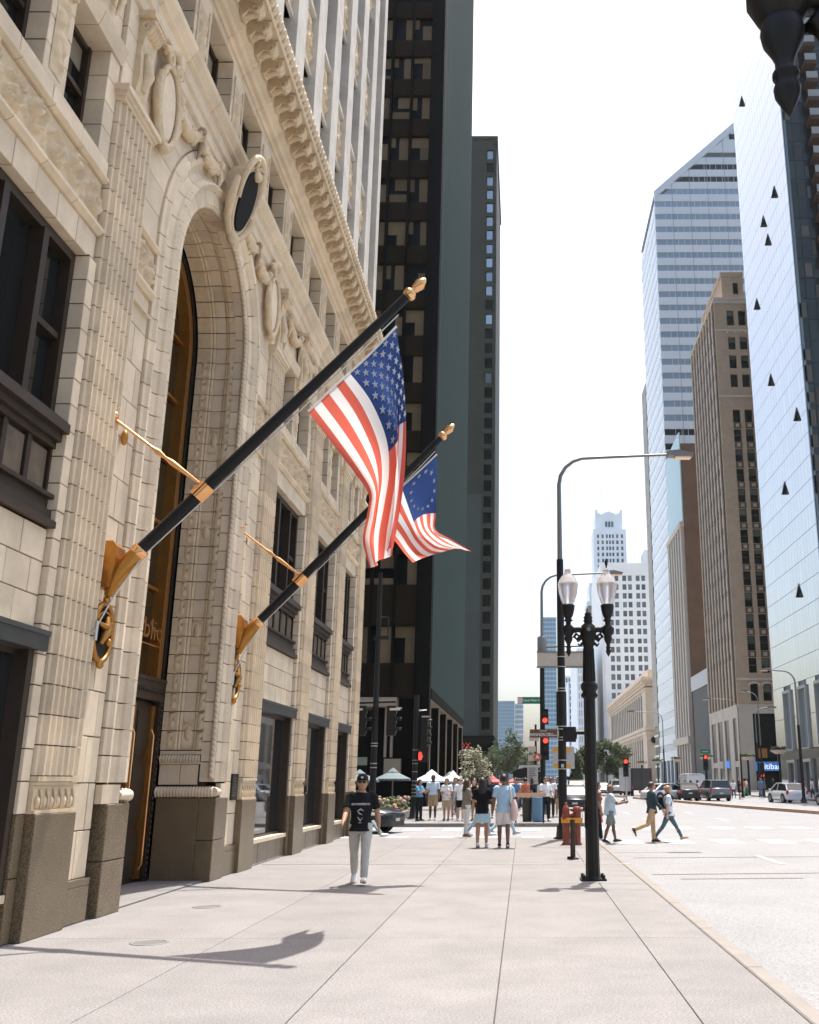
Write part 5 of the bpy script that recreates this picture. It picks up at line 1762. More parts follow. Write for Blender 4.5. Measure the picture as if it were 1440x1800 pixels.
def flagpole(dy, label):
    o = Vector((0, dy, 0))
    t = thing('flagpole', label, 'flagpole', Vector((-5.36, 12.2 + dy, 3.8)), 'gilded flagpoles on the terracotta facade')
    A, B = Vector((-5.0, 12.24 + dy, 4.50)), Vector((-1.64, 12.35 + dy, 8.22))
    d = (B - A).normalized()
    part(t, 'pole', MB().tube([A, A + (B - A) * .4, B], [.085, .082, .062], 14), M_lacq)
    part(t, 'collar', MB().tube([A - d * .02, A + d * .06, A + d * .08], [.11, .11, .095], 14), M_goldl)
    br = MB()
    br.prism([(-5.37, 4.0), (-5.26, 4.02), (-5.2, 4.3), (-5.2, 4.55), (-5.26, 4.62), (-5.37, 4.62)], 'y', 12.05 + dy, 12.33 + dy)
    br.tube([(-5.30, 12.2 + dy, 3.92), (-5.27, 12.2 + dy, 4.08), (-5.18, 12.22 + dy, 4.28), A], [(.05, .05), (.10, .085), (.13, .11), (.10, .10)], 12)
    part(t, 'bracket', br, M_gold)
    cl = A + (B - A) * .225
    part(t, 'clamp', MB().tube([cl - d * .11, cl + d * .11], .115, 12), M_goldl)
    W = Vector((-5.38, 11.86 + dy, 6.24))
    cc = cl + Vector((-.03, 0, .10))
    st = part(t, 'brace_rod', MB().tube([W, W + (cc - W) * .45, W + (cc - W) * .52, W + (cc - W) * .6, W + (cc - W) * .67, cc], [.022, .02, .045, .02, .04, .02], 8), M_goldl)
    part(st, 'wall_eye', MB().tube([W + Vector((-.02, 0, .0)), W + Vector((.06, 0, .02))], .05, 8).ball(tuple(W + Vector((.05, 0, .02))), .05, 8, 6), M_goldl)
    k2 = W + (cc - W) * .3
    part(st, 'stay_plate', MB().ball((-5.36, k2.y + .3, k2.z + .1), (.05, .05, .11), 8, 6), M_gold)
    tip = B + d * .02
    part(t, 'finial', MB().tube([tip, tip + d * .05, tip + d * .09, tip + d * .12, tip + d * .16, tip + d * .26, tip + d * .34, tip + d * .38], [.085, .10, .09, .045, .06, .085, .05, .01], 10), M_goldl)
    # oval medallion under the bracket
    m0 = Vector((-5.38, 12.22 + dy, 3.46))
    md = part(t, 'medallion', MB().prism([(m0.y + .27 * cos(2 * pi * k / 28), m0.z + .36 * sin(2 * pi * k / 28)) for k in range(28)], 'x', -5.40, -5.34), M_cast)
    part(md, 'oval_rim', MB().tube([(-5.33, m0.y + .27 * cos(2 * pi * k / 28), m0.z + .37 * sin(2 * pi * k / 28)) for k in range(29)], .035, 8, cap=False).ball((-5.32, m0.y, m0.z + .42), (.04, .08, .05), 8, 5).ball((-5.32, m0.y, m0.z - .40), (.04, .09, .06), 8, 5), M_gold)
    em = MB()
    em.tube([(-5.30, m0.y - .1, m0.z - .16), (-5.27, m0.y, m0.z + .02), (-5.30, m0.y + .04, m0.z + .2)], [.03, .07, .03], 8)
    em.tube([(-5.31, m0.y - .18, m0.z + .1), (-5.27, m0.y - .05, m0.z + .05), (-5.30, m0.y + .16, m0.z + .14)], [.02, .05, .015], 7)
    em.ball((-5.27, m0.y + .05, m0.z - .12), .05, 8, 6).ball((-5.27, m0.y + .1, m0.z + .02), .04, 8, 6)
    em.tube([(-5.31, m0.y + .22 * cos(a), m0.z + .12 + .14 * sin(a)) for a in (0, .6, 1.2, 1.8, 2.4, 3.0)], .015, 6)
    part(md, 'emblem', em, M_gold)
    # halyard: down from near the tip along the pole to a cleat on the wall
    u = Vector((0, 0, -1))
    pts = [B - d * .15 + u * .16, A + (B - A) * .5 + u * .19, A + d * .1 + u * .12, Vector((-5.16, 12.05 + dy, 3.9)), Vector((-5.30, 11.92 + dy, 3.45))]
    part(t, 'halyard', MB().tube(pts, .011, 5), M_silver)
    part(t, 'cleat', MB().tube([(-5.38, 11.92 + dy, 3.4), (-5.28, 11.92 + dy, 3.45)], .03, 6).tube([(-5.28, 11.92 + dy, 3.32), (-5.28, 11.93 + dy, 3.56)], .022, 6), M_silver)
    return t


flagpole(0, 'nearer black flagpole with gilded bracket and finial left of the arch')
flagpole(5.85, 'farther black flagpole with gilded bracket and finial right of the arch')


def cr(a, b, c, d, t):
    return .5 * ((2 * b) + (-a + c) * t + (2 * a - 5 * b + 4 * c - d) * t * t + (-a + 3 * b - 3 * c + d) * t ** 3)


def flag(label, ctrl, y0, wave, ring_):
    ns, ntc = len(ctrl), len(ctrl[0])
    C = [[Vector((p[0], 0, p[1])) for p in row] for row in ctrl]

    def along(row, t):
        q = t * (ntc - 1)
        i = min(int(q), ntc - 2)
        g_ = lambda k: row[max(0, min(ntc - 1, k))]
        f = q - i
        return Vector((cr(g_(i - 1).x, g_(i).x, g_(i + 1).x, g_(i + 2).x, f), 0, cr(g_(i - 1).z, g_(i).z, g_(i + 1).z, g_(i + 2).z, f)))

    def P(s, t):
        rows = [along(r, t) for r in C]
        q = s * (ns - 1)
        i = min(int(q), ns - 2)
        g_ = lambda k: rows[max(0, min(ns - 1, k))]
        f = q - i
        p = Vector((cr(g_(i - 1).x, g_(i).x, g_(i + 1).x, g_(i + 2).x, f), 0, cr(g_(i - 1).z, g_(i).z, g_(i + 1).z, g_(i + 2).z, f)))
        dx, dy = wave(s, t)
        dy += .95 * t ** 1.5 if not ring_ else .5 * t ** 1.5
        q = (y0 + dy) / y0
        return Vector(((p.x + dx) * q, y0 + dy, 1.65 + (p.z - 1.65) * q))
    NS, NT = 52, 90
    mb = MB()
    vs = [tuple(P(i / NS, j / NT)) for i in range(NS + 1) for j in range(NT + 1)]
    ct = .40
    mb.v = vs
    for i in range(NS):
        for j in range(NT):
            a = i * (NT + 1) + j
            mb.f.append([a, a + 1, a + NT + 2, a + NT + 1])
            st = i // 4
            mb.m.append(2 if (st < 7 and j < NT * ct) else (0 if st % 2 == 0 else 1))
            mb.sm.append(True)
    t = solo('flag', mb, [M_fr, M_fw, M_fb], label, 'flag', 'striped flags hanging from the flagpoles', base=P(0, 0), fix=False) if False else None
    base = P(.5, 0)
    me = mb.mesh('flag', [M_fr, M_fw, M_fb], base, False)
    t = link('flag', me, None, base, None, label=label, category='flag', group='striped flags hanging from the flagpoles')
    ORG[t] = base
    sm = MB()
    cs = []
    hs, ht = 7 / 13, ct
    if ring_:
        cs = [(hs * (.5 + .36 * cos(2 * pi * k / 13)), ht * (.5 + .36 * sin(2 * pi * k / 13))) for k in range(13)]
    else:
        for r in range(9):
            n = 6 if r % 2 == 0 else 5
            for k in range(n):
                cs.append((hs * (r + 1) / 10, ht * ((2 * k + 1 + (r % 2)) / 12)))
    for s, tt in cs:
        rs = .034
        rt = rs / 1.75
        pts = []
        for k in range(10):
            a = 2 * pi * k / 10 + pi / 2
            q = 1 if k % 2 == 0 else .42
            pts.append((s + rs * q * cos(a), tt + rt * q * sin(a)))
        W = [P(max(0, min(1, a)), max(0, min(1, b))) for a, b in pts]
        c = P(s, tt)
        nrm = (P(s + .01, tt) - P(s - .01, tt)).cross(P(s, tt + .01) - P(s, tt - .01)).normalized()
        for sg in (-1, 1):
            o = nrm * (.008 * sg)
            sm.add([tuple(c + o)] + [tuple(w_ + o) for w_ in W], [(0, 1 + k, 1 + (k + 1) % 10) for k in range(10)])
    part(t, 'stars', sm, M_star, False, kind='stuff')
    e = [P(k / 20, 0) for k in range(21)]
    part(t, 'heading', MB().tube(e, .018, 6), M_fw)
    return t


F1 = [[(-1.76, 7.76), (-1.68, 7.18), (-1.63, 6.59), (-1.61, 6.01), (-1.61, 5.45), (-1.65, 4.91), (-1.70, 4.58)],
      [(-2.15, 7.30), (-1.89, 6.91), (-1.71, 6.38), (-1.67, 5.85), (-1.70, 5.34), (-1.74, 4.87), (-1.77, 4.48)],
      [(-2.53, 6.91), (-2.22, 6.47), (-1.96, 5.93), (-1.87, 5.49), (-1.89, 5.10), (-1.93, 4.71), (-1.89, 4.37)],
      [(-2.92, 6.49), (-2.56, 6.02), (-2.23, 5.59), (-2.05, 5.31), (-2.06, 5.02), (-2.10, 4.68), (-1.99, 4.31)]]
F2 = [[(-1.70, 7.88), (-1.69, 7.25), (-1.71, 6.67), (-1.71, 6.33), (-1.39, 6.13), (-1.00, 5.90)],
      [(-2.11, 7.46), (-2.03, 7.04), (-1.96, 6.62), (-1.86, 6.31), (-1.58, 6.05), (-1.27, 5.96)],
      [(-2.55, 7.04), (-2.38, 6.71), (-2.21, 6.38), (-2.08, 6.13), (-1.87, 5.92), (-1.67, 5.86)],
      [(-2.97, 6.62), (-2.72, 6.39), (-2.46, 6.11), (-2.27, 5.88), (-2.15, 5.75), (-2.10, 5.68)]]
def wave1(s, t):
    k = min(1, t * 1.7) * (1 - .35 * s)
    ph = s * 13.5 + t * 2.0
    return (.07 * k * sin(ph + 1.2) * (s > 0) * min(1, (1 - s) * 3), .20 * k * cos(ph) + .03 * sin(t * 9 + s * 4) * t)
def wave2(s, t):
    k = min(1, t * 1.4)
    ph = s * 9 + t * 3
    return (.03 * k * sin(ph), .13 * k * cos(ph) + .03 * sin(t * 8 + s * 5) * t)
flag('large striped flag with rows of white stars on the nearer flagpole', F1, 12.33, wave1, False)
flag('striped flag with a ring of white stars on the farther flagpole', F2, 18.18, wave2, True)

# ---------------------------------------------------------------- people
def skin(n, c):
    m = mat(n, c, .55, var=.06, scale=25)
    return m
SK = {'tan': skin('skin_tan', (.43, .235, .14)), 'fair': skin('skin_fair', (.56, .34, .24)), 'brown': skin('skin_brown', (.18, .09, .05)), 'dark': skin('skin_dark', (.085, .045, .028))}
FAB = {}
def fab(c):
    k = tuple(c)
    if k not in FAB:
        FAB[k] = mat('fabric', c, .9, spec=.2, var=.12, scale=9, bump=.4, bscale=35)
    return FAB[k]
HAIR = {'black': mat('hair_black', (.012, .010, .009), .5, var=.3, scale=60), 'brown': mat('hair_brown', (.06, .032, .018), .5, var=.3, scale=60),
        'blond': mat('hair_blond', (.36, .20, .09), .5, var=.25, scale=60), 'grey': mat('hair_grey', (.2, .19, .18), .6, var=.25, scale=60)}
WR = bpy.data.textures.new('cloth_wrinkle', 'CLOUDS')
WR.noise_scale = .11


def remesh(o, vox, smooth=3, wr=0.):
    m = o.modifiers.new('remesh', 'REMESH')
    m.mode = 'VOXEL'
    m.voxel_size = vox
    m.use_smooth_shade = True
    s = o.modifiers.new('smooth', 'SMOOTH')
    s.factor = .5
    s.iterations = smooth
    if wr:
        d = o.modifiers.new('wrinkle', 'DISPLACE')
        d.texture = WR
        d.strength = wr
        d.mid_level = .5


def person(label, x, y, face, H=1.75, legs=(0, 0, 0, 0), arms=(5, 8, 10, 5, 8, 10), sk='tan', top=('tee', (.6, .6, .6)), bottom=('pants', (.1, .1, .12)), shoes=(.75, .75, .75),
           hair=('short', 'black'), vox=.010, z=0., female=False, group=None, gaze=0., extra=(), sole=None, belly=0., inward=0.):
    t = thing('person', label, 'person', (0, 0, 0), group, local=True)
    k = H / 1.75
    sh = .165 if female else .182
    hipw = .095
    S3 = Vector
    def leg(sg, a, b):
        a, b = R(a), R(b)
        hip = S3((sg * hipw, 0, .91))
        knee = hip + S3((0, sin(a), -cos(a))) * .43
        ank = knee + S3((0, sin(a - b), -cos(a - b))) * .41
        f = a - b
        toe = min(0., f) * .9 if f < 0 else f * .6
        return hip, knee, ank, toe
    LG = [leg(-1, legs[0], legs[1]), leg(1, legs[2], legs[3])]
    def sole_z(L):
        h, kn, an, toe = L
        d = S3((0, cos(toe), sin(toe)))
        n = S3((0, -sin(toe), cos(toe)))
        return min((an - d * .06 - n * .075).z, (an + d * .18 - n * .075).z)
    low = min(sole_z(L) for L in LG)
    up = S3((0, 0, -low))
    LG = [(a + up, b + up, c + up, d) for a, b, c, d in LG]
    bz = up.z
    def T(zz, yy=0.):
        return S3((0, yy, zz + bz))
    def arm(sg, sw, ab, el):
        sw, ab, el = R(sw), R(ab), R(el)
        s0 = S3((sg * sh, -.005, 1.41 + bz))
        e = s0 + S3((sg * sin(ab), sin(sw) * cos(ab), -cos(sw) * cos(ab))) * .29
        f2 = sw + el
        inn = -inward if el > .6 else sin(ab) * .5
        dv = S3((sg * inn, sin(f2), -cos(f2))).normalized()
        w = e + dv * .25
        return s0, e, w, dv
    AR = [arm(-1, *arms[:3]), arm(1, *arms[3:])]
    b = MB()
    X = (1, 0, 0)
    fw = .88 if female else 1.
    b.tube([T(.84), T(.92), T(1.08), T(1.26, .005), T(1.38, -.005), T(1.44, -.008), T(1.475, -.005)],
           [(.13, .10), (.168, .118), (.138 * fw, .10 + belly), (.165 * fw, .118 + belly * .4), (.175 * fw, .095), (.12 * fw, .075), (.06, .06)], 16, up=X)
    b.tube([T(1.44, -.01), T(1.50, 0), T(1.57, .015)], [(.062, .062), (.054, .056), (.056, .06)], 12, up=X)
    hc = T(1.622, .02)
    b.ball(hc, (.083, .103, .122), 16, 12)
    b.ball(hc + S3((0, .03, -.055)), (.060, .062, .060), 12, 8)
    b.tube([hc + S3((0, .085, .02)), hc + S3((0, .108, -.018)), hc + S3((0, .09, -.03))], [.010, .016, .012], 8)
    for sg in (-1, 1):
        b.ball(hc + S3((sg * .082, -.005, -.01)), (.012, .022, .032), 8, 6)
        b.ball(S3((sg * (sh - .02), -.005, 1.405 + bz)), .062, 10, 8)
    if female:
        for sg in (-1, 1):
            b.ball(T(1.255, .09) + S3((sg * .075, 0, 0)), (.06, .05, .06), 10, 8)
    for (s0, e, w, dv), sg in zip(AR, (-1, 1)):
        b.tube([s0, s0 + (e - s0) * .5, e, e + (w - e) * .35, w], [.058, .052, .044, .044, .030] if not female else [.050, .044, .036, .036, .025], 12)
        side = S3((sg, 0, 0))
        pn = dv.cross(side).normalized()
        pd = pn.cross(dv).normalized()
        hd = w + dv * .05
        b.tube([w, w + dv * .03, w + dv * .085], [(.02, .026), (.018, .038), (.015, .036)], 10, up=tuple(pd))
        for q in range(4):
            off = pn * (-.027 + q * .018)
            L = (.062, .074, .070, .055)[q]
            p0 = w + dv * .08 + off
            cu = -pd * (.35 if sg > 0 else .35)
            b.tube([p0, p0 + dv * L * .5 + cu * L * .12, p0 + dv * L * .95 + cu * L * .55], [.0095, .009, .0075], 6)
        th = w + dv * .03 + pn * (.03)
        b.tube([th, th + dv * .03 + pn * .02, th + dv * .06 + pn * .018], [.012, .011, .008], 6)
    for h, kn, an, toe in LG:
        b.tube([h + S3((0, 0, .03)), h + (kn - h) * .45, kn, kn + (an - kn) * .3 + S3((0, -.012, 0)), an], [.088, .076, .054, .056, .036], 12)
        d = S3((0, cos(toe), sin(toe)))
        n = S3((0, -sin(toe), cos(toe)))
        b.tube([an - d * .05 - n * .045, an - n * .04 + d * .03, an + d * .12 - n * .05, an + d * .17 - n * .055], [(.032, .03), (.038, .04), (.042, .024), (.03, .016)], 10, up=X)
    bo = part(t, 'body', b, SK[sk], False)
    remesh(bo, vox * .85, 2)

    def cl(name, mb, m, wr=.012, sm=3):
        o = part(t, name, mb, m, False)
        remesh(o, vox, sm, wr)
        return o
    # upper garment
    kind, colr = top
    hem = {'tee': .83, 'shirt': .84, 'tuck': .97, 'crop': 1.0, 'tank': .93, 'long': .84, 'dress': .9}[kind]
    g = MB()
    g.tube([T(hem), T(hem + .06), T(1.08), T(1.26, .005), T(1.385, -.005), T(1.45, -.008), T(1.468, -.006)],
           [(.192, .170 + belly), (.184, .150 + belly), (.160 * fw, .122 + belly), (.182 * fw, .136 + belly * .5), (.188 * fw, .112), (.115 * fw, .085), (.078, .076)], 18, up=X)
    if female:
        for sg in (-1, 1):
            g.ball(T(1.255, .095) + S3((sg * .075, 0, 0)), (.07, .055, .07), 10, 8)
    for (s0, e, w, dv), sg in zip(AR, (-1, 1)):
        if kind == 'tank':
            continue
        g.ball(s0 + S3((-sg * .02, 0, -.005)), .078, 10, 8)
        if kind == 'long':
            g.tube([s0, e, e + (w - e) * .5, e + (w - e) * .9], [.072, .058, .055, .046], 12)
        else:
            g.tube([s0, s0 + (e - s0) * .45, s0 + (e - s0) * .78], [.070, .068, .072], 12)
    cl('shirt' if kind in ('shirt', 'long', 'tuck') else 'top', g, fab(colr), .016)
    # lower garment
    kind, colr = bottom
    g = MB()
    if kind in ('pants', 'shorts', 'jeans'):
        g.tube([T(.80), T(.90), T(1.0)], [(.15, .115), (.182, .132 + belly * .7), (.155, .118 + belly * .8)], 16, up=X)
        for h, kn, an, toe in LG:
            if kind == 'shorts':
                g.tube([h + S3((0, 0, .04)), h + (kn - h) * .5, h + (kn - h) * .88], [.105, .100, .098], 14)
            else:
                r = (.104, .09, .070, .064, .056) if kind == 'pants' else (.100, .084, .062, .058, .046)
                g.tube([h + S3((0, 0, .04)), h + (kn - h) * .5, kn, kn + (an - kn) * .5, kn + (an - kn) * .97], list(r), 14)
        cl({'pants': 'trousers', 'jeans': 'jeans', 'shorts': 'shorts'}[kind], g, fab(colr), .014)
    else:
        lo = {'skirt': .60, 'dress': .56}[kind]
        g.tube([T(lo), T(.75), T(.90), T(1.02)], [(.23, .19), (.21, .17), (.185, .14), (.15, .115)], 20, up=X)
        cl('skirt', g, fab(colr), .02)
    # shoes
    g, so = MB(), MB()
    for h, kn, an, toe in LG:
        d = S3((0, cos(toe), sin(toe)))
        n = S3((0, -sin(toe), cos(toe)))
        g.tube([an - d * .065 - n * .045, an - d * .03 - n * .03, an + d * .04 - n * .03, an + d * .13 - n * .045, an + d * .195 - n * .053], [(.036, .032), (.044, .046), (.046, .048), (.050, .034), (.036, .022)], 12, up=X)
        so.tube([an - d * .075 - n * .072, an + d * .06 - n * .072, an + d * .15 - n * .070, an + d * .205 - n * .066], [(.035, .013), (.042, .013), (.050, .013), (.032, .012)], 12, up=X)
    sho = cl('shoe', g, fab(shoes), 0, 1)
    part(sho, 'sole', so, fab(sole or (.7, .68, .65)), False)
    # hair, hats, glasses, face
    kind, hcol = hair
    if kind != 'bald':
        g = MB()
        c = hc + S3((0, -.014, .02))
        b0 = len(g.v)
        g.ball(c, (.093, .111, .124), 18, 14)
        for i in range(b0, len(g.v)):
            vx, vy, vz = g.v[i]
            rel = S3((vx, vy, vz)) - hc
            if rel.y > .025 and rel.z < .062:
                g.v[i] = tuple(hc + rel * .80)
            elif rel.z < -.055 and kind == 'short':
                g.v[i] = tuple(hc + S3((rel.x * .8, rel.y * .75, -.055)))
        if kind == 'long':
            g.tube([hc + S3((0, -.06, .03)), hc + S3((0, -.085, -.08)), hc + S3((0, -.10, -.20)), hc + S3((0, -.115, -.33))], [(.075, .05), (.098, .05), (.105, .042), (.085, .025)], 14, up=X)
            for sg in (-1, 1):
                g.tube([hc + S3((sg * .07, -.0, .02)), hc + S3((sg * .082, -.01, -.08)), hc + S3((sg * .085, -.02, -.2))], [.022, .028, .018], 8)
        if kind == 'bun':
            g.ball(hc + S3((0, -.11, .06)), .045, 10, 8)
        o = part(t, 'hair', g, HAIR[hcol], False)
        if kind == 'long':
            remesh(o, vox, 2, .012)
    if 'cap' in extra:
        g = MB()
        g.lathe([(.100, .035), (.102, .06), (.095, .10), (.065, .138), (.01, .155)], 18, hc + S3((0, .0, 0)), sx=.92, sy=1.12)
        g.prism([(-.07, .09), (-.075, .14), (-.04, .18), (.04, .18), (.075, .14), (.07, .09)], 'z', hc.z + .035, hc.z + .048)
        cp = part(t, 'cap', g, fab((.02, .02, .022)))
        part(cp, 'cap_badge', MB().cbox(hc + S3((0, .105, .085)), (.035, .01, .03)), M_wht)
    if 'shades' in extra:
        g = MB()
        for sg in (-1, 1):
            g.ball(hc + S3((sg * .034, .092, .008)), (.031, .012, .022), 10, 6)
            g.tube([hc + S3((sg * .06, .085, .015)), hc + S3((sg * .078, 0, .012))], .005, 5)
        g.tube([hc + S3((-.03, .1, .015)), hc + S3((.03, .1, .015))], .005, 5)
        part(t, 'sunglasses', g, M_lensd)
    else:
        for sg in (-1, 1):
            part(t, 'eye', MB().ball(hc + S3((sg * .031, .088, .008)), (.012, .006, .007), 8, 5), M_lensd)
    part(t, 'mouth', MB().ball(hc + S3((0, .087, -.062)), (.022, .007, .006), 8, 5), mat('lips', (.28, .10, .08), .5) if 'lips' not in bpy.data.materials else bpy.data.materials['lips'])
    if 'belt' in extra:
        part(t, 'belt', MB().tube([T(.985), T(1.02)], [(.166, .132 + belly * .8), (.163, .130 + belly * .8)], 18, up=X, cap=False), M_cast)
    if 'print' in extra:
        fr = .136 + .02
        for body, sz, zz in (('LO MODRICO', .046, 1.27),):
            cz = zz + bz
            o = text(t, 'shirt_lettering', body, sz, (0, fr + .006, cz), (pi / 2, 0, pi), M_wht, ext=.008, sx=1.0)
        g = MB()
        g.tube([(-.045, fr, 1.16 + bz), (.0, fr + .008, 1.19 + bz), (.05, fr + .002, 1.16 + bz), (.02, fr + .005, 1.12 + bz), (-.03, fr + .003, 1.10 + bz)], [.006, .014, .008, .012, .005], 6)
        g.tube([(-.03, fr - .012, 1.05 + bz), (.0, fr - .014, 1.0 + bz), (.045, fr - .014, 1.06 + bz)], [.005, .016, .006], 6)
        g.tube([(-.02, fr - .014, .97 + bz), (.03, fr - .014, .97 + bz)], .006, 5)
        part(t, 'shirt_print', g, mat('print_grey', (.40, .42, .45), .8))
    t.location = (x, y, z)
    t.rotation_euler = (0, 0, R(face))
    t.scale = (k * 1.06, k * 1.06, k)
    t['_hand'] = tuple(AR[1][2])
    return t, AR, hc, bz, k


def at(P, v):
    """a point of the person's own space in the world"""
    t, k = P[0], P[4]
    a = t.rotation_euler.z
    return Vector((t.location.x + k * (1.06 * v[0] * cos(a) - 1.06 * v[1] * sin(a)), t.location.y + k * (1.06 * v[0] * sin(a) + 1.06 * v[1] * cos(a)), t.location.z + k * v[2]))


def carried(P, name, mb, m, label, cat, extra=None):
    """something a person wears or carries: a thing of its own, given in the person's own space"""
    m2 = MB()
    m2.v = [tuple(at(P, v)) for v in mb.v]
    m2.f, m2.m, m2.sm = mb.f, mb.m, mb.sm
    return solo(name, m2, m, label, cat)


W = -6.0
man = person('man in black cap and printed black tee walking towards the camera', -2.72, 17.0, 180 + 5, 1.72, (15, 2, -10, 20), (-16, 14, 12, 22, 10, 28), 'tan', ('tee', (.012, .012, .013)), ('pants', (.47, .46, .42)), (.80, .80, .79), ('short', 'black'), .008, extra=('cap', 'shades', 'print'), sole=(.62, .36, .16))
w1 = person('woman in black top and pale blue skirt seen from behind', -1.05, 25.9, -4, 1.68, (-9, 6, 12, 6), (-6, 10, 8, 34, 10, 70), 'tan', ('tee', (.010, .010, .011)), ('skirt', (.40, .56, .62)), (.7, .7, .7), ('long', 'black'), female=True)
m1 = person('man in light blue shirt and white shorts seen from behind', -.50, 25.8, 2, 1.76, (8, 8, -10, 10), (-4, 10, 8, 8, 12, 12), 'brown', ('tee', (.36, .53, .66)), ('shorts', (.72, .70, .68)), (.05, .05, .05), ('short', 'black'))
g = MB()
g.tube([(.235, -.10, 1.16), (.245, -.11, 1.0), (.25, -.11, .8), (.24, -.10, .66)], [(.05, .11), (.085, .16), (.09, .17), (.05, .13)], 14, up=(1, 0, 0))
g.tube([(.20, -.13, 1.15), (.16, -.13, 1.40), (.17, .0, 1.50), (.19, .10, 1.40), (.23, .06, 1.14)], .015, 6)
carried(m1, 'tote_bag', g, fab((.68, .50, .45)), 'pale pink tote bag hanging from the right shoulder of the man in white shorts', 'bag')
w2 = person('woman in white trousers and sage top holding a handbag on the kerb', -1.72, 30.6, -62, 1.66, (4, 0, -4, 2), (14, 8, 70, 10, 8, 62), 'tan', ('tee', (.22, .21, .16)), ('pants', (.70, .68, .64)), (.25, .12, .06), ('long', 'brown'), female=True, extra=('shades',), inward=.3)
g = MB().tube([(-.09, .27, .98), (.09, .27, .98)], [(.055, .09), (.055, .09)], 12, up=(0, 1, 0)).tube([(-.06, .27, 1.06), (0, .24, 1.16), (.06, .27, 1.06)], .01, 5)
carried(w2, 'handbag', g, fab((.03, .025, .012)), 'small dark handbag held by the woman in white trousers', 'bag')
m2 = person('person in blue jeans hidden behind the woman in the pale blue skirt', -1.28, 30.9, -80, 1.72, (20, 4, -22, 18), (10, 8, 20, -10, 8, 20), 'fair', ('tee', (.25, .05, .05)), ('jeans', (.34, .48, .58)), (.7, .7, .7), ('short', 'brown'))
m3 = person('person in pale jeans stepping off behind the man in white shorts', -.55, 31.6, -70, 1.72, (24, 4, -24, 22), (20, 8, 20, -20, 8, 20), 'tan', ('tee', (.10, .06, .05)), ('jeans', (.42, .54, .62)), (.35, .35, .36), ('short', 'brown'))
F = 180
person('woman in black trousers and blue top checking something, leftmost of the waiting group', -4.35, 42.2, -120, 1.66, (2, 0, -2, 0), (30, 8, 80, 30, 8, 80), 'tan', ('crop', (.12, .27, .40)), ('pants', (.012, .012, .012)), (.02, .02, .02), ('long', 'black'), .012, .012, True, inward=.3)
m4 = person('man in pale blue shirt and khaki shorts in the waiting group', -3.85, 43.0, 180, 1.84, (3, 0, -3, 0), (6, 10, 20, 6, 10, 20), 'dark', ('tuck', (.48, .57, .66)), ('shorts', (.40, .30, .19)), (.7, .7, .7), ('short', 'black'), .012, .012, extra=('belt',), belly=.03)
g = MB().tube([(.15, .16, .92), (.15, .16, .72)], [(.12, .05), (.13, .06)], 12, up=(1, 0, 0)).tube([(.05, .15, .9), (-.1, .14, 1.2), (-.16, .0, 1.46)], .012, 5)
person('woman in white tee and khaki shorts with tan legs in the waiting group', -3.22, 42.4, 172, 1.70, (4, 0, -3, 0), (10, 8, 70, 10, 8, 40), 'tan', ('tee', (.72, .72, .70)), ('shorts', (.46, .35, .24)), (.10, .08, .07), ('bun', 'brown'), .012, .012, True, inward=.4)
person('man in dull blue shirt half hidden behind the woman in the white tee', -2.95, 43.6, 190, 1.74, (3, 0, -3, 0), sk='tan', top=('tee', (.18, .24, .30)), bottom=('shorts', (.35, .33, .30)), hair=('short', 'brown'), vox=.012, z=.012)
person('person in white tee and black shorts standing in the waiting group', -2.62, 42.2, 178, 1.72, (4, 0, -4, 0), (6, 10, 14, 6, 10, 14), 'fair', ('tee', (.76, .76, .74)), ('shorts', (.014, .014, .014)), (.75, .75, .75), ('short', 'grey'), .012, .012, extra=('shades',))
person('woman in a black dress standing right of the white tee and black shorts', -2.05, 42.3, 165, 1.66, (4, 0, -4, 0), (20, 8, 60, 10, 8, 20), 'fair', ('tank', (.012, .012, .012)), ('dress', (.012, .012, .012)), (.3, .2, .15), ('long', 'brown'), .012, .012, True)
person('man in white shirt and dark trousers on the far corner by the blue bin', .92, 41.6, 200, 1.74, (4, 0, -4, 0), (10, 8, 40, 10, 8, 60), 'tan', ('tuck', (.72, .72, .72)), ('pants', (.02, .02, .024)), (.5, .5, .5), ('short', 'brown'), .012, .012, extra=('shades',))
person('man in white shirt behind the one by the blue bin', 1.25, 45.5, 175, 1.76, (10, 6, -12, 10), (10, 8, 20, -10, 8, 20), 'brown', ('shirt', (.70, .70, .70)), ('pants', (.03, .025, .02)), (.02, .02, .02), ('bald', 'black'), .012, .012)
person('woman in dark top and tan skirt beside the second white shirt', 1.45, 46.2, 170, 1.68, (10, 6, -12, 10), sk='tan', top=('tee', (.03, .03, .035)), bottom=('skirt', (.35, .24, .15)), hair=('long', 'black'), vox=.012, z=.012, female=True)
ph = person('man in pale blue tee and grey shorts looking at a phone by the kerb', 2.52, 29.4, -78, 1.62, (16, 8, -12, 6), (32, 6, 68, 32, 6, 68), 'brown', ('tee', (.50, .60, .66)), ('shorts', (.19, .21, .20)), (.04, .04, .045), ('bald', 'brown'), belly=.04, z=-.12, inward=.15)
w_ = (ph[1][0][2] + ph[1][1][2]) / 2 + Vector((0, .06, .04))
carried(ph, 'phone', MB().cbox(tuple(w_), (.08, .02, .15)), M_cast, 'phone held by the man in the pale blue tee', 'phone')
bg_ = person('person half hidden behind the black lamp shaft with a red bag', 2.18, 29.9, -85, 1.70, (10, 4, -12, 10), sk='tan', top=('tee', (.22, .09, .06)), bottom=('pants', (.02, .02, .02)), hair=('long', 'black'), female=True, z=-.12)
carried(bg_, 'red_bag', MB().tube([(-.26, .1, .78), (-.26, .1, .56)], [(.03, .09), (.05, .11)], 10, up=(1, 0, 0)), fab((.62, .12, .06)), 'bright red bag beside the black lamp shaft', 'bag')
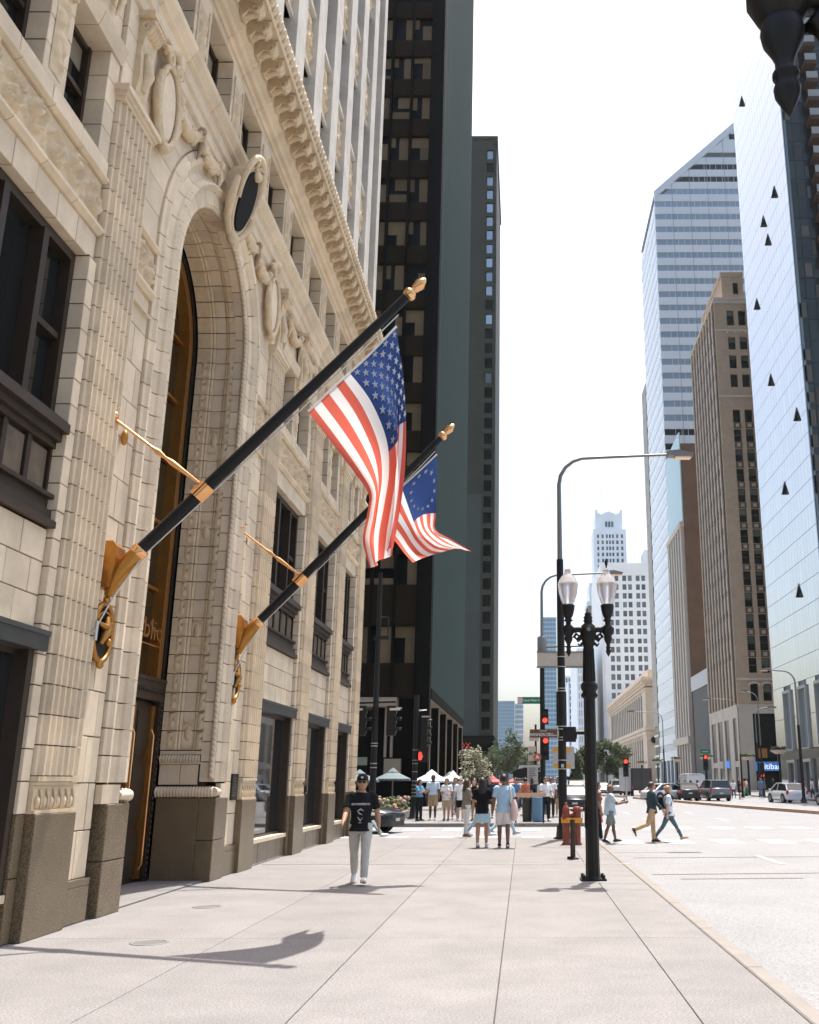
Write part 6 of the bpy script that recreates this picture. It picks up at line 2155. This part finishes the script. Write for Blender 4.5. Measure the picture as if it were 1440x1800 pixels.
cm = person('man in dark teal shirt and tan trousers striding over the crosswalk', 3.80, 29.9, -80, 1.70, (6, 4, -24, 46), (-6, 8, 20, 16, 8, 26), 'tan', ('long', (.035, .060, .068)), ('pants', (.47, .32, .18)), (.06, .03, .018), ('short', 'brown'), z=-.12)
cw_ = person('fair haired woman in white tee and jeans striding right on the crosswalk', 4.33, 30.2, -88, 1.63, (30, 4, -26, 12), (10, 10, 16, -12, 8, 10), 'fair', ('tee', (.66, .70, .72)), ('jeans', (.075, .125, .15)), (.42, .26, .18), ('bun', 'blond'), female=True, z=-.12)
g = MB().tube([(0, -.20, .98), (0, -.23, 1.12), (0, -.21, 1.36)], [(.13, .08), (.15, .10), (.11, .06)], 14, up=(1, 0, 0))
for sg in (-1, 1):
    g.tube([(sg * .1, -.16, 1.38), (sg * .11, .0, 1.50), (sg * .10, .15, 1.36), (sg * .13, .06, 1.1), (sg * .11, -.14, 1.02)], .018, 6)
carried(cw_, 'backpack', g, fab((.014, .014, .016)), 'black backpack worn by the fair haired woman on the crosswalk', 'backpack')
# someone sitting against the wall at the corner, mostly behind the walking man
st = thing('person', 'person in jeans and white trainers sitting on the ground by the building corner', 'person', (-5.0, 33.2, 0))
b = MB()
p0 = Vector((-5.2, 33.2, -.12))
b.tube([p0 + Vector((-.15, 0, .12)), p0 + Vector((-.22, 0, .4)), p0 + Vector((-.2, 0, .62))], [(.13, .17), (.12, .17), (.08, .1)], 12)
b.ball(p0 + Vector((-.14, 0, .80)), (.09, .08, .11), 12, 8)
b.tube([p0 + Vector((-.2, -.2, .58)), p0 + Vector((.0, -.26, .4)), p0 + Vector((.2, -.18, .42))], [.05, .04, .03], 8)
part(st, 'body', b, fab((.05, .06, .07)), False)
lg = MB()
for dy in (-.1, .1):
    lg.tube([p0 + Vector((-.12, dy, .12)), p0 + Vector((.28, dy * 1.5, .45)), p0 + Vector((.58, dy * 1.4, .06))], [.09, .065, .045], 10)
part(st, 'jeans', lg, fab((.20, .26, .28)), False)
sh_ = MB()
for dy in (-.1, .1):
    sh_.tube([p0 + Vector((.56, dy * 1.4, .05)), p0 + Vector((.78, dy * 1.6, .05))], [(.05, .05), (.045, .035)], 10)
part(st, 'trainers', sh_, fab((.62, .62, .58)), False)
pb = MB().box(-4.96, -4.66, 31.0, 31.2, .0, .42).box(-4.94, -4.68, 31.02, 31.18, .42, .44)
solo('paper_bag', pb, mat('kraft_paper', (.26, .15, .07), .85, var=.15, scale=12), 'brown paper bag standing behind the walking man', 'bag')
# people far off: a few builds copied about
protos = []
for lab, args in (('pale pink', dict(top=('tee', (.62, .30, .30)), bottom=('shorts', (.40, .38, .35)))), ('white', dict(top=('tee', (.74, .74, .74)), bottom=('pants', (.05, .06, .08)))),
                  ('dark', dict(top=('tee', (.02, .02, .03)), bottom=('skirt', (.03, .03, .04)), female=True, hair=('long', 'black'))), ('orange', dict(top=('tee', (.55, .16, .08)), bottom=('shorts', (.5, .45, .4)))),
                  ('blue', dict(top=('tee', (.12, .20, .32)), bottom=('jeans', (.10, .14, .2)))), ('green', dict(top=('tee', (.7, .7, .7)), bottom=('pants', (.03, .22, .08))))):
    protos.append((lab, args))
far = [(0, 18.7, 92, 'person in a pink top walking just right of the grey car'), (2, 20.2, 94, 'person in black striding beside the bank corner'), (1, 20.9, 100, 'person in white passing the pale stone base'), (3, 21.4, 98, 'person in orange walking before the stone base'),
       (5, 22.2, 100, 'person in white top and green trousers near the bank corner'), (4, 22.2, 94, 'person in blue standing left of the dark cabinet'), (4, 24.2, 101, 'person in dark blue standing under the bank sign edge'), (2, 25.6, 103, 'person in black at the bank door'),
       (3, 24.6, 88, 'person in dull red before the mirror tower glass'), (1, 24.7, 86, 'person in white before the mirror tower glass'), (4, 24.4, 80, 'person in blue and white cap near the right edge'), (2, 24.8, 78, 'person in black at the right edge of the picture'),
       (0, 15.4, 89, 'person in pink crossing left of the grey car'), (2, 15.0, 90, 'person in black skirt crossing left of the grey car'), (1, 15.8, 91, 'person in white crossing behind the silver car'), (3, 14.8, 92, 'person in orange shorts crossing near the white van')]
made = {}
for i, (k, x, y, lab) in enumerate(far):
    if k not in made:
        lg_ = (14, 6, -16, 12) if i % 2 == 0 else (4, 0, -4, 0)
        P = person(lab, x, y, rnd.choice((-90, 90, 180, 0)), 1.72, lg_, vox=.02, group='people on the west side', **protos[k][1])
        P[0].location.z = -.12 if x < 21 else .02
        made[k] = P[0]
    else:
        c = copy_tree(made[k])
        c.location = (x, y, -.12 if x < 21 else .02)
        c.rotation_euler = (0, 0, R(rnd.choice((-90, 90, 160, 20))))
        c['label'] = lab
crowd = [(3, -1.9, 47, 'blond looking person in orange in the crowd left of the tote'), (2, -1.5, 45, 'person in black in the crowd behind the pair'), (0, -.9, 47.5, 'person in pink in the crowd behind the pair'), (4, -.35, 46, 'person in blue sitting out by the barrier'),
         (3, .1, 48, 'person in orange behind the barrier rail'), (2, .45, 47, 'person in black behind the barrier rail'), (1, -2.4, 49, 'person in white back in the crowd by the tree'), (4, -3.3, 50, 'person in blue back in the crowd under the umbrellas'),
         (0, -1.2, 55, 'person in pink far back in the crowd'), (2, -2.0, 57, 'person in black far back in the crowd'), (1, -.3, 56, 'person in white far back by the kiosk'), (4, -2.7, 62, 'person in blue farthest back in the crowd')]
for k, x, y, lab in crowd:
    c = copy_tree(made[k])
    c.location = (x, y, .012)
    c.rotation_euler = (0, 0, R(rnd.uniform(0, 360)))
    c['label'] = lab
    c['group'] = 'people in the crowd beyond the side street'

# ---------------------------------------------------------------- vehicles
M_tyre = mat('tyre_rubber', (.014, .014, .014), .8)
M_rim = mat('alloy_rim', (.35, .35, .36), .3, .8)
M_cglass = mat('car_glass', (.012, .016, .018), .04, spec=.9)
M_tail = mat('tail_lamp', (.55, .03, .02), .25)
M_head = mat('head_lamp', (.75, .74, .70), .12, spec=.8)
M_amb = mat('indicator_amber', (.75, .20, .03), .3)
M_trim = mat('car_trim', (.02, .02, .02), .5)
M_plate = mat('number_plate', (.55, .55, .52), .5)


def paint(c):
    dk = max(c) < .1
    return mat('car_paint', c, .3, .1, coat=.25 if dk else .7, spec=.3 if dk else .5)


def car(label, x, y, face, col, kind='sedan', group='cars on the avenue', z=-.12):
    """own space: forward +Y, centred on the wheelbase"""
    t = thing('parked_car' if 'parked' in label else 'car', label, 'van' if kind == 'van' else 'car', (0, 0, 0), group, local=True)
    P = paint(col)
    L, Wd, Hh = {'sedan': (4.7, 1.82, 1.44), 'hatch': (4.4, 1.76, 1.50), 'suv': (4.8, 1.92, 1.74), 'van': (5.4, 2.0, 2.35)}[kind]
    hw = Wd / 2
    l = L / 2
    belt = {'sedan': .92, 'hatch': .95, 'suv': 1.08, 'van': 1.15}[kind]
    hood = {'sedan': .88, 'hatch': .9, 'suv': 1.05, 'van': 1.15}[kind]
    # lower body: lofted stations along y (y, half width, bottom, shoulder, deck height)
    st = [(-l, .78, .42, .62, .66), (-l + .06, .90, .30, belt - .18, belt - .12), (-l + .35, .97, .24, belt - .10, belt), (-l + 1.0, 1.0, .20, belt - .07, belt), (-.2, 1.0, .19, belt - .07, belt), (.55, 1.0, .19, belt - .08, belt - .0),
          (l - 1.25, .99, .20, hood - .10, hood), (l - .55, .96, .22, hood - .16, hood - .06), (l - .14, .86, .26, hood - .30, hood - .18), (l, .70, .36, .60, .64)]
    if kind in ('suv', 'van', 'hatch'):
        st[0] = (-l, .90, .40, .70, belt - .08)
        st[1] = (-l + .06, .95, .30, belt - .10, belt)
    vs, fs = [], []
    n = 10
    for yy, f, zb, zs, zt in st:
        w = hw * f
        half = [(0, zb), (w * .85, zb), (w * .97, zb + .10), (w, (zb + zs) / 2), (w * .985, zs), (w * .90, zt - .01), (0, zt + .012)]
        ringv = [(a, yy, b) for a, b in half] + [(-a, yy, b) for a, b in half[-2:0:-1]]
        vs += ringv
    n = len(ringv)
    for i in range(len(st) - 1):
        for j in range(n):
            fs.append((i * n + j, i * n + (j + 1) % n, (i + 1) * n + (j + 1) % n, (i + 1) * n + j))
    fs += [tuple(range(n)), tuple(range((len(st) - 1) * n, len(st) * n))]
    part(t, 'body', MB().add(vs, fs, 0, True), P)
    # greenhouse
    gh = {'sedan': [(-l + .55, belt - .02), (-l + 1.25, Hh - .06), (-.35, Hh), (.35, Hh - .03), (1.15, belt - .02)],
          'hatch': [(-l + .10, belt - .0), (-l + .55, Hh - .10), (-.6, Hh), (.3, Hh - .02), (1.35, belt - .03)],
          'suv': [(-l + .10, belt - .0), (-l + .38, Hh - .06), (-.8, Hh), (.25, Hh - .03), (1.05, belt - .02)],
          'van': [(-l + .03, belt - .0), (-l + .10, Hh - .06), (-.8, Hh), (1.2, Hh - .08), (2.0, belt + .0)]}[kind]
    vs, fs = [], []
    for yy, zz in gh:
        q = (zz - belt) / (Hh - belt)
        w = hw * (.92 - .18 * max(0, q))
        vs += [(-w, yy, zz), (w, yy, zz)]
    bw = hw * .92
    a, b = gh[0][0], gh[-1][0]
    for yy in (gh[1][0], gh[2][0], gh[3][0]):
        vs += [(-bw, yy, belt - .03), (bw, yy, belt - .03)]
    fs = [(0, 1, 3, 2), (6, 7, 9, 8)]
    for s_ in (0, 1):
        fs += [(0 + s_, 2 + s_, 10 + s_), (2 + s_, 4 + s_, 12 + s_, 10 + s_), (4 + s_, 6 + s_, 14 + s_, 12 + s_), (6 + s_, 8 + s_, 14 + s_)]
    gs_ = part(t, 'windows', MB().add(vs, fs, 0), P if False else M_cglass)
    rf = MB()
    k = hw * .75
    rf.add([(-k, gh[1][0] - .02, gh[1][1] + .012), (k, gh[1][0] - .02, gh[1][1] + .012), (k, gh[2][0], gh[2][1] + .03), (-k, gh[2][0], gh[2][1] + .03), (k, gh[3][0] + .03, gh[3][1] + .015), (-k, gh[3][0] + .03, gh[3][1] + .015)], [(0, 1, 2, 3), (3, 2, 4, 5)], 0, True)
    for sg in (-1, 1):                                 # pillars
        for i, j, r in ((0, 1, .05 if kind != 'sedan' else .09), (3, 4, .035)):
            q = [Vector((sg * hw * (.92 - .18 * max(0, (gh[m_][1] - belt) / (Hh - belt))), gh[m_][0], gh[m_][1])) for m_ in (i, j)]
            rf.tube(q, r, 6)
        q = [Vector((sg * hw * .74, gh[m_][0], gh[m_][1])) for m_ in (1, 2, 3)]
        rf.tube(q, .035, 6)
        rf.tube([(sg * hw * .91, -.1, belt), (sg * hw * .75, -.15, Hh - .02)], .035, 6)
    if kind == 'van':
        rf.box(-hw * .93, hw * .93, -l + .02, .6, belt, Hh - .12)
    part(t, 'roof', rf, P)
    for sg in (-1, 1):
        for yy in (-l + .92, l - .92):
            wh = thing  # noqa
            c = (sg * (hw - .10), yy, .33)
            ar = part(t, 'wheel_arch', MB().tube([(sg * (hw - .02), yy, .36), (sg * (hw + .006), yy, .36)], .40, 20), M_trim)
            w = part(t, 'wheel', MB().tube([(sg * (hw - .22), yy, .33), (sg * (hw - .20), yy, .33), (sg * (hw + .01), yy, .33), (sg * (hw + .02), yy, .33)], [.29, .33, .33, .30], 20), M_tyre)
            rm = MB().tube([(sg * (hw + .015), yy, .33), (sg * (hw + .028), yy, .33)], [.22, .21], 18)
            part(w, 'rim', rm, M_rim)
        ml = MB().ball((sg * (hw + .08), gh[-1][0] - .35, belt + .05), (.10, .07, .07), 8, 6)
        part(t, 'mirror', ml, P)
        hl = part(t, 'headlight', MB().add([(sg * hw * .50, l - .03, hood - .28), (sg * hw * .84, l - .16, hood - .26), (sg * hw * .975, l - .60, hood - .15), (sg * hw * .54, l - .10, hood - .20), (sg * hw * .50, l - .10, hood - .28), (sg * hw * .975, l - .60, hood - .27)],
                                           [(0, 1, 2, 3), (0, 1, 5, 4), (1, 2, 5), (0, 3, 4)]), M_head)
        zt = belt - .02 if kind != 'van' else belt + .2
        part(t, 'tail_light', MB().box(sg * hw * .90 - .10, sg * hw * .90 + .06, -l - .01, -l + .12, zt - .26, zt), M_tail)
    part(t, 'grille', MB().box(-hw * .45, hw * .45, l - .06, l + .015, .50, hood - .30), M_trim)
    part(t, 'front_bumper', MB().prism([(-hw * .86, l - .2), (-hw * .6, l + .02), (hw * .6, l + .02), (hw * .86, l - .2)], 'z', .24, .42), M_trim)
    part(t, 'rear_bumper', MB().prism([(-hw * .93, -l + .2), (-hw * .8, -l - .05), (hw * .8, -l - .05), (hw * .93, -l + .2)], 'z', .26, .52), P if kind != 'suv' else M_trim)
    part(t, 'number_plate', MB().box(-.16, .16, -l - .07, -l - .04, .60, .71).box(-.16, .16, l + .015, l + .03, .40, .50), M_plate)
    t.location = (x, y, z)
    t.rotation_euler = (0, 0, R(face))
    return t


car('black car parked on the side street, front corner showing by the building', -6.62, 36.0, -108, (.012, .013, .016), 'sedan')
car('black saloon driving towards the camera behind the corner pole', 3.0, 61, 180, (.014, .015, .017), 'sedan')
car('dark car farther back behind the black saloon', 5.9, 112, 180, (.05, .05, .06), 'suv')
car('pale grey car behind the twin globe lamp', 6.6, 98, 178, (.45, .48, .52), 'hatch')
car('white car waiting in the avenue left of the dark lorry', 9.6, 124, 178, (.7, .7, .7), 'sedan')
car('white taxi with red rear left of the dark lorry', 11.2, 122, 4, (.66, .64, .62), 'suv')
car('silver saloon turning behind the crossing pair', 12.6, 88, -62, (.55, .57, .6), 'sedan')
car('dark green hatchback right beside the silver saloon', 14.1, 88.5, 6, (.03, .035, .03), 'hatch')
car('white van behind the crossing people', 17.6, 106, 4, (.66, .67, .68), 'van')
car('grey sport utility car seen from behind under the green sign', 16.6, 88, 6, (.16, .17, .17), 'suv')
car('white hatchback seen from behind before the bank', 20.9, 80, 8, (.68, .69, .70), 'hatch')
car('black shiny saloon cut by the right edge of the picture', 22.5, 71.5, 14, (.02, .018, .016), 'sedan')
for i, (x, y, c, k) in enumerate(((6.2, 140, (.6, .6, .62), 'sedan'), (8.4, 150, (.3, .06, .05), 'suv'), (4.2, 160, (.2, .22, .26), 'sedan'), (6.6, 178, (.6, .58, .55), 'van'), (10.4, 170, (.65, .65, .66), 'suv'), (13.4, 150, (.05, .05, .06), 'sedan'))):
    car(('silver', 'dark red', 'slate blue', 'cream', 'white', 'black')[i] + ' ' + k.replace('suv', 'tall car').replace('sedan', 'saloon') + ' far down the avenue', x, y, 180 if x < 9 else 0, c, k)
# dark lorry seen from behind
LO = thing('box_lorry', 'dark boxy lorry with a silver cab seen from behind beyond the median', 'lorry', (13.0, 114, -.12))
part(LO, 'cargo_box', MB().box(12.2, 14.5, 113, 118.5, .5, 2.9), mat('lorry_dark', (.035, .03, .03), .5))
part(LO, 'cab', MB().box(11.3, 12.18, 113.4, 118.3, .4, 3.0), mat('lorry_silver', (.5, .5, .5), .4, .3))
for x in (12.3, 14.2):
    for y in (113.8, 117.5):
        part(LO, 'wheel', MB().tube([(x - .15, y, .36), (x + .15, y, .36)], .46, 14), M_tyre)
    part(LO, 'tail_light', MB().box(x - .1, x + .12, 112.95, 113.0, .7, .95), M_tail)
part(LO, 'rear_door', MB().box(12.35, 13.3, 112.94, 112.99, .75, 2.8).box(13.36, 14.35, 112.94, 112.99, .75, 2.8), mat('lorry_door', (.05, .045, .04), .45))
# white bus far down the avenue behind the corner pole
BU = thing('city_bus', 'white bus roof showing behind the corner street light', 'bus', (1.9, 96, -.12))
part(BU, 'body', MB().prism([(-.5, .35), (2.05, .35), (2.1, 2.6), (1.9, 3.0), (-.35, 3.0), (-.55, 2.6)], 'y', 96, 107), mat('bus_white', (.62, .62, .62), .4))
part(BU, 'windscreen', MB().box(-.4, 1.95, 95.93, 95.99, 1.2, 2.4), M_cglass)
part(BU, 'destination_sign', MB().box(.0, 1.6, 95.92, 95.99, 2.5, 2.8), M_trim)
for x in (-.2, 1.7):
    part(BU, 'headlight', MB().box(x - .15, x + .15, 95.93, 95.99, .65, .85), M_head)

# ---------------------------------------------------------------- trees
M_bark = mat('bark', (.10, .075, .05), .9, var=.3, scale=12)
def leafmat(n, c):
    m = cloth(n, c)
    return m
M_leaf = [leafmat('leaf_mid', (.080, .100, .055)), leafmat('leaf_dark', (.05, .068, .038)), leafmat('leaf_light', (.12, .14, .08))]  # greens muted to carry the haze of distance in their colour
M_blos = [leafmat('blossom_pale', (.50, .47, .38)), leafmat('leaf_olive', (.10, .11, .05)), leafmat('leaf_sage', (.22, .22, .14))]


def tree(label, x, y, h, w, n=1500, leaf=.28, mats=None, seed=1, z=0., group='street trees', name='street_tree'):
    rr = random.Random(seed)
    t = thing(name, label, 'tree', (x, y, z), group)
    tb = MB()
    th = h * .38
    tb.tube([(x, y, z), (x + .05, y, z + th * .6), (x, y, z + th), (x + .1, y, z + h * .7)], [h * .028, h * .02, h * .017, h * .008], 8)
    cl = []
    for k in range(7):
        a = rr.uniform(0, 2 * pi)
        r = w * rr.uniform(.25, .42)
        e = Vector((x + r * cos(a), y + r * sin(a), z + h * rr.uniform(.5, .85)))
        tb.tube([(x, y, z + th * rr.uniform(.8, 1.2)), ((x + e.x) / 2, (y + e.y) / 2, (z + th + e.z) / 2 + .1), e], [h * .011, h * .008, h * .004], 6)
        cl.append((e, w * rr.uniform(.16, .28)))
    for _ in range(16):
        a, q = rr.uniform(0, 2 * pi), sqrt(rr.random())
        zz = rr.uniform(.36, 1.0)
        rad = w * .48 * sqrt(max(.05, 1 - ((zz - .6) / .42) ** 2))
        cl.append((Vector((x + q * rad * cos(a), y + q * rad * sin(a), z + h * zz * .97)), w * rr.uniform(.10, .22)))
    part(t, 'trunk', tb, M_bark)
    m = MB()
    for i in range(n):
        c, r = rr.choice(cl)
        d = Vector((rr.gauss(0, 1), rr.gauss(0, 1), rr.gauss(0, .8)))
        d = d.normalized() * r * rr.random() ** .45
        p = c + d
        u = Vector((rr.gauss(0, 1), rr.gauss(0, 1), rr.gauss(0, .6))).normalized()
        v = u.cross(Vector((rr.gauss(0, 1), rr.gauss(0, 1), rr.gauss(0, 1)))).normalized()
        s = leaf * rr.uniform(.6, 1.2)
        mi = rr.choice((0, 0, 1, 2))
        m.add([p - u * s, p + v * s * .5, p + u * s, p - v * s * .5], [(0, 1, 2, 3)], mi)
    part(t, 'crown', m, mats or M_leaf, False, kind='stuff')
    return t


tree('pale flowering small tree at the end of the dark loggia', -3.1, 60, 3.4, 2.2, 1500, .10, M_blos, 3)
i = 0
for x, y, h, w, lab in ((-2.4, 150, 8.6, 5.6, 'green tree at the avenue end right of the grey tower'), (-4.2, 165, 7.6, 5, 'darker green tree tucked behind at the grey tower foot'), (-.6, 175, 7.2, 4.6, 'smaller green tree right of the avenue end trees'), (1.2, 190, 6.6, 4, 'farthest small tree near the avenue centre'),
                        (8.6, 138, 6.4, 3.4, 'green tree just left of the twin globe lamp shaft'), (6.5, 128, 5.2, 2.6, 'low green tree behind the yellow banner'), (11.0, 132, 7.0, 4.2, 'broad green tree right of the twin globe lamp shaft'), (13.0, 136, 6.4, 3.6, 'green tree before the classical hall columns'),
                        (14.8, 150, 6.0, 3.2, 'small tree at the foot of the classical hall corner'), (10.2, 158, 7.2, 4.4, 'tree farther back behind the red median signal')):
    i += 1
    tree(lab, x, y, h, w, 1400, .26, None, 20 + i, -.1, 'trees along the avenue')
# a row of park trees across the avenue, met only as reflection and as the far street end
